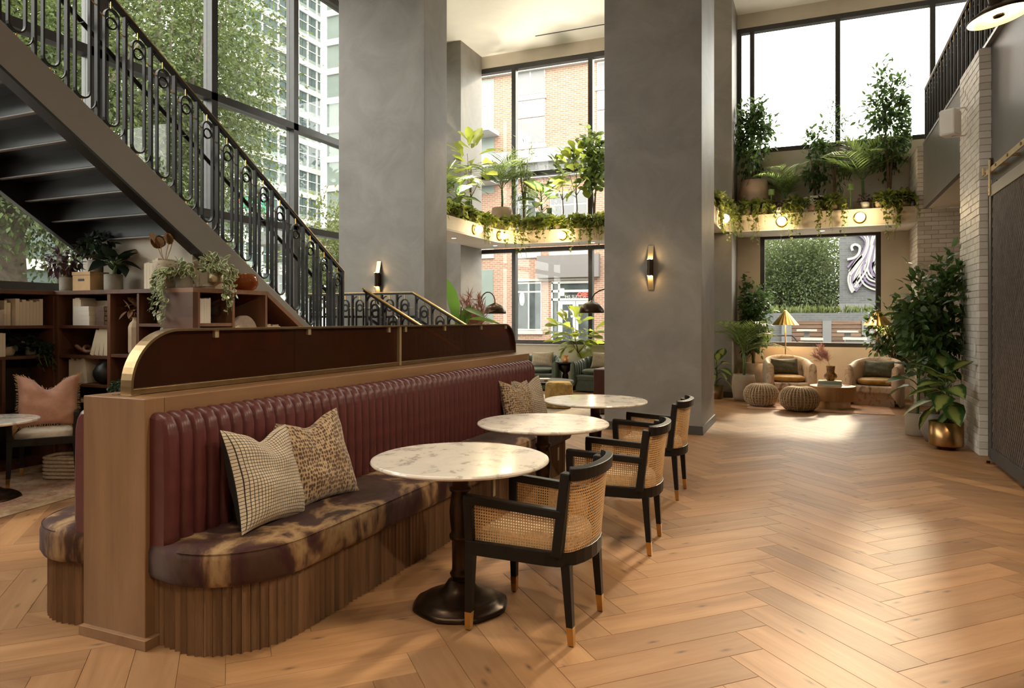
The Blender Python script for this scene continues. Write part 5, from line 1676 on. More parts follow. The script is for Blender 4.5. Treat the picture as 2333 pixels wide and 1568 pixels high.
m_ = MB(); xs = np.linspace(-1.18, .95, 24)
poly = [(x, -1.02 + .03 * math.sin(x * 9) * .5 + .015 * math.sin(x * 23)) for x in xs] + [(.98, .9), (-1.15, .9)]
ob('pile', m_.prism(poly, 0, .008), 'rug_pink', rg)
# brass cone lamps
def cone_lamp(lab, loc):
    t = thing('floor_lamp', lab, 'floor lamp', (*loc, 0))
    ob('base', MB().lathe([(0, 0), (.14, 0), (.14, .012), (.02, .02), (0, .02)], 32), 'brass', t, smooth=False)
    ob('pole', MB().tube([(0, 0, .02), (0, 0, 1.56)], .010, 10), 'brass', t, smooth=True)
    sh = MB(); seg = 40; vs_, fs_ = [], []
    rings = [(.004, 1.625), (.028, 1.612), (.24, 1.345), (.234, 1.343), (.02, 1.598)]
    for k in range(seg):
        a = 2 * PI * k / seg; f = 1 + (.018 if k % 2 else -.018)
        for r_, z in rings: vs_.append((r_ * f * math.cos(a), r_ * f * math.sin(a), z))
    n = len(rings)
    for k in range(seg):
        for i in range(n - 1): fs_.append((k * n + i, ((k + 1) % seg) * n + i, ((k + 1) % seg) * n + i + 1, k * n + i + 1))
    sh.add(vs_, fs_); ob('pleated_shade', sh, 'brass', t)
    ob('bulb', MB().ball((0.0, 0, 1.47), .03, 12, 8), 'glow_warm', t, smooth=True)
    lamp('lamp_light', t, (0.03, 0, 1.42), 26, (1, .68, .34), .03)
    return t
cone_lamp('brass floor lamp with pleated cone shade behind the tub chair near the palm', (-.46, 14.15))
cone_lamp('brass floor lamp with pleated cone shade behind the tub chair near the tall ficus', (1.08, 14.12))
# plants of the nook
ficus('tall slim ficus in a big beige pot behind the palm', (-1.03, 14.17, 0), ('taper', .26, .62, 'clay_beige'), .24, (.30, .26, .74), 1500, .105, 'leaf_ficus', 21, nst=3, clumps=22)
palm('feathery palm in a round clay pot by the grey column', (-1.12, 13.12, 0), ('barrel', .21, .47, 'clay_beige'), .42, 13, .95, seed=22, lw=.36, els=(.4, 1.4))
dieff('broad-leaved dieffenbachia in a copper pot against the grey column', (-1.62, 13.28, 0), ('cyl', .13, .25, 'brass_old'), .62, 12, .30, 23)
ficus('light green ficus behind the tub chair lamp in the corner', (1.32, 14.12, 0), ('cyl', .16, .35, 'clay_beige'), .35, (.36, .24, .58), 900, .11, 'leaf_ficus', 24, nst=3, clumps=20)
ficus('tall dark bushy ficus in a grey clay urn in front of the brick wall', (1.36, 9.62, 0), ('urn', .19, .34, 'clay_grey'), .42, (.46, .42, .72), 1900, .12, 'leaf_ficus', 25, nst=4, clumps=44)
dieff('big-leaved dieffenbachia in a brass pot at the foot of the brick pier', (1.38, 9.12, 0), ('brassfoot', .17, .31, 'brass_warm'), .80, 20, .34, 26, spread=.8)
dieff('rubber plant with glossy drooping leaves behind the tall ficus', (1.22, 10.1, 0), ('cyl', .14, .28, 'clay_beige'), .95, 15, .30, 27, 'leaf_ficus', 'dieff', 'potted_rubber_plant', 1.0, .35)

# ================================================================== CENTRE LOUNGE
tub_chair('green velvet channelled tub chair left of the dark side table', (-5.22, 13.70), R(8), 'green_velvet', 'green_velvet', .92, .85, .74, True, .60)
tub_chair('green velvet channelled tub chair right of the dark side table', (-3.93, 13.70), R(-10), 'green_velvet', 'green_velvet', .92, .85, .74, True, .60)
pillow('checked cream pillow on the green chair nearer the stair side', (-5.18, 13.68, .462), (R(-16), 0, R(8)), .48, .32, .13, 0, 'pillow_check', None, 51)
pillow('checked cream pillow on the green chair nearer the arc lamp', (-3.90, 13.68, .462), (R(-16), 0, R(-10)), .50, .34, .13, 0, 'pillow_check', None, 52)
t = thing('side_table', 'dark turned wood side table between the green chairs', 'table', (-4.62, 13.55, 0))
ob('top', MB().lathe([(0, .55), (.20, .55), (.205, .56), (.205, .575), (.20, .585), (0, .585)], 12), 'black_wood', t)
ob('pedestal', MB().lathe([(0, 0), (.13, 0), (.13, .03), (.05, .06), (.075, .18), (.06, .32), (.045, .36), (.11, .42), (.14, .50), (.12, .55), (0, .55)], 24), 'black_wood', t, smooth=True)
t = thing('candle_jar', 'amber glass candle jar on the dark side table', 'candle', (-4.60, 13.52, .586))
ob('jar', MB().lathe([(0, 0), (.055, 0), (.058, .01), (.058, .11), (.05, .11), (0, .08)], 20), 'candle_amber', t, smooth=True)
ob('lid', MB().lathe([(0, .11), (.052, .11), (.052, .13), (0, .13)], 20), 'candle_amber', t)
ob('paper_label', MB().box(-.02, .02, -.0605, -.058, .03, .075), 'book_white', t)
fiddle('fiddle-leaf fig with bright yellow-green leaves behind the side table', (-4.40, 14.05, 0), ('cyl', .16, .32, 'clay_beige'), .50, 78, (.48, .38), .31, 61, lean=-.22)
t = thing('coffee_table', 'low dark wood coffee table with magazines in the centre lounge', 'table', (-4.25, 11.35, 0))
ob('top', MB().lathe([(0, .36), (.50, .36), (.51, .375), (.50, .40), (0, .40)], 36), 'black_wood', t)
for a in (45, 135, 225, 315): ob('leg', MB().lathe([(0, 0), (.045, 0), (.06, .2), (.05, .36), (0, .36)], 12, (.36 * math.cos(R(a)), .36 * math.sin(R(a)), 0)), 'black_wood', t)
for k in range(3):
    o = book((0, 0, 0), (0, R(-90), R(20 + 8 * k)), .012, .2, .28, 'book_white', ('bottom', 'middle', 'top')[k] + ' thin white magazine on the dark coffee table', 'magazines on the coffee table'); o.location = (-4.2 + .03 * k, 11.2 + .05 * k, .407 + .0125 * k)
t = thing('square_pouf', 'ochre patterned pouf beyond the far pillows', 'pouf', (-3.80, 10.82, .012))
ob('body', MB().lathe([(0, 0), (.20, 0), (.235, .03), (.245, .22), (.235, .38), (.20, .42), (0, .43)], 8), 'pouf_ikat', t, smooth=False, bevel=.03)
rg = thing('shag_rug', 'cream shag rug in the centre lounge', 'rug', (-4.2, 11.3, 0))
ob('pile', MB().box(-1.5, 1.5, -1.4, 1.3, 0, .011), 'rug_shag', rg)
t = thing('lounge_bench', 'brown leather bench end with oak trim behind the grey column', 'bench', (-2.75, 10.8, 0))
ob('back', MB().box(-.30, .22, -.55, .60, .02, .70), 'leather_brown', t, bevel=.02)
ob('cap_rail', MB().box(-.20, .2, -.30, .60, .70, .78), 'oak_panel_y', t, bevel=.003)
# arc lamps
def arc_lamp(lab, base, head, r=.215):
    t = thing('arc_lamp', lab, 'floor lamp', (*base, 0))
    ob('base', MB().lathe([(0, 0), (.17, 0), (.17, .03), (.02, .04), (0, .04)], 28), 'bronze_dark', t)
    hx, hy, hz = head[0] - base[0], head[1] - base[1], head[2]
    P = [(0, 0, .04), (0, 0, 1.1), (hx * .03, hy * .03, 1.45)]
    for i in range(9):
        a = PI - PI * i / 8 * .93
        P.append((hx * (.5 + .5 * math.cos(a)), hy * (.5 + .5 * math.cos(a)), hz + .12 + .20 * math.sin(a)))
    P.append((hx, hy, hz + .10))
    ob('arm', MB().tube(P, .011, 8), 'bronze_dark', t, smooth=True)
    prof = [(.008, r * .96 + .02), (.03, r * .95)] + [(r * math.sin(a), r * .92 * math.cos(a)) for a in [PI / 2 * i / 9 for i in range(2, 10)]] + [(r * .97, 0), (r * .6, r * .6), (0, r * .85)]
    ob('dome_shade', MB().lathe(prof, 32, (hx, hy, hz - .10)), 'bronze_dark', t, smooth=True)
    ob('bulb', MB().ball((hx, hy, hz - .06), .03, 10, 6), 'glow_warm', t, smooth=True)
    lamp('lamp_light', t, (hx, hy, hz - .13), 6, (1, .72, .4), .03)
    return t
arc_lamp('bronze dome arc lamp beside the pink pampas and banana leaves', (-5.95, 12.35), (-5.60, 12.25, 1.66))
arc_lamp('bronze dome arc lamp reaching out from behind the grey column', (-2.85, 11.75), (-3.47, 11.57, 1.66))
# bird of paradise with rose pampas
t = thing('bird_of_paradise', 'bird of paradise plant with tall banana leaves by the stair column', 'plant', (-5.42, 10.35, 0))
pot(t, 'cyl', .2, .4, 'clay_grey')
for (dx, dy, h, d, L, rl) in ((-.03, 0, 1.32, (-.05, 0, 1), .86, 1.2), (-.13, 0, 1.25, (-.30, -.1, 1), .60, 1.0), (.10, -.05, 1.66, (.9, -.2, -.12), .48, .3), (.12, .05, 1.47, (1, .1, .05), .70, -.3), (-.05, .1, 1.2, (.2, .3, .9), .6, .8), (-.22, -.1, 1.45, (-.9, -.2, .25), .50, 0)):
    ob('petiole', MB().tube([(0, 0, .34), (dx * .5, dy, h * .6), (dx, dy, h)], .012, 6), 'stem_green', t, smooth=True)
    big_leaf('banana', 'leaf_banana', t, (dx, dy, h - .02), d, L, rl)
t = thing('pampas_vase', 'tall floor vase of rose pampas grass behind the banana leaves', 'vase', (-5.40, 10.85, 0))
ob('body', MB().lathe([(0, 0), (.13, 0), (.16, .2), (.12, .6), (.07, .75), (.08, .8), (.06, .8), (0, .6)], 24), 'clay_grey', t, smooth=True)
for k in range(8):
    a = k * 2.4; plume(t, (0, 0, .75), (.18 * math.cos(a) + .03, .14 * math.sin(a), 1.65 + .22 * math.sin(k * 1.7)), 170, .19, 'pampas_rose', .09, seed=70 + k)
# ================================================================== LEDGE PLANTS
ZL, ZN = 3.342, 3.362
# over the nook
ficus('tall leafy ficus in a big terracotta pot on the nook ledge', (-1.02, 14.17, ZN), ('taper', .28, .74, 'terracotta'), .22, (.42, .38, .72), 1500, .105, seed=101, nst=2, clumps=34)
palm('spiky upright palm on the nook ledge', (-.45, 14.2, ZN), ('cyl', .15, .22, 'terracotta'), .14, 11, 1.0, seed=102, lw=.36, els=(.85, 1.5))
ficus('slim young tree in a wide white pot on the nook ledge', (.055, 14.2, ZN), ('cyl', .20, .36, 'ceramic_white'), .34, (.32, .28, .54), 420, .105, seed=103, nst=2, name='potted_tree', clumps=16)
ficus('thin airy olive tree on the nook ledge', (.385, 14.24, ZN), ('cyl', .13, .22, 'clay_beige'), .36, (.26, .24, .76), 650, .10, seed=104, nst=2, name='potted_olive_tree', kind='lance', clumps=18)
palm('wide arching palm on the nook ledge', (.84, 14.15, ZN), ('cyl', .16, .22, 'clay_beige'), .40, 12, 1.1, seed=105, lw=.38, els=(.5, 1.4))
ficus('tall bushy ficus at the brick end of the nook ledge', (1.27, 14.2, ZN), ('cyl', .18, .30, 'clay_beige'), .40, (.46, .40, .92), 1700, .105, seed=106, nst=3, clumps=40)
dn = ['beside the terracotta pot', 'under the spiky palm', 'under the white pot', 'under the olive tree', 'under the arching palm', 'in front of the brick-end ficus', 'at the brick corner']
for k, x in enumerate((-1.12, -.82, -.27, .33, .66, 1.20, 1.46)):
    if k == 4:
        ivy('low reddish plant in a pale pot on the nook ledge', (.86, 13.66, ZN), ('cone', .08, .13, 'ceramic_white'), 0, 50, .05, .06, (0, -1), 'leaf_purple', 'heart', 115, 'potted_coleus', .13)
        continue
    ivy('ivy trailing over the nook ledge ' + dn[k], (x, 13.68, ZN), ('cyl', .09, .13, 'clay_beige'), (9, 3, 8, 9, 0, 9, 3)[k], 190, (.66, .25, .58, .68, .3, .64, .3)[k], .092, (0, -1), seed=110 + k, width=.23, edge=.22)
for k, (x, mt) in enumerate(((-.55, 'ceramic_white'), (-.02, 'terracotta'), (.12, 'brass_old'), (1.06, 'ceramic_tan'))):
    ivy(('small trailing herb in a white pot above the globe lamp', 'small trailing herb in a terracotta pot on the nook ledge', 'small trailing herb in a bronze pot on the nook ledge', 'small trailing herb in a tan pot on the nook ledge')[k], (x, 13.60, ZN), ('cone', .065, .12, mt), 2, 35, .12, .05, (0, -1), 'leaf_ivy' if k % 2 else 'leaf_purple', 'heart', 130 + k, 'potted_herb', .09, edge=.08)
ivy('ivy spilling from the ledge arm behind the grey column', (-1.72, 12.35, ZN), ('cyl', .10, .13, 'clay_beige'), 12, 230, .55, .10, (1, 0), seed=140, width=.36, edge=.24)
ivy('ivy spilling at the curved corner of the nook ledge', (-1.55, 13.08, ZN), ('cyl', .10, .13, 'clay_beige'), 12, 130, .60, .08, (.9, -.4), seed=141, width=.26, edge=.2)
palm('small palm on the ledge arm behind the grey column', (-1.95, 12.7, ZN), ('cyl', .12, .2, 'clay_beige'), .55, 9, .62, seed=142)
# centre bay
ficus('dark ficus on the stair end of the centre ledge', (-6.62, 10.72, ZL), ('cyl', .16, .3, 'clay_beige'), .62, (.48, .42, .72), 700, .095, seed=150)
palm('fan palm on the stair side of the centre ledge', (-6.62, 11.85, ZL), ('cyl', .14, .22, 'clay_beige'), .15, 12, 1.1, seed=151, lw=.34, spread=.8)
fiddle('slim fiddle-leaf fig on the curved corner of the centre ledge', (-6.55, 13.12, ZL), ('cyl', .14, .22, 'clay_beige'), .50, 36, (.34, .56), .36, 152)
dieff('dark dieffenbachia on the curved corner of the centre ledge', (-6.62, 12.6, ZL), ('cyl', .13, .18, 'clay_beige'), .80, 20, .40, 153)
palm('tall feathery palm in a taupe barrel pot on the centre ledge', (-6.18, 13.88, ZL), ('taper', .25, .52, 'terracotta'), .45, 12, 1.2, seed=154, lw=.36, els=(.6, 1.5))
ficus('thin willowy tree on the centre ledge beside the window mullion', (-5.84, 14.3, ZL), ('cyl', .12, .2, 'clay_beige'), .45, (.28, .24, .85), 700, .12, seed=155, kind='lance', nst=3, name='potted_willow', clumps=22, mat='leaf_palm')
dieff('dieffenbachia with pale striped leaves on the centre ledge', (-5.42, 14.26, ZL), ('cyl', .13, .16, 'clay_beige'), .95, 22, .42, 156)
fiddle('branching fig with sparse leaves on the centre ledge', (-4.93, 14.27, ZL), ('cyl', .13, .18, 'clay_beige'), .55, 40, (.36, .42), .24, 157, 'leaf_palm', 'potted_fig', 'oval')
fiddle('fiddle-leaf fig with yellow-green crown on the centre ledge', (-4.62, 14.27, ZL), ('cyl', .14, .2, 'clay_beige'), .62, 60, (.40, .46), .30, 158)
ficus('eucalyptus with round leaves at the column end of the centre ledge', (-4.22, 14.26, ZL), ('barrel', .2, .24, 'ceramic_black'), .55, (.42, .36, .65), 800, .10, seed=159, kind='round', nst=2, name='potted_eucalyptus', mat='leaf_palm', clumps=22)
palm('small palm at the column end of the centre ledge', (-3.82, 14.27, ZL), ('cyl', .13, .2, 'clay_beige'), .5, 11, .75, seed=160)
for k, (x, y, fr_, nm) in enumerate(((-6.22, 10.9, (1, 0), 'near the stair column'), (-6.22, 11.6, (1, 0), 'above the first globe lamp'), (-6.22, 12.3, (1, 0), 'between the two arm globe lamps'), (-6.2, 12.95, (.9, -.35), 'before the ledge curve'), (-5.80, 13.55, (.7, -.7), 'on the ledge curve'), (-5.42, 13.92, (.2, -1), 'below the striped dieffenbachia'), (-4.95, 13.97, (0, -1), 'below the branching fig'), (-4.45, 13.97, (0, -1), 'below the fiddle-leaf fig'), (-4.05, 13.97, (0, -1), 'below the eucalyptus'), (-3.55, 13.97, (0, -1), 'behind the grey column'))):
    ivy('pothos trailing over the centre ledge ' + nm, (x, y, ZL), ('cyl', .09, .11, 'clay_beige'), (3, 2, 3, 8, 11, 7, 2, 9, 8, 3)[k], 210, (.12, .12, .2, .42, .66, .4, .15, .66, .6, .3)[k], .105, fr_, 'leaf_ivy' if k % 3 else 'leaf_fiddle', seed=170 + k, width=.29, edge=.2)

# ================================================================== LIGHT FITTINGS
def globe(lab, loc, d, e=13):
    t = thing('globe_sconce', lab, 'wall light', loc)
    dv = Vector((d[0], d[1], 0)).normalized()
    q = dv.to_track_quat('Z', 'Y').to_euler()
    o = ob('brass_plate', MB().lathe([(0, 0), (.098, 0), (.10, .008), (.085, .02), (.04, .022), (.04, .035), (0, .035)], 28), 'brass', t, smooth=False); o.rotation_euler = q
    b_ = ob('globe', MB().ball((0, 0, 0), .078, 20, 12), 'glow_warm', t, smooth=True); b_.location = dv * .10
    lamp('lamp_light', t, dv * .25, e, (1, .74, .42), .07)
globe('round glowing globe lamp on the straight arm of the centre ledge', (-6.048, 12.25, 3.20), (1, 0))
globe('round glowing globe lamp at the start of the centre ledge curve', (-6.012, 13.38, 3.20), (.9, -.3))
globe('round glowing globe lamp on the window side of the centre ledge', (-4.78, 13.848, 3.20), (0, -1))
globe('round glowing globe lamp on the nook ledge above the first tub chair', (-.50, 13.498, 3.21), (0, -1))
globe('round glowing globe lamp on the nook ledge above the second tub chair', (.76, 13.498, 3.21), (0, -1))
globe('round glowing globe lamp half hidden by ivy on the ledge arm', (-1.498, 12.7, 3.21), (1, 0))
def downlight(lab, loc, e=22):
    t = thing('downlight', lab, 'ceiling light', loc, 0, 'soffit downlights')
    ob('trim_ring', MB().lathe([(.045, -.004), (.062, -.004), (.064, 0), (.045, 0)], 24, closed=True), 'ceiling_white', t)
    ob('diffuser', MB().lathe([(0, -.002), (.045, -.002), (.045, 0), (0, 0)], 24), 'glow_white', t)
    lamp('lamp_light', t, (0, 0, -.03), e, (1, .82, .58), .04, 'SPOT', (0, 0, 0), R(110), .6)
downlight('recessed downlight under the straight arm of the centre ledge', (-6.52, 12.3, 3.06))
downlight('recessed downlight under the curve of the centre ledge', (-6.35, 13.9, 3.06))
downlight('recessed downlight under the window side of the centre ledge', (-4.22, 14.15, 3.06))
downlight('recessed downlight under the nook ledge', (.17, 13.9, 3.06), 45)
def fill_uplight(lab, loc, e, tilt=(0, 0)):  # added lamps on stakes that brighten the ceiling and the ledge plants
    t = thing('fill_uplight', lab, 'added light', loc)
    ob('can', MB().lathe([(0, 0), (.05, 0), (.055, .02), (.055, .10), (.048, .10), (.044, .085), (0, .085)], 20, (0, 0, .36)), 'stem_green', t, smooth=False)
    ob('lens', MB().lathe([(0, .086), (.043, .086), (.043, .090), (0, .090)], 20, (0, 0, .36)), 'glow_white', t)
    ob('stake', MB().tube([(0, 0, 0), (0, 0, .36)], .008, 8), 'stem_green', t)
    lamp('lamp_light', t, (0, 0, .49), e, (1, .86, .66), .05, 'SPOT', (R(180) + tilt[0], tilt[1], 0), R(130), .7)
fill_uplight('added small green uplight among the pothos on the centre ledge', (-5.1, 13.80 + .12, ZL), 380, (R(12), 0))
fill_uplight('added small green uplight between the fan palm and fig on the centre ledge', (-6.3, 12.5, ZL), 380)
fill_uplight('added small green uplight behind the ivy on the nook ledge', (.62, 13.62, ZN), 40, (R(10), 0))
fill_uplight('added small green uplight beside the spiky palm on the nook ledge', (-.68, 13.62, ZN), 40, (R(10), 0))
def sconce(lab, x, y, z, g=None):
    t = thing('wall_sconce', lab, 'wall light', (x, y, z))
    ob('tube', MB().prism([(-.036, -.035), (.036, -.035)] + [(.036 * math.cos(a), -.055 - .05 * math.sin(a)) for a in [PI * i / 10 for i in range(11)]], -.105, .105, 'z'), 'bronze_dark', t)
    for s in (-1, 1):
        P = []
        for i in range(7):
            f = i / 6
            P.append((-.062 + .045 * f ** .7 + .008 * f, s * (.105 + .18 * f)))
        m_ = MB(); vs_ = []
        for yy, zz in P: vs_ += [(-.035, yy, zz), (.035, yy, zz), (.035, yy + .006, zz), (-.035, yy + .006, zz)]
        fs_ = []
        for i in range(6):
            for k in range(4): fs_.append((i * 4 + k, i * 4 + (k + 1) % 4, i * 4 + 4 + (k + 1) % 4, i * 4 + 4 + k))
        fs_ += [(0, 1, 2, 3), (24, 25, 26, 27)]
        m_.add(vs_, fs_); ob('reflector', m_, 'brass_pale', t)
        ob('lens', MB().box(-.03, .03, -.098, -.066, s * .105 - .002, s * .105 + .003), 'glow_sconce', t)
        lamp('lamp_light', t, (0, -.085, s * .125), 1.6, (1, .66, .28), .012)
    ob('back_plate', MB().box(-.03, .03, -.036, 0, -.09, .09), 'bronze_dark', t)
sconce('brass blade sconce on the grey column next to the aisle', -1.905, 9.0, 2.113)
sconce('brass blade sconce on the grey column behind the stairs', -6.048, 9.0, 2.05)
# enamel barn light on the right wall
def barn(lab, y):
    t = thing('barn_light', lab, 'wall light', (XR, y, 3.95))
    ob('wall_plate', MB().lathe([(0, 0), (.055, 0), (.055, .02), (0, .03)], 20), 'bronze_dark', t).rotation_euler = (0, R(-90), 0)
    hx = -.50
    P = [(-.01, 0, 0), (-.12, 0, .10), (-.26, 0, .16), (-.40, 0, .13), (hx + .01, 0, .02), (hx, 0, -.12)]
    ob('gooseneck', MB().tube(P, .013, 10), 'bronze_dark', t, smooth=True)
    sh = ob('shade', MB().lathe([(.03, .18), (.045, .17), (.045, .11), (.055, .10), (.055, .085), (.10, .072), (.195, .018), (.205, 0), (.203, -.003), (.19, .012), (.095, .062), (.04, .078), (0, .08)], 40), 'bronze_dark', t, smooth=True)
    inn_ = ob('enamel_lining', MB().lathe([(.200, -.002), (.188, .010), (.094, .059), (.03, .074), (0, .075)], 40, cap=False), 'lamp_enamel', t, smooth=True)
    bl = ob('bulb', MB().ball((0, 0, .035), .034, 14, 10), 'glow_warm', t, smooth=True)
    cp = ob('bulb_cap', MB().lathe([(0, -.010), (.035, .0), (.04, .012), (.036, .013), (0, .0)], 20), 'bronze_dark', t)
    for o in (sh, inn_, bl, cp): o.location = (hx, 0, -.30); o.rotation_euler = (0, R(-10), 0)
    [lamp('bulb_glow', t, (hx + dx_, dy_, -.265), 2.2, (1, .74, .38), .01) for dx_, dy_ in ((.065, 0), (-.065, 0), (0, .065), (0, -.065))]
    lamp('lamp_light', t, (hx - .01, 0, -.325), BARN_W, (1, .82, .58), .06, 'SPOT', (0, R(38), 0), R(125), .7)
    return t
BARN_W = 210
barn('dark enamel barn light glowing yellow inside on the right wall', 6.07)
barn('added second dark barn light out of view along the right wall', 3.0)  # added out of view to bring warm light to the foreground
barn('added third dark barn light out of view along the right wall', -.3)  # likewise an added, unseen lamp for the foreground
def fill_ceiling_spot(lab, loc, e, rot):  # added fill lamps in the ceiling, out of view, lighting the foreground
    t = thing('fill_ceiling_spot', lab, 'ceiling light', loc)
    ob('trim_ring', MB().lathe([(.075, -.006), (.10, -.006), (.104, 0), (.075, 0)], 28, closed=True), 'ceiling_white', t)
    ob('diffuser', MB().lathe([(0, -.004), (.075, -.004), (.075, 0), (0, 0)], 28), 'glow_white', t)
    lamp('lamp_light', t, (0, 0, -.05), e * .30, (1, .84, .64), .09, 'SPOT', rot, R(75), .8)
for k, (x, y, e, rx, ry) in enumerate(((-4.9, 1.2, 900, 18, -8), (-1.6, .4, 900, 16, -8), (-6.6, 2.2, 700, 14, 0), (.4, 2.6, 700, 6, -22), (-3.2, -1.6, 800, 24, 0))):
    fill_ceiling_spot(('added recessed ceiling spot over the rug by the bookcase', 'added recessed ceiling spot over the near end of the banquette', 'added recessed ceiling spot beside the bookcase window', 'added recessed ceiling spot over the aisle', 'added recessed ceiling spot near the rear wall')[k], (x, y, ZC), e, (R(rx), R(ry), 0))
# speaker on the pier
t = thing('wall_speaker', 'white box speaker bracketed to the painted brick pier', 'speaker', (1.632, 9.36, 3.72), R(-28))
ob('cabinet', MB().prism([(-.27, -.085), (-.27, .085), (-.10, .11), (-.10, -.11)], -.15, .15, 'z'), 'white_plastic', t, bevel=.02)
ob('grille', MB().box(-.276, -.268, -.075, .075, -.135, .135), 'white_plastic', t, bevel=.003)
ob('bracket', MB().tube([(-.17, 0, .16), (-.05, .05, .16), (-.02, .10, .10), (-.02, .10, -.10), (-.05, .05, -.16), (-.17, 0, -.16)], .010, 8), 'white_plastic', t, smooth=True)
ob('mount_plate', MB().box(-.03, -.002, .06, .14, -.05, .05), 'white_plastic', t)
# sliding mesh door on a track
t = thing('sliding_door', 'black framed sliding door filled with woven metal mesh', 'door', (1.68, 7.55, 0))
y0, y1, z0, z1 = 6.80, 8.46, .035, 2.80
FW = .075
for nm, b_ in (('stile', (1.655, 1.70, y0, y0 + FW, z0, z1)), ('stile', (1.655, 1.70, y1 - FW, y1, z0, z1)), ('rail', (1.655, 1.70, y0 + FW, y1 - FW, z0, z0 + .12)), ('rail', (1.655, 1.70, y0 + FW, y1 - FW, z1 - .11, z1))):
    ob(nm, MB().box(*b_), 'stair_grey' if nm == 'rail' and b_[5] > 2 else 'base_dark', t, world=True, bevel=.003)
ob('dark_behind_mesh', MB().box(1.690, 1.697, y0 + FW, y1 - FW, z0 + .12, z1 - .11), 'base_dark', t, world=True)  # dark sheet added to stand for the shade behind the mesh
def seg_clip(p, d, ya_, yb_, za_, zb_):
    t0_, t1_ = -1e9, 1e9
    for o_, dd, lo, hi in ((p[0], d[0], ya_, yb_), (p[1], d[1], za_, zb_)):
        if abs(dd) < 1e-9:
            if not lo <= o_ <= hi: return None
            continue
        a, b_ = (lo - o_) / dd, (hi - o_) / dd
        t0_, t1_ = max(t0_, min(a, b_)), min(t1_, max(a, b_))
    return (t0_, t1_) if t1_ - t0_ > .03 else None
lat = MB()
def lattice(lat, x, ya_, yb_, za_, zb_, pitch=.052):
    for sg in (-1, 1):
        ang = R(58) * sg; d = (math.cos(ang), math.sin(ang)); nrm = (-d[1], d[0])
        for k in range(-90, 91):
            p = ((ya_ + yb_) / 2 + nrm[0] * pitch * k, (za_ + zb_) / 2 + nrm[1] * pitch * k)
            c_ = seg_clip(p, d, ya_, yb_, za_, zb_)
            if not c_: continue
            a = (x + .004 * sg, p[0] + d[0] * c_[0], p[1] + d[1] * c_[0]); b_ = (x + .004 * sg, p[0] + d[0] * c_[1], p[1] + d[1] * c_[1])
            w_ = .0075
            lat.add([(a[0] - .003, a[1] + nrm[0] * w_, a[2] + nrm[1] * w_), (a[0] + .003, a[1] - nrm[0] * w_, a[2] - nrm[1] * w_), (b_[0] + .003, b_[1] - nrm[0] * w_, b_[2] - nrm[1] * w_), (b_[0] - .003, b_[1] + nrm[0] * w_, b_[2] + nrm[1] * w_),
                     (a[0] - .001, a[1] + nrm[0] * w_, a[2] + nrm[1] * w_), (a[0] + .005, a[1] - nrm[0] * w_, a[2] - nrm[1] * w_), (b_[0] + .005, b_[1] - nrm[0] * w_, b_[2] - nrm[1] * w_), (b_[0] - .001, b_[1] + nrm[0] * w_, b_[2] + nrm[1] * w_)],
                    [(0, 1, 2, 3), (7, 6, 5, 4), (0, 3, 7, 4), (1, 5, 6, 2)])
lattice(lat, 1.674, y0 + FW, y1 - FW, z0 + .12, z1 - .11)
plain('mesh_metal', (.17, .15, .135), .4, metal=.5, var=.2)
ob('woven_mesh', lat, 'mesh_metal', t, world=True, kind='stuff')
hk = ob('hanger_strap', MB().box(1.640, 1.654, 8.375, 8.42, 2.70, 3.06), 'brass_pale', t, world=True, bevel=.004)
ob('roller', MB().lathe([(.012, -.012), (.05, -.012), (.052, -.006), (.046, 0), (.052, .006), (.05, .012), (.012, .012)], 24, closed=True), 'bronze_dark', hk).location = Vector((1.662, 8.398, 3.03)) - Vector((1.68, 7.55, 0))
hk.children[0].rotation_euler = (0, R(90), 0)
for z in (2.73, 2.78): ob('bolt', MB().lathe([(0, 0), (.011, 0), (.011, .01), (0, .012)], 8), 'brass', hk).location = Vector((1.640, 8.398, z)) - Vector((1.68, 7.55, 0))
t = thing('door_track', 'flat brass sliding-door track with bolts above the mesh door', 'door track', (XR, 7.5, 2.96))
ob('rail', MB().box(1.655, 1.667, 5.6, 8.68, 2.935, 2.99), 'brass_pale', t, world=True, bevel=.002)
for k in range(7): ob('spacer_bolt', MB().box(1.645, 1.749, 8.60 - k * .45, 8.625 - k * .45, 2.95, 2.975), 'brass_old', t, world=True)
ob('end_stop', MB().box(1.635, 1.66, 8.64, 8.68, 2.95, 3.03), 'brass_pale', t, world=True, bevel=.004)
t = thing('floor_guide', 'small brass floor guide under the mesh door', 'door guide', (1.66, 8.36, 0))
ob('plate', MB().box(-.05, .04, -.03, .03, 0, .006), 'brass', t); ob('roller', MB().lathe([(0, .006), (.016, .006), (.016, .03), (0, .03)], 14, (-.03, 0, 0)), 'bronze_dark', t)
t = thing('fixed_panel', 'narrow dark mesh panel between the sliding door and the brick pier', 'panel', (1.72, 8.63, 0))
for nm, b_ in (('stile', (1.715, 1.748, 8.44, 8.49, 0, 2.86)), ('stile', (1.715, 1.748, 8.765, 8.81, 0, 2.86)), ('rail', (1.715, 1.748, 8.49, 8.765, 2.80, 2.86)), ('rail', (1.715, 1.748, 8.49, 8.765, 0, .14)), ('rail', (1.715, 1.748, 8.49, 8.765, .92, 1.02))): ob(nm, MB().box(*b_), 'frame_dark', t, world=True)
l2 = MB(); lattice(l2, 1.735, 8.49, 8.765, 1.02, 2.80); ob('woven_mesh', l2, 'mesh_metal', t, world=True, kind='stuff')
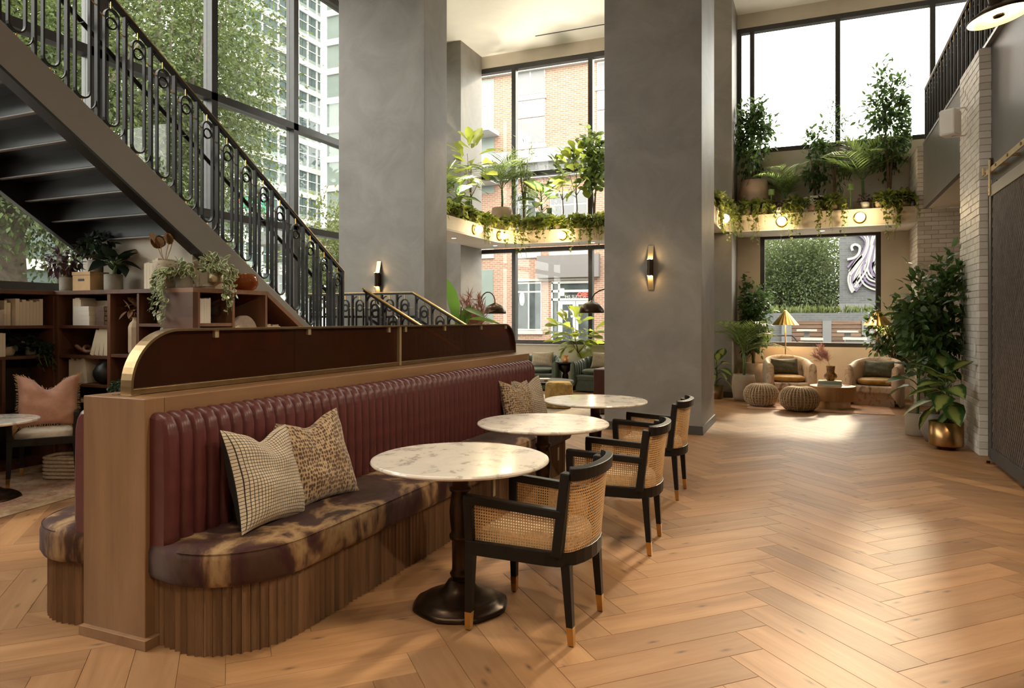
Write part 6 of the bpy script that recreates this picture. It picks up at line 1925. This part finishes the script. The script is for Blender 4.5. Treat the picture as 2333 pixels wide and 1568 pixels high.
# ceiling slot diffusers, outlet on the pier
t = thing('ceiling_vent', 'thin black linear slot in the white ceiling', 'vent', (-4, 13.87, ZC - .002))
ob('slot', MB().box(-5.4, -2.7, 13.855, 13.885, ZC - .006, ZC + .002), 'ceramic_black', t, world=True)
t = thing('wall_outlet', 'pale outlet plate low on the brick pier', 'outlet', (1.634, 9.0, 1.12))
ob('plate', MB().box(-.008, 0, -.04, .04, -.06, .06), 'white_plastic', t, bevel=.002)
# ================================================================== OUTDOORS
_CA, _SA, _F = math.cos(R(23.18)), math.sin(R(23.18)), 1596.0
def on_y(px, py, Y):
    u, v = (px - 1166.5) / _F, (728 - py) / _F
    t_ = Y / (u * _SA + _CA); return (t_ * (u * _CA - _SA), Y, 1.45 + v * t_)
def on_x(px, py, X):
    u, v = (px - 1166.5) / _F, (728 - py) / _F
    t_ = X / (u * _CA - _SA); return (X, t_ * (u * _SA + _CA), 1.45 + v * t_)
def text_mesh(name, body, size, mat, parent, loc, rot, ext=.01):
    cu = bpy.data.curves.new(name, 'FONT'); cu.body = body; cu.size = size; cu.extrude = ext; cu.align_x = 'CENTER'; cu.align_y = 'CENTER'
    tmp = bpy.data.objects.new(name, cu); C.objects.link(tmp)
    bpy.context.view_layer.update()
    me = bpy.data.meshes.new_from_object(tmp.evaluated_get(bpy.context.evaluated_depsgraph_get()))
    bpy.data.objects.remove(tmp, do_unlink=True)
    me.materials.clear()
    o = ob_me(name, me, mat, parent); o.location = loc; o.rotation_euler = rot
    o['kind'] = 'stuff' if False else None
    del o['kind']
    return o
struct('ground', MB().box(-130, 60, -60, 130, -.6, -.16), 'asphalt')
struct('pavement', MB().box(-11.5, 30, 14.85, 22, -.5, -.05), 'paving')
struct('pavement_left', MB().box(-11.5, -8.15, -20, 14.8, -.5, -.05), 'paving')

# --- brick building across the street (faces -y)
YB = 38.0
bb = thing('brick_building', 'red brick apartment building with a shop front across the street', 'building', (-14, YB, -.16))
bo = Vector((-14, YB, -.16))
def bpart(nm, x0, x1, z0, z1, d0, d1, mat, par=None):
    m_ = MB().box(x0, x1, YB + d0, YB + d1, z0, z1)
    o = ob(nm, m_, mat, par or bb)
    L = bo
    for v_ in o.data.vertices: v_.co -= L
    return o
def prect(px0, py0, px1, py1):
    """photo rectangle -> x0,x1,z0,z1 on the facade, taken at the middle of its edges"""
    xm, ym = (px0 + px1) / 2, (py0 + py1) / 2
    return on_y(px0, ym, YB)[0], on_y(px1, ym, YB)[0], on_y(xm, py1, YB)[2], on_y(xm, py0, YB)[2]
bpart('brick_wall', -26, -4.2, -.1, 15.9, 0, 6, 'brick_street')
bpart('roof_cornice', -26.3, -3.9, 15.9, 16.15, -.3, 6.2, 'street_stone')
xl = on_y(1126, 400, YB)[0]
bpart('balcony_recess', xl - 6, xl, 9.0, 15.8, -.02, .0, 'tower_green')
for zf in (9.7, 12.6):
    s_ = bpart('balcony_slab', xl - 5, xl + .35, zf - .25, zf, -1.6, -.02, 'window_white')
    bpart('balcony_rail', xl - 5, xl + .3, zf + 1.12, zf + 1.2, -1.58, -1.5, 'window_white', bb)
    for k in range(16): bpart('balcony_bar', xl + .25 - k * .2, xl + .28 - k * .2, zf, zf + 1.12, -1.56, -1.53, 'window_white')
def win(px0, py0, px1, py1, mull=1, glassm='window_blind', transom=None, fr=.10):
    x0, x1, z0, z1 = prect(px0, py0, px1, py1)
    f = bpart('window', x0, x1, z0, z1, -.05, .02, 'window_white')
    n = mull + 1
    for k in range(n):
        a = x0 + (x1 - x0) * k / n + fr / 2; b_ = x0 + (x1 - x0) * (k + 1) / n - fr / 2
        zz = [z0 + fr, z1 - fr] if transom is None else [z0 + fr, z0 + (z1 - z0) * transom - fr / 2, z0 + (z1 - z0) * transom + fr / 2, z1 - fr]
        for q in range(0, len(zz), 2):
            o = bpart('pane', a, b_, zz[q], zz[q + 1], -.07, -.045, glassm)
    bpart('window_sill', x0 - .1, x1 + .1, z0 - .22, z0 - .02, -.14, .02, 'street_stone')
win(1176, 159, 1242, 220); win(1176, 270, 1242, 331); win(1361, 138, 1420, 195); win(1361, 250, 1420, 315)
x0, x1, z0, z1 = prect(1176, 221, 1242, 268); bpart('spandrel', x0, x1, z0, z1, -.06, .02, 'window_white')
x0, x1, z0, z1 = prect(1361, 196, 1420, 248); bpart('spandrel', x0, x1, z0, z1, -.06, .02, 'window_white')
win(1182, 440, 1222, 505, 1, 'window_glass_dark', .6); win(1254, 436, 1339, 502, 2, 'window_blind', .55); 
zc = on_y(1280, 350, YB)[2]
bpart('canopy_band', -20, -4.5, zc - .45, zc + .30, -.5, .02, 'window_white')
bpart('canopy_soffit', -20, -4.5, zc - 1.1, zc - .45, -.25, .02, 'street_grey')
z2 = on_y(1280, 388, YB)[2]; bpart('canopy_lip', -20, -4.5, z2 - .35, z2 + .05, -.3, .02, 'window_white')
# ground floor: fascia strips, piers, shop window, doors
z = on_y(1150, 582, YB)[2]; x0 = on_y(1126, 582, YB)[0]
bpart('stone_panel', -20, x0, z - .15, z + .9, -.1, .02, 'street_stone')
a, b_, c_, d_ = prect(1178, 575, 1233, 588); bpart('stone_panel', a, b_, c_, d_, -.1, .02, 'street_stone')
a, b_, c_, d_ = prect(1252, 570, 1340, 584); bpart('stone_panel', a, b_, c_, d_, -.1, .02, 'street_stone')
a, b_, c_, d_ = prect(1229, 582, 1369, 633); bpart('blank_sign', a, b_, c_, d_, -.45, -.12, 'sign_grey')
a, b_, c_, d_ = prect(1176, 635, 1345, 640); bpart('stone_lintel', a, b_, c_, d_, -.15, .02, 'street_stone')
win(1177, 643, 1234, 753, 1, 'window_glass_dark', .80)
a, b_, c_, d_ = prect(1185, 666, 1197, 697)
ov = MB(); ov.lathe([(0, 0), (.5, 0), (.5, .02), (0, .02)], 28)
o = ob('oval_sign', ov, 'window_white', bb); o.rotation_euler = (R(90), 0, 0); o.scale = (b_ - a, d_ - c_, 1); o.location = Vector(((a + b_) / 2, YB - .10, (c_ + d_) / 2)) - bo
ov = MB(); ov.tube([(.38 * math.cos(q), .38 * math.sin(q), .025) for q in [2 * PI * i / 28 for i in range(28)]], .02, 4, closed=True)
o2 = ob('oval_ring', ov, 'street_grey', o)
a, b_, c_, d_ = prect(1258, 643, 1352, 790)
bpart('shop_recess', a, b_, -.16, d_, -.03, .01, 'window_glass_dark')
for py in (643, 663, 682):
    q = on_y(1300, py, YB)[2]; bpart('door_transom', a, b_, q - .08, q + .06, -.12, -.03, 'window_white')
for px_ in (1259, 1275): q = on_y(px_, 700, YB)[0]; bpart('door_jamb', q - .05, q + .05, -.16, d_, -.12, -.03, 'window_white')
zt_ = on_y(1300, 686, YB)[2]
for p0, p1 in ((1277, 1312), (1313, 1348)):
    xa_, xb_ = on_y(p0, 720, YB)[0], on_y(p1, 720, YB)[0]
    dr = bpart('shop_door', xa_, xb_, -.16, zt_, -.10, -.03, 'window_white')
    bpart('pane', xa_ + .16, xb_ - .16, .15, zt_ - .2, -.115, -.10, 'window_glass_dark')
q = on_y(1291, 716, YB); bpart('door_notice', q[0] - .14, q[0] + .12, q[2] - .22, q[2] + .2, -.13, -.116, 'book_white')
q = on_y(1312, 676.5, YB); text_mesh('street_number', '945 SUITE A', .24, 'window_white', bb, Vector((q[0], YB - .14, q[2])) - bo, (R(90), 0, 0))
q = on_y(1337, 672, YB); text_mesh('open_sign', 'OPEN', .34, 'neon_red', bb, Vector((q[0] - .05, YB - .2, q[2])) - bo, (R(90), 0, 0), .02)
q = on_y(1281, 666, YB); bpart('wall_lantern', q[0] - .12, q[0] + .12, q[2] - .2, q[2] + .2, -.12, -.05, 'glow_warm')
a, b_, c_, d_ = prect(1100, 615, 1124, 735); bpart('shop_glass', a - 3, b_, c_, d_, -.05, .02, 'tower_green')

# --- glass tower and balcony block seen through the stair window
XT = -65.0
def tower(name, lab, x, y0, y1, z1, fh, nb, off=0):
    t = thing(name, lab, 'building', (x, (y0 + y1) / 2, -.16))
    ob('core', MB().box(x - 8, x - .3, y0, y1, -.16, z1), 'tower_white', t, world=True)
    nf = int(z1 / fh); bw = (y1 - y0) / nb
    pm_ = {}
    for f in range(nf):
        zf = f * fh + off
        ob('slab_band', MB().box(x - .3, x + .25, y0, y1, zf, zf + fh * .20), 'tower_white', t, world=True)
        ob('green_band', MB().box(x - .3, x + .02, y0, y1, zf + fh * .20, zf + fh * .36), 'tower_green', t, world=True)
        ob('slab_line', MB().box(x - .3, x + .12, y0, y1, zf + fh * .66, zf + fh * .69), 'tower_white', t, world=True)
        for k in range(nb):
            for h, (za, zb_) in enumerate(((.36, .66), (.69, 1.0))):
                key = h
                L = Vector((x - .02, y0 + (k + .5) * bw, zf + za * fh)) - t.location
                if key not in pm_:
                    pm_[key] = ob('pane', MB().box(-.1, .02, -bw * .46, bw * .46, 0, (zb_ - za) * fh), 'tower_glass', t); pm_[key].location = L
                else: inst(pm_[key], t, L)
    for k in range(nb + 1):
        if k % 2 == 0: ob('pier', MB().box(x - .3, x + .16, y0 + k * bw - .12, y0 + k * bw + .12, -.16, z1), 'tower_white', t, world=True)
    return t
tower('glass_tower', 'tall glass office tower with white and green bands beyond the trees', XT, on_x(515, 300, XT)[1], on_x(668, 300, XT)[1], 58, 3.7, 8)
t = tower('white_tower', 'pale gridded tower beside the glass tower', XT - .5, on_x(685, 300, XT)[1], on_x(737, 300, XT)[1], 60, 3.7, 5)
yb_ = on_x(737, 300, XT)[1]
t = thing('balcony_block', 'pale green apartment block with white balconies', 'building', (-55, yb_, -.16))
ob('green_wall', MB().box(-64.4, -34, yb_, yb_ + 6, -.16, 60), 'tower_green', t, world=True)
for f in range(14):
    zf = 3 + f * 4.2
    ob('slab_band', MB().box(-64.4, -34, yb_ - .3, yb_ + .1, zf, zf + .9), 'tower_white', t, world=True)
    for k in range(4):
        xx = -60.8 + k * 6
        ob('balcony', MB().box(xx, xx + 3, yb_ - 2.0, yb_ - .3, zf + .5, zf + .85), 'tower_white', t, world=True)
        ob('balcony_rail', MB().box(xx, xx + 3, yb_ - 2.0, yb_ - 1.92, zf + 1.8, zf + 1.95), 'tower_white', t, world=True)
t = thing('low_building', 'low pale green glass building across the side street', 'building', (-34, 10, -.16))
ob('body', MB().box(-42, -34, -30, 34, -.16, 9.5), 'teal_glass', t, world=True)
for f in range(4):
    ob('white_band', MB().box(-34.0, -33.8, -30, 34, 1.2 + f * 2.6, 1.7 + f * 2.6), 'tower_white', t, world=True)
for k in range(22): ob('white_post', MB().box(-34.0, -33.85, -29 + k * 2.9, -28.85 + k * 2.9, -.16, 9.5), 'tower_white', t, world=True)
# road overpass / canopy at lower right of the stair window
t = thing('street_canopy', 'concrete canopy over the pavement beyond the stair window', 'canopy', (-26.5, 35.7, 0))
ob('slab', MB().box(-33, -20, 34.5, 37, 6.2, 7.0), 'street_grey', t, world=True)
for x in (-32, -21): ob('post', MB().box(x - .2, x + .2, 35.5, 35.9, -.16, 6.2), 'street_grey', t, world=True)
# street sign and signal
q = on_x(578, 466, -24)
t = thing('street_sign', 'green street name sign seen between the railing loops', 'sign', (-24, q[1], -.16))
ob('pole', MB().tube([(0, 1.2, 0), (0, 1.2, q[2] + 1.2)], .06, 8), 'steel_grey', t)
ob('sign_arm', MB().tube([(0, 1.2, q[2] + .5), (0, -1.0, q[2] + .5)], .03, 6), 'steel_grey', t)
ob('plate', MB().box(-.02, .02, -.75, .75, q[2] - .14, q[2] + .46), 'sign_green', t)
text_mesh('lettering', 'be  re', .42, 'window_white', t, (.03, 0, q[2] + .16), (R(90), 0, R(90)), .004)
q = on_x(536, 475, -24)
t = thing('traffic_signal', 'traffic signal with a red lamp beyond the stairs', 'traffic light', (-24, q[1], -.16))
ob('pole', MB().tube([(0, 0, 0), (0, 0, q[2] - .3)], .07, 8), 'steel_grey', t)
ob('housing', MB().box(-.15, .12, -.16, .16, q[2] - .45, q[2] + .75), 'base_dark', t, bevel=.03)
for k, mt in enumerate(('base_dark', 'base_dark', 'neon_red')): ob('lamp_lens', MB().ball((.13, 0, q[2] - .25 + k * .38), .12, 12, 8), mt, t, smooth=True)

# --- trees
def tree(lab, loc, h, crown, n, ls, mat, seed, trunk=.18, clumps=60, name='street_tree', th=None):
    t = thing(name, lab, 'tree', loc)
    th = th if th is not None else h - crown[2] * 1.6
    rs = random.Random(seed)
    ob('trunk', MB().tube([(0, 0, -.1), (.05, .03, th * .5), (0, 0, th), (.05, -.05, th + crown[2])], [trunk, trunk * .85, trunk * .7, trunk * .25], 10), 'bark_tree', t, smooth=True)
    for k in range(7):
        a = k * 2.4; zb_ = th * rs.uniform(.75, 1.1)
        e = Vector((math.cos(a) * crown[0] * .7, math.sin(a) * crown[1] * .7, th + crown[2] * rs.uniform(.2, 1.4)))
        s_ = Vector((0, 0, zb_)); ob('branch', MB().tube([s_, s_.lerp(e, .5) + Vector((0, 0, .15)), e], [trunk * .4, trunk * .25, .02], 6), 'bark_tree', t, smooth=True)
    P, D = crown_pts(n, (0, 0, h - crown[2]), *crown, seed=seed, clumps=clumps)
    foliage('foliage', 'tiny', P, D, ls * (.6 + .8 * np.random.default_rng(seed).random(n)), mat, t)
    return t
tree('broad street tree with a thick trunk right outside the low bookcase window', (-14.2, 8.6, -.05), 8.6, (3.0, 3.3, 3.4), 34000, .105, 'leaf_street', 201, .30, 90, th=3.6)
tree('leafy street tree outside the tall stair window', (-15.0, 12.6, -.05), 13.4, (2.8, 2.7, 5.6), 42000, .11, 'leaf_street', 202, .24, 90, th=4.0)
tree('feathery street tree in front of the glass tower', (-18.5, 17.6, -.05), 12.6, (1.8, 2.2, 4.8), 12000, .15, 'leaf_street', 203, .22, 80, th=4.5)
tree('low bright green tree near the stair landing window', (-13.8, 18.2, -.05), 5.0, (1.6, 2.2, 1.7), 9000, .12, 'leaf_street_light', 204, .12, 50, th=2.2)
tree('yellow-green tree beyond the low bookcase window', (-16.5, 5.4, -.05), 6.5, (3.2, 3.4, 2.7), 20000, .14, 'leaf_street_light', 205, .2, 70, th=2.4)
tree('distant street tree beside the low green building', (-25, 21, -.05), 7, (2.6, 2.6, 2.8), 12000, .17, 'leaf_street', 206, .2, 60)
tree('street tree behind the stair railing near the first window bay', (-16.5, 9.0, -.05), 12.5, (2.8, 2.6, 4.2), 26000, .135, 'leaf_street_light', 208, .2, 80, th=5.5)
tree('small kerbside tree beside the shop front', (-6.6, 33.5, -.05), 6.2, (1.4, 1.4, 1.9), 7000, .14, 'leaf_street', 207, .1, 40)

tree('tall dense tree further back behind the stair railing', (-21, 14.2, -.05), 16.5, (3.6, 3.8, 6.2), 34000, .16, 'leaf_street', 209, .2, 90, th=4.5)
tree('dense low tree further back near the bookcase window', (-21, 8.2, -.05), 10, (3.6, 3.4, 4.2), 22000, .16, 'leaf_street', 210, .2, 90, th=2.8)
# --- terrace outside the nook window
YT = 26.0
mw = on_y(1913, 600, YT + 1.2)[0]
t = thing('mural_wall', 'grey brick wall carrying a relief of white and lilac swirls', 'wall', (mw + 3, YT + 1.2, -.1))
ob('wall', MB().box(mw, mw + 7, YT + 1.2, YT + 1.6, -.1, 6.6), 'brick_terrace', t, world=True)
zb_ = on_y(1950, 692, YT + 1.2)[2]
ob('concrete_base', MB().box(mw - .02, mw + 7, YT + 1.14, YT + 1.2, -.1, zb_), 'street_grey', t, world=True)
def swirl(pts, w, mat, d):
    # smooth the photo-traced centre line, extrude a thick strip on the wall
    Q = [Vector((on_y(x, y, YT + 1.2)[0], 0, on_y(x, y, YT + 1.2)[2])) for x, y in pts]
    sm_ = []
    for i in range(len(Q) - 1):
        p0, p1, p2, p3 = Q[max(i - 1, 0)], Q[i], Q[i + 1], Q[min(i + 2, len(Q) - 1)]
        for k in range(5):
            f = k / 5
            sm_.append(.5 * ((2 * p1) + (p2 - p0) * f + (2 * p0 - 5 * p1 + 4 * p2 - p3) * f * f + (3 * p1 - p0 - 3 * p2 + p3) * f ** 3))
    sm_.append(Q[-1])
    m_ = MB(); vs_ = []; n = len(sm_)
    for i, p in enumerate(sm_):
        tg = (sm_[min(i + 1, n - 1)] - sm_[max(i - 1, 0)]).normalized(); nn = Vector((tg.z, 0, -tg.x))
        for sd, dd in ((-1, 0), (1, 0), (1, d), (-1, d)): q_ = p + nn * sd * w / 2; vs_.append((q_.x, YT + 1.2 - dd, q_.z))
    fs_ = [(i * 4 + k, i * 4 + (k + 1) % 4, i * 4 + 4 + (k + 1) % 4, i * 4 + 4 + k) for i in range(n - 1) for k in range(4)] + [(3, 2, 1, 0), tuple((n - 1) * 4 + k for k in range(4))]
    m_.add(vs_, fs_); ob('relief_strip', m_, mat, t, world=True)
SW = []
for k in range(7):
    o = k * 6.0
    SW.append(([(1931 + k * 3, 610 + k * 9), (1946 + o * .9, 592 + k * 5), (1965 + o * .5, 575 + k * 2), (1972 + o * .5, 552), (1955 + k * 8, 535 - k), (1932 + k * 9, 531 - k)], .06, 'mural_white' if k % 3 else 'mural_lilac', .10 + .02 * (k % 3)))
for k in range(6):
    SW.append(([(1976 + k * 4, 560), (1966 + k * 5, 590), (1958 + k * 6, 620 - k * 2), (1966 + k * 6, 645 - k * 5), (1985 + k * 4, 658 - k * 8), (2010, 662 - k * 9), (2030, 655 - k * 8)], .06, 'mural_white' if k % 3 != 1 else 'mural_lilac', .11 + .02 * (k % 2)))
for k in range(5):
    SW.append(([(1962 + k * 2, 582 + k * 4), (1945 + k * 3, 604 + k * 4), (1933 + k * 4, 632 + k * 2), (1936 + k * 5, 655 - k), (1942 + k * 4, 667 - k * 4)], .07, 'mural_white' if k != 2 else 'mural_lilac', .12))
SW.append(([(1942, 572), (1940, 563), (1948, 558), (1958, 564), (1956, 578), (1946, 588), (1930, 592)], .08, 'mural_white', .16))
SW.append(([(2012, 600), (1996, 606), (1994, 620), (2004, 628), (2016, 622)], .08, 'mural_white', .16))
SW.append(([(2012, 590), (1990, 600), (1986, 622), (2000, 640), (2020, 634)], .08, 'mural_lilac', .13))
for a in SW: swirl(*a)
x0 = on_y(1805, 720, YT)[0]
t = thing('terrace_wall', 'low grey brick terrace wall topped with grasses', 'wall', (0, YT, -.1))
zt_, zm = on_y(1880, 713, YT)[2], on_y(1880, 731, YT)[2]
ob('brickwork', MB().box(-3.2, 4.5, YT, YT + .6, -.1, zt_), 'brick_terrace', t, world=True)
for p0, p1 in ((1874, 1894), (1963, 1990), (1781, 1804)):
    ob('concrete_pier', MB().box(on_y(p0, 740, YT)[0], on_y(p1, 740, YT)[0], YT - .12, YT, -.1, zm), 'street_grey', t, world=True)
bd0 = None
for p0, p1 in ((1804, 1874), (1894, 1963), (1990, 2040)):
    xa_, xb_ = on_y(p0, 745, YT - .1)[0], on_y(p1, 745, YT - .1)[0]
    zz = zm
    while zz > .1:
        ob('board', MB().box(xa_, xb_, YT - .09, YT - .01, zz - .125, zz - .01), 'bench_wood', t, world=True); zz -= .135
g_ = np.random.default_rng(5); n = 900
P = np.stack([g_.uniform(-3.1, 4.4, n), YT + g_.uniform(.1, .5, n), np.full(n, zt_)], 1); D = np.stack([g_.normal(0, .35, n), g_.normal(0, .35, n), np.ones(n)], 1)
gr_ = foliage('grasses', 'lance', P - np.array([0, YT, -.1]), D, .28 * (.6 + .6 * g_.random(n)), 'leaf_street_light', t)
for k, px_ in enumerate((1838, 1931)):
    cx_, cy_, cz_ = on_y(px_, 752, YT - 1.5); zz = on_y(px_, 751 + k * 3, YT - 1.5)[2]
    tb = thing('terrace_table', ('grey pedestal table on the terrace near the bike rack', 'grey pedestal table on the terrace below the mural')[k], 'table', (cx_, YT - 1.5, -.05))
    ob('top', MB().box(-.30, .30, -.25, .25, zz - .0, zz + .05), 'street_stone', tb); ob('pedestal', MB().box(-.09, .09, -.09, .09, 0, zz), 'street_grey', tb)
    bn = thing('terrace_bench', ('pale bench in front of the terrace table near the bike rack', 'pale bench in front of the terrace table below the mural')[k], 'bench', (cx_ + .15, YT - 2.6, -.05))
    z3 = on_y(px_, 770 - k * 1, YT - 2.6)[2]
    ob('seat', MB().box(-.32, .32, -.15, .15, z3 - .02, z3 + .05), 'street_stone', bn); ob('support', MB().box(-.24, .24, -.1, .1, 0, z3 - .02), 'street_grey', bn)
q = on_y(1783, 775, YT - 2); t = thing('bike_rack', 'black hooped bike rack on the terrace', 'bike rack', (q[0], YT - 2, -.05))
zz = on_y(1783, 761, YT - 2)[2]
ob('hoop', MB().tube([(-.55, 0, 0), (-.52, 0, zz * .7), (-.3, 0, zz), (.3, 0, zz), (.52, 0, zz * .7), (.55, 0, 0)], .03, 8), 'iron_black', t, smooth=True)
ob('cross_bar', MB().tube([(-.53, 0, zz * .55), (.53, 0, zz * .55)], .025, 8), 'iron_black', t, smooth=True)
struct('terrace', MB().box(-3.5, 8, 22.2, YT + 3, -.5, -.02), 'paving')
tree('big conical tree on the terrace beside the mural wall', (on_y(1865, 640, 29.5)[0], 29.5, -.05), 5.3, (1.75, 1.7, 2.45), 26000, .10, 'leaf_hedge', 211, .12, 150, 'terrace_tree', 1.2)
tree('bushy light tree on the terrace beside the ficus side of the window', (on_y(1775, 650, 29)[0], 29.0, -.05), 4.8, (1.9, 1.6, 2.3), 26000, .10, 'leaf_street', 212, .12, 140, 'terrace_tree', 1.0)
tree('pale flowering shrub tree behind the conical tree', (on_y(1790, 590, 33)[0], 33, -.05), 6.9, (2.9, 1.6, 2.6), 26000, .12, 'leaf_street_light', 213, .12, 140, 'terrace_tree', 2.6)

hd = thing('hedge', 'long dark hedge closing the terrace behind the trees', 'hedge', (-1.5, 36, -.1))
g_ = np.random.default_rng(9); n = 30000
P = np.stack([g_.uniform(-7, 2.2, n), g_.uniform(-.8, .8, n), g_.uniform(0, 5.2, n) * (1 - .12 * g_.random(n))], 1); D = g_.normal(0, 1, (n, 3))
foliage('foliage', 'tiny', P, D, .16 * (.6 + .7 * g_.random(n)), 'leaf_hedge', hd)
ob('stems', MB().box(-7, 2.2, -.3, .3, 0, 4.6), 'bark_tree', hd)
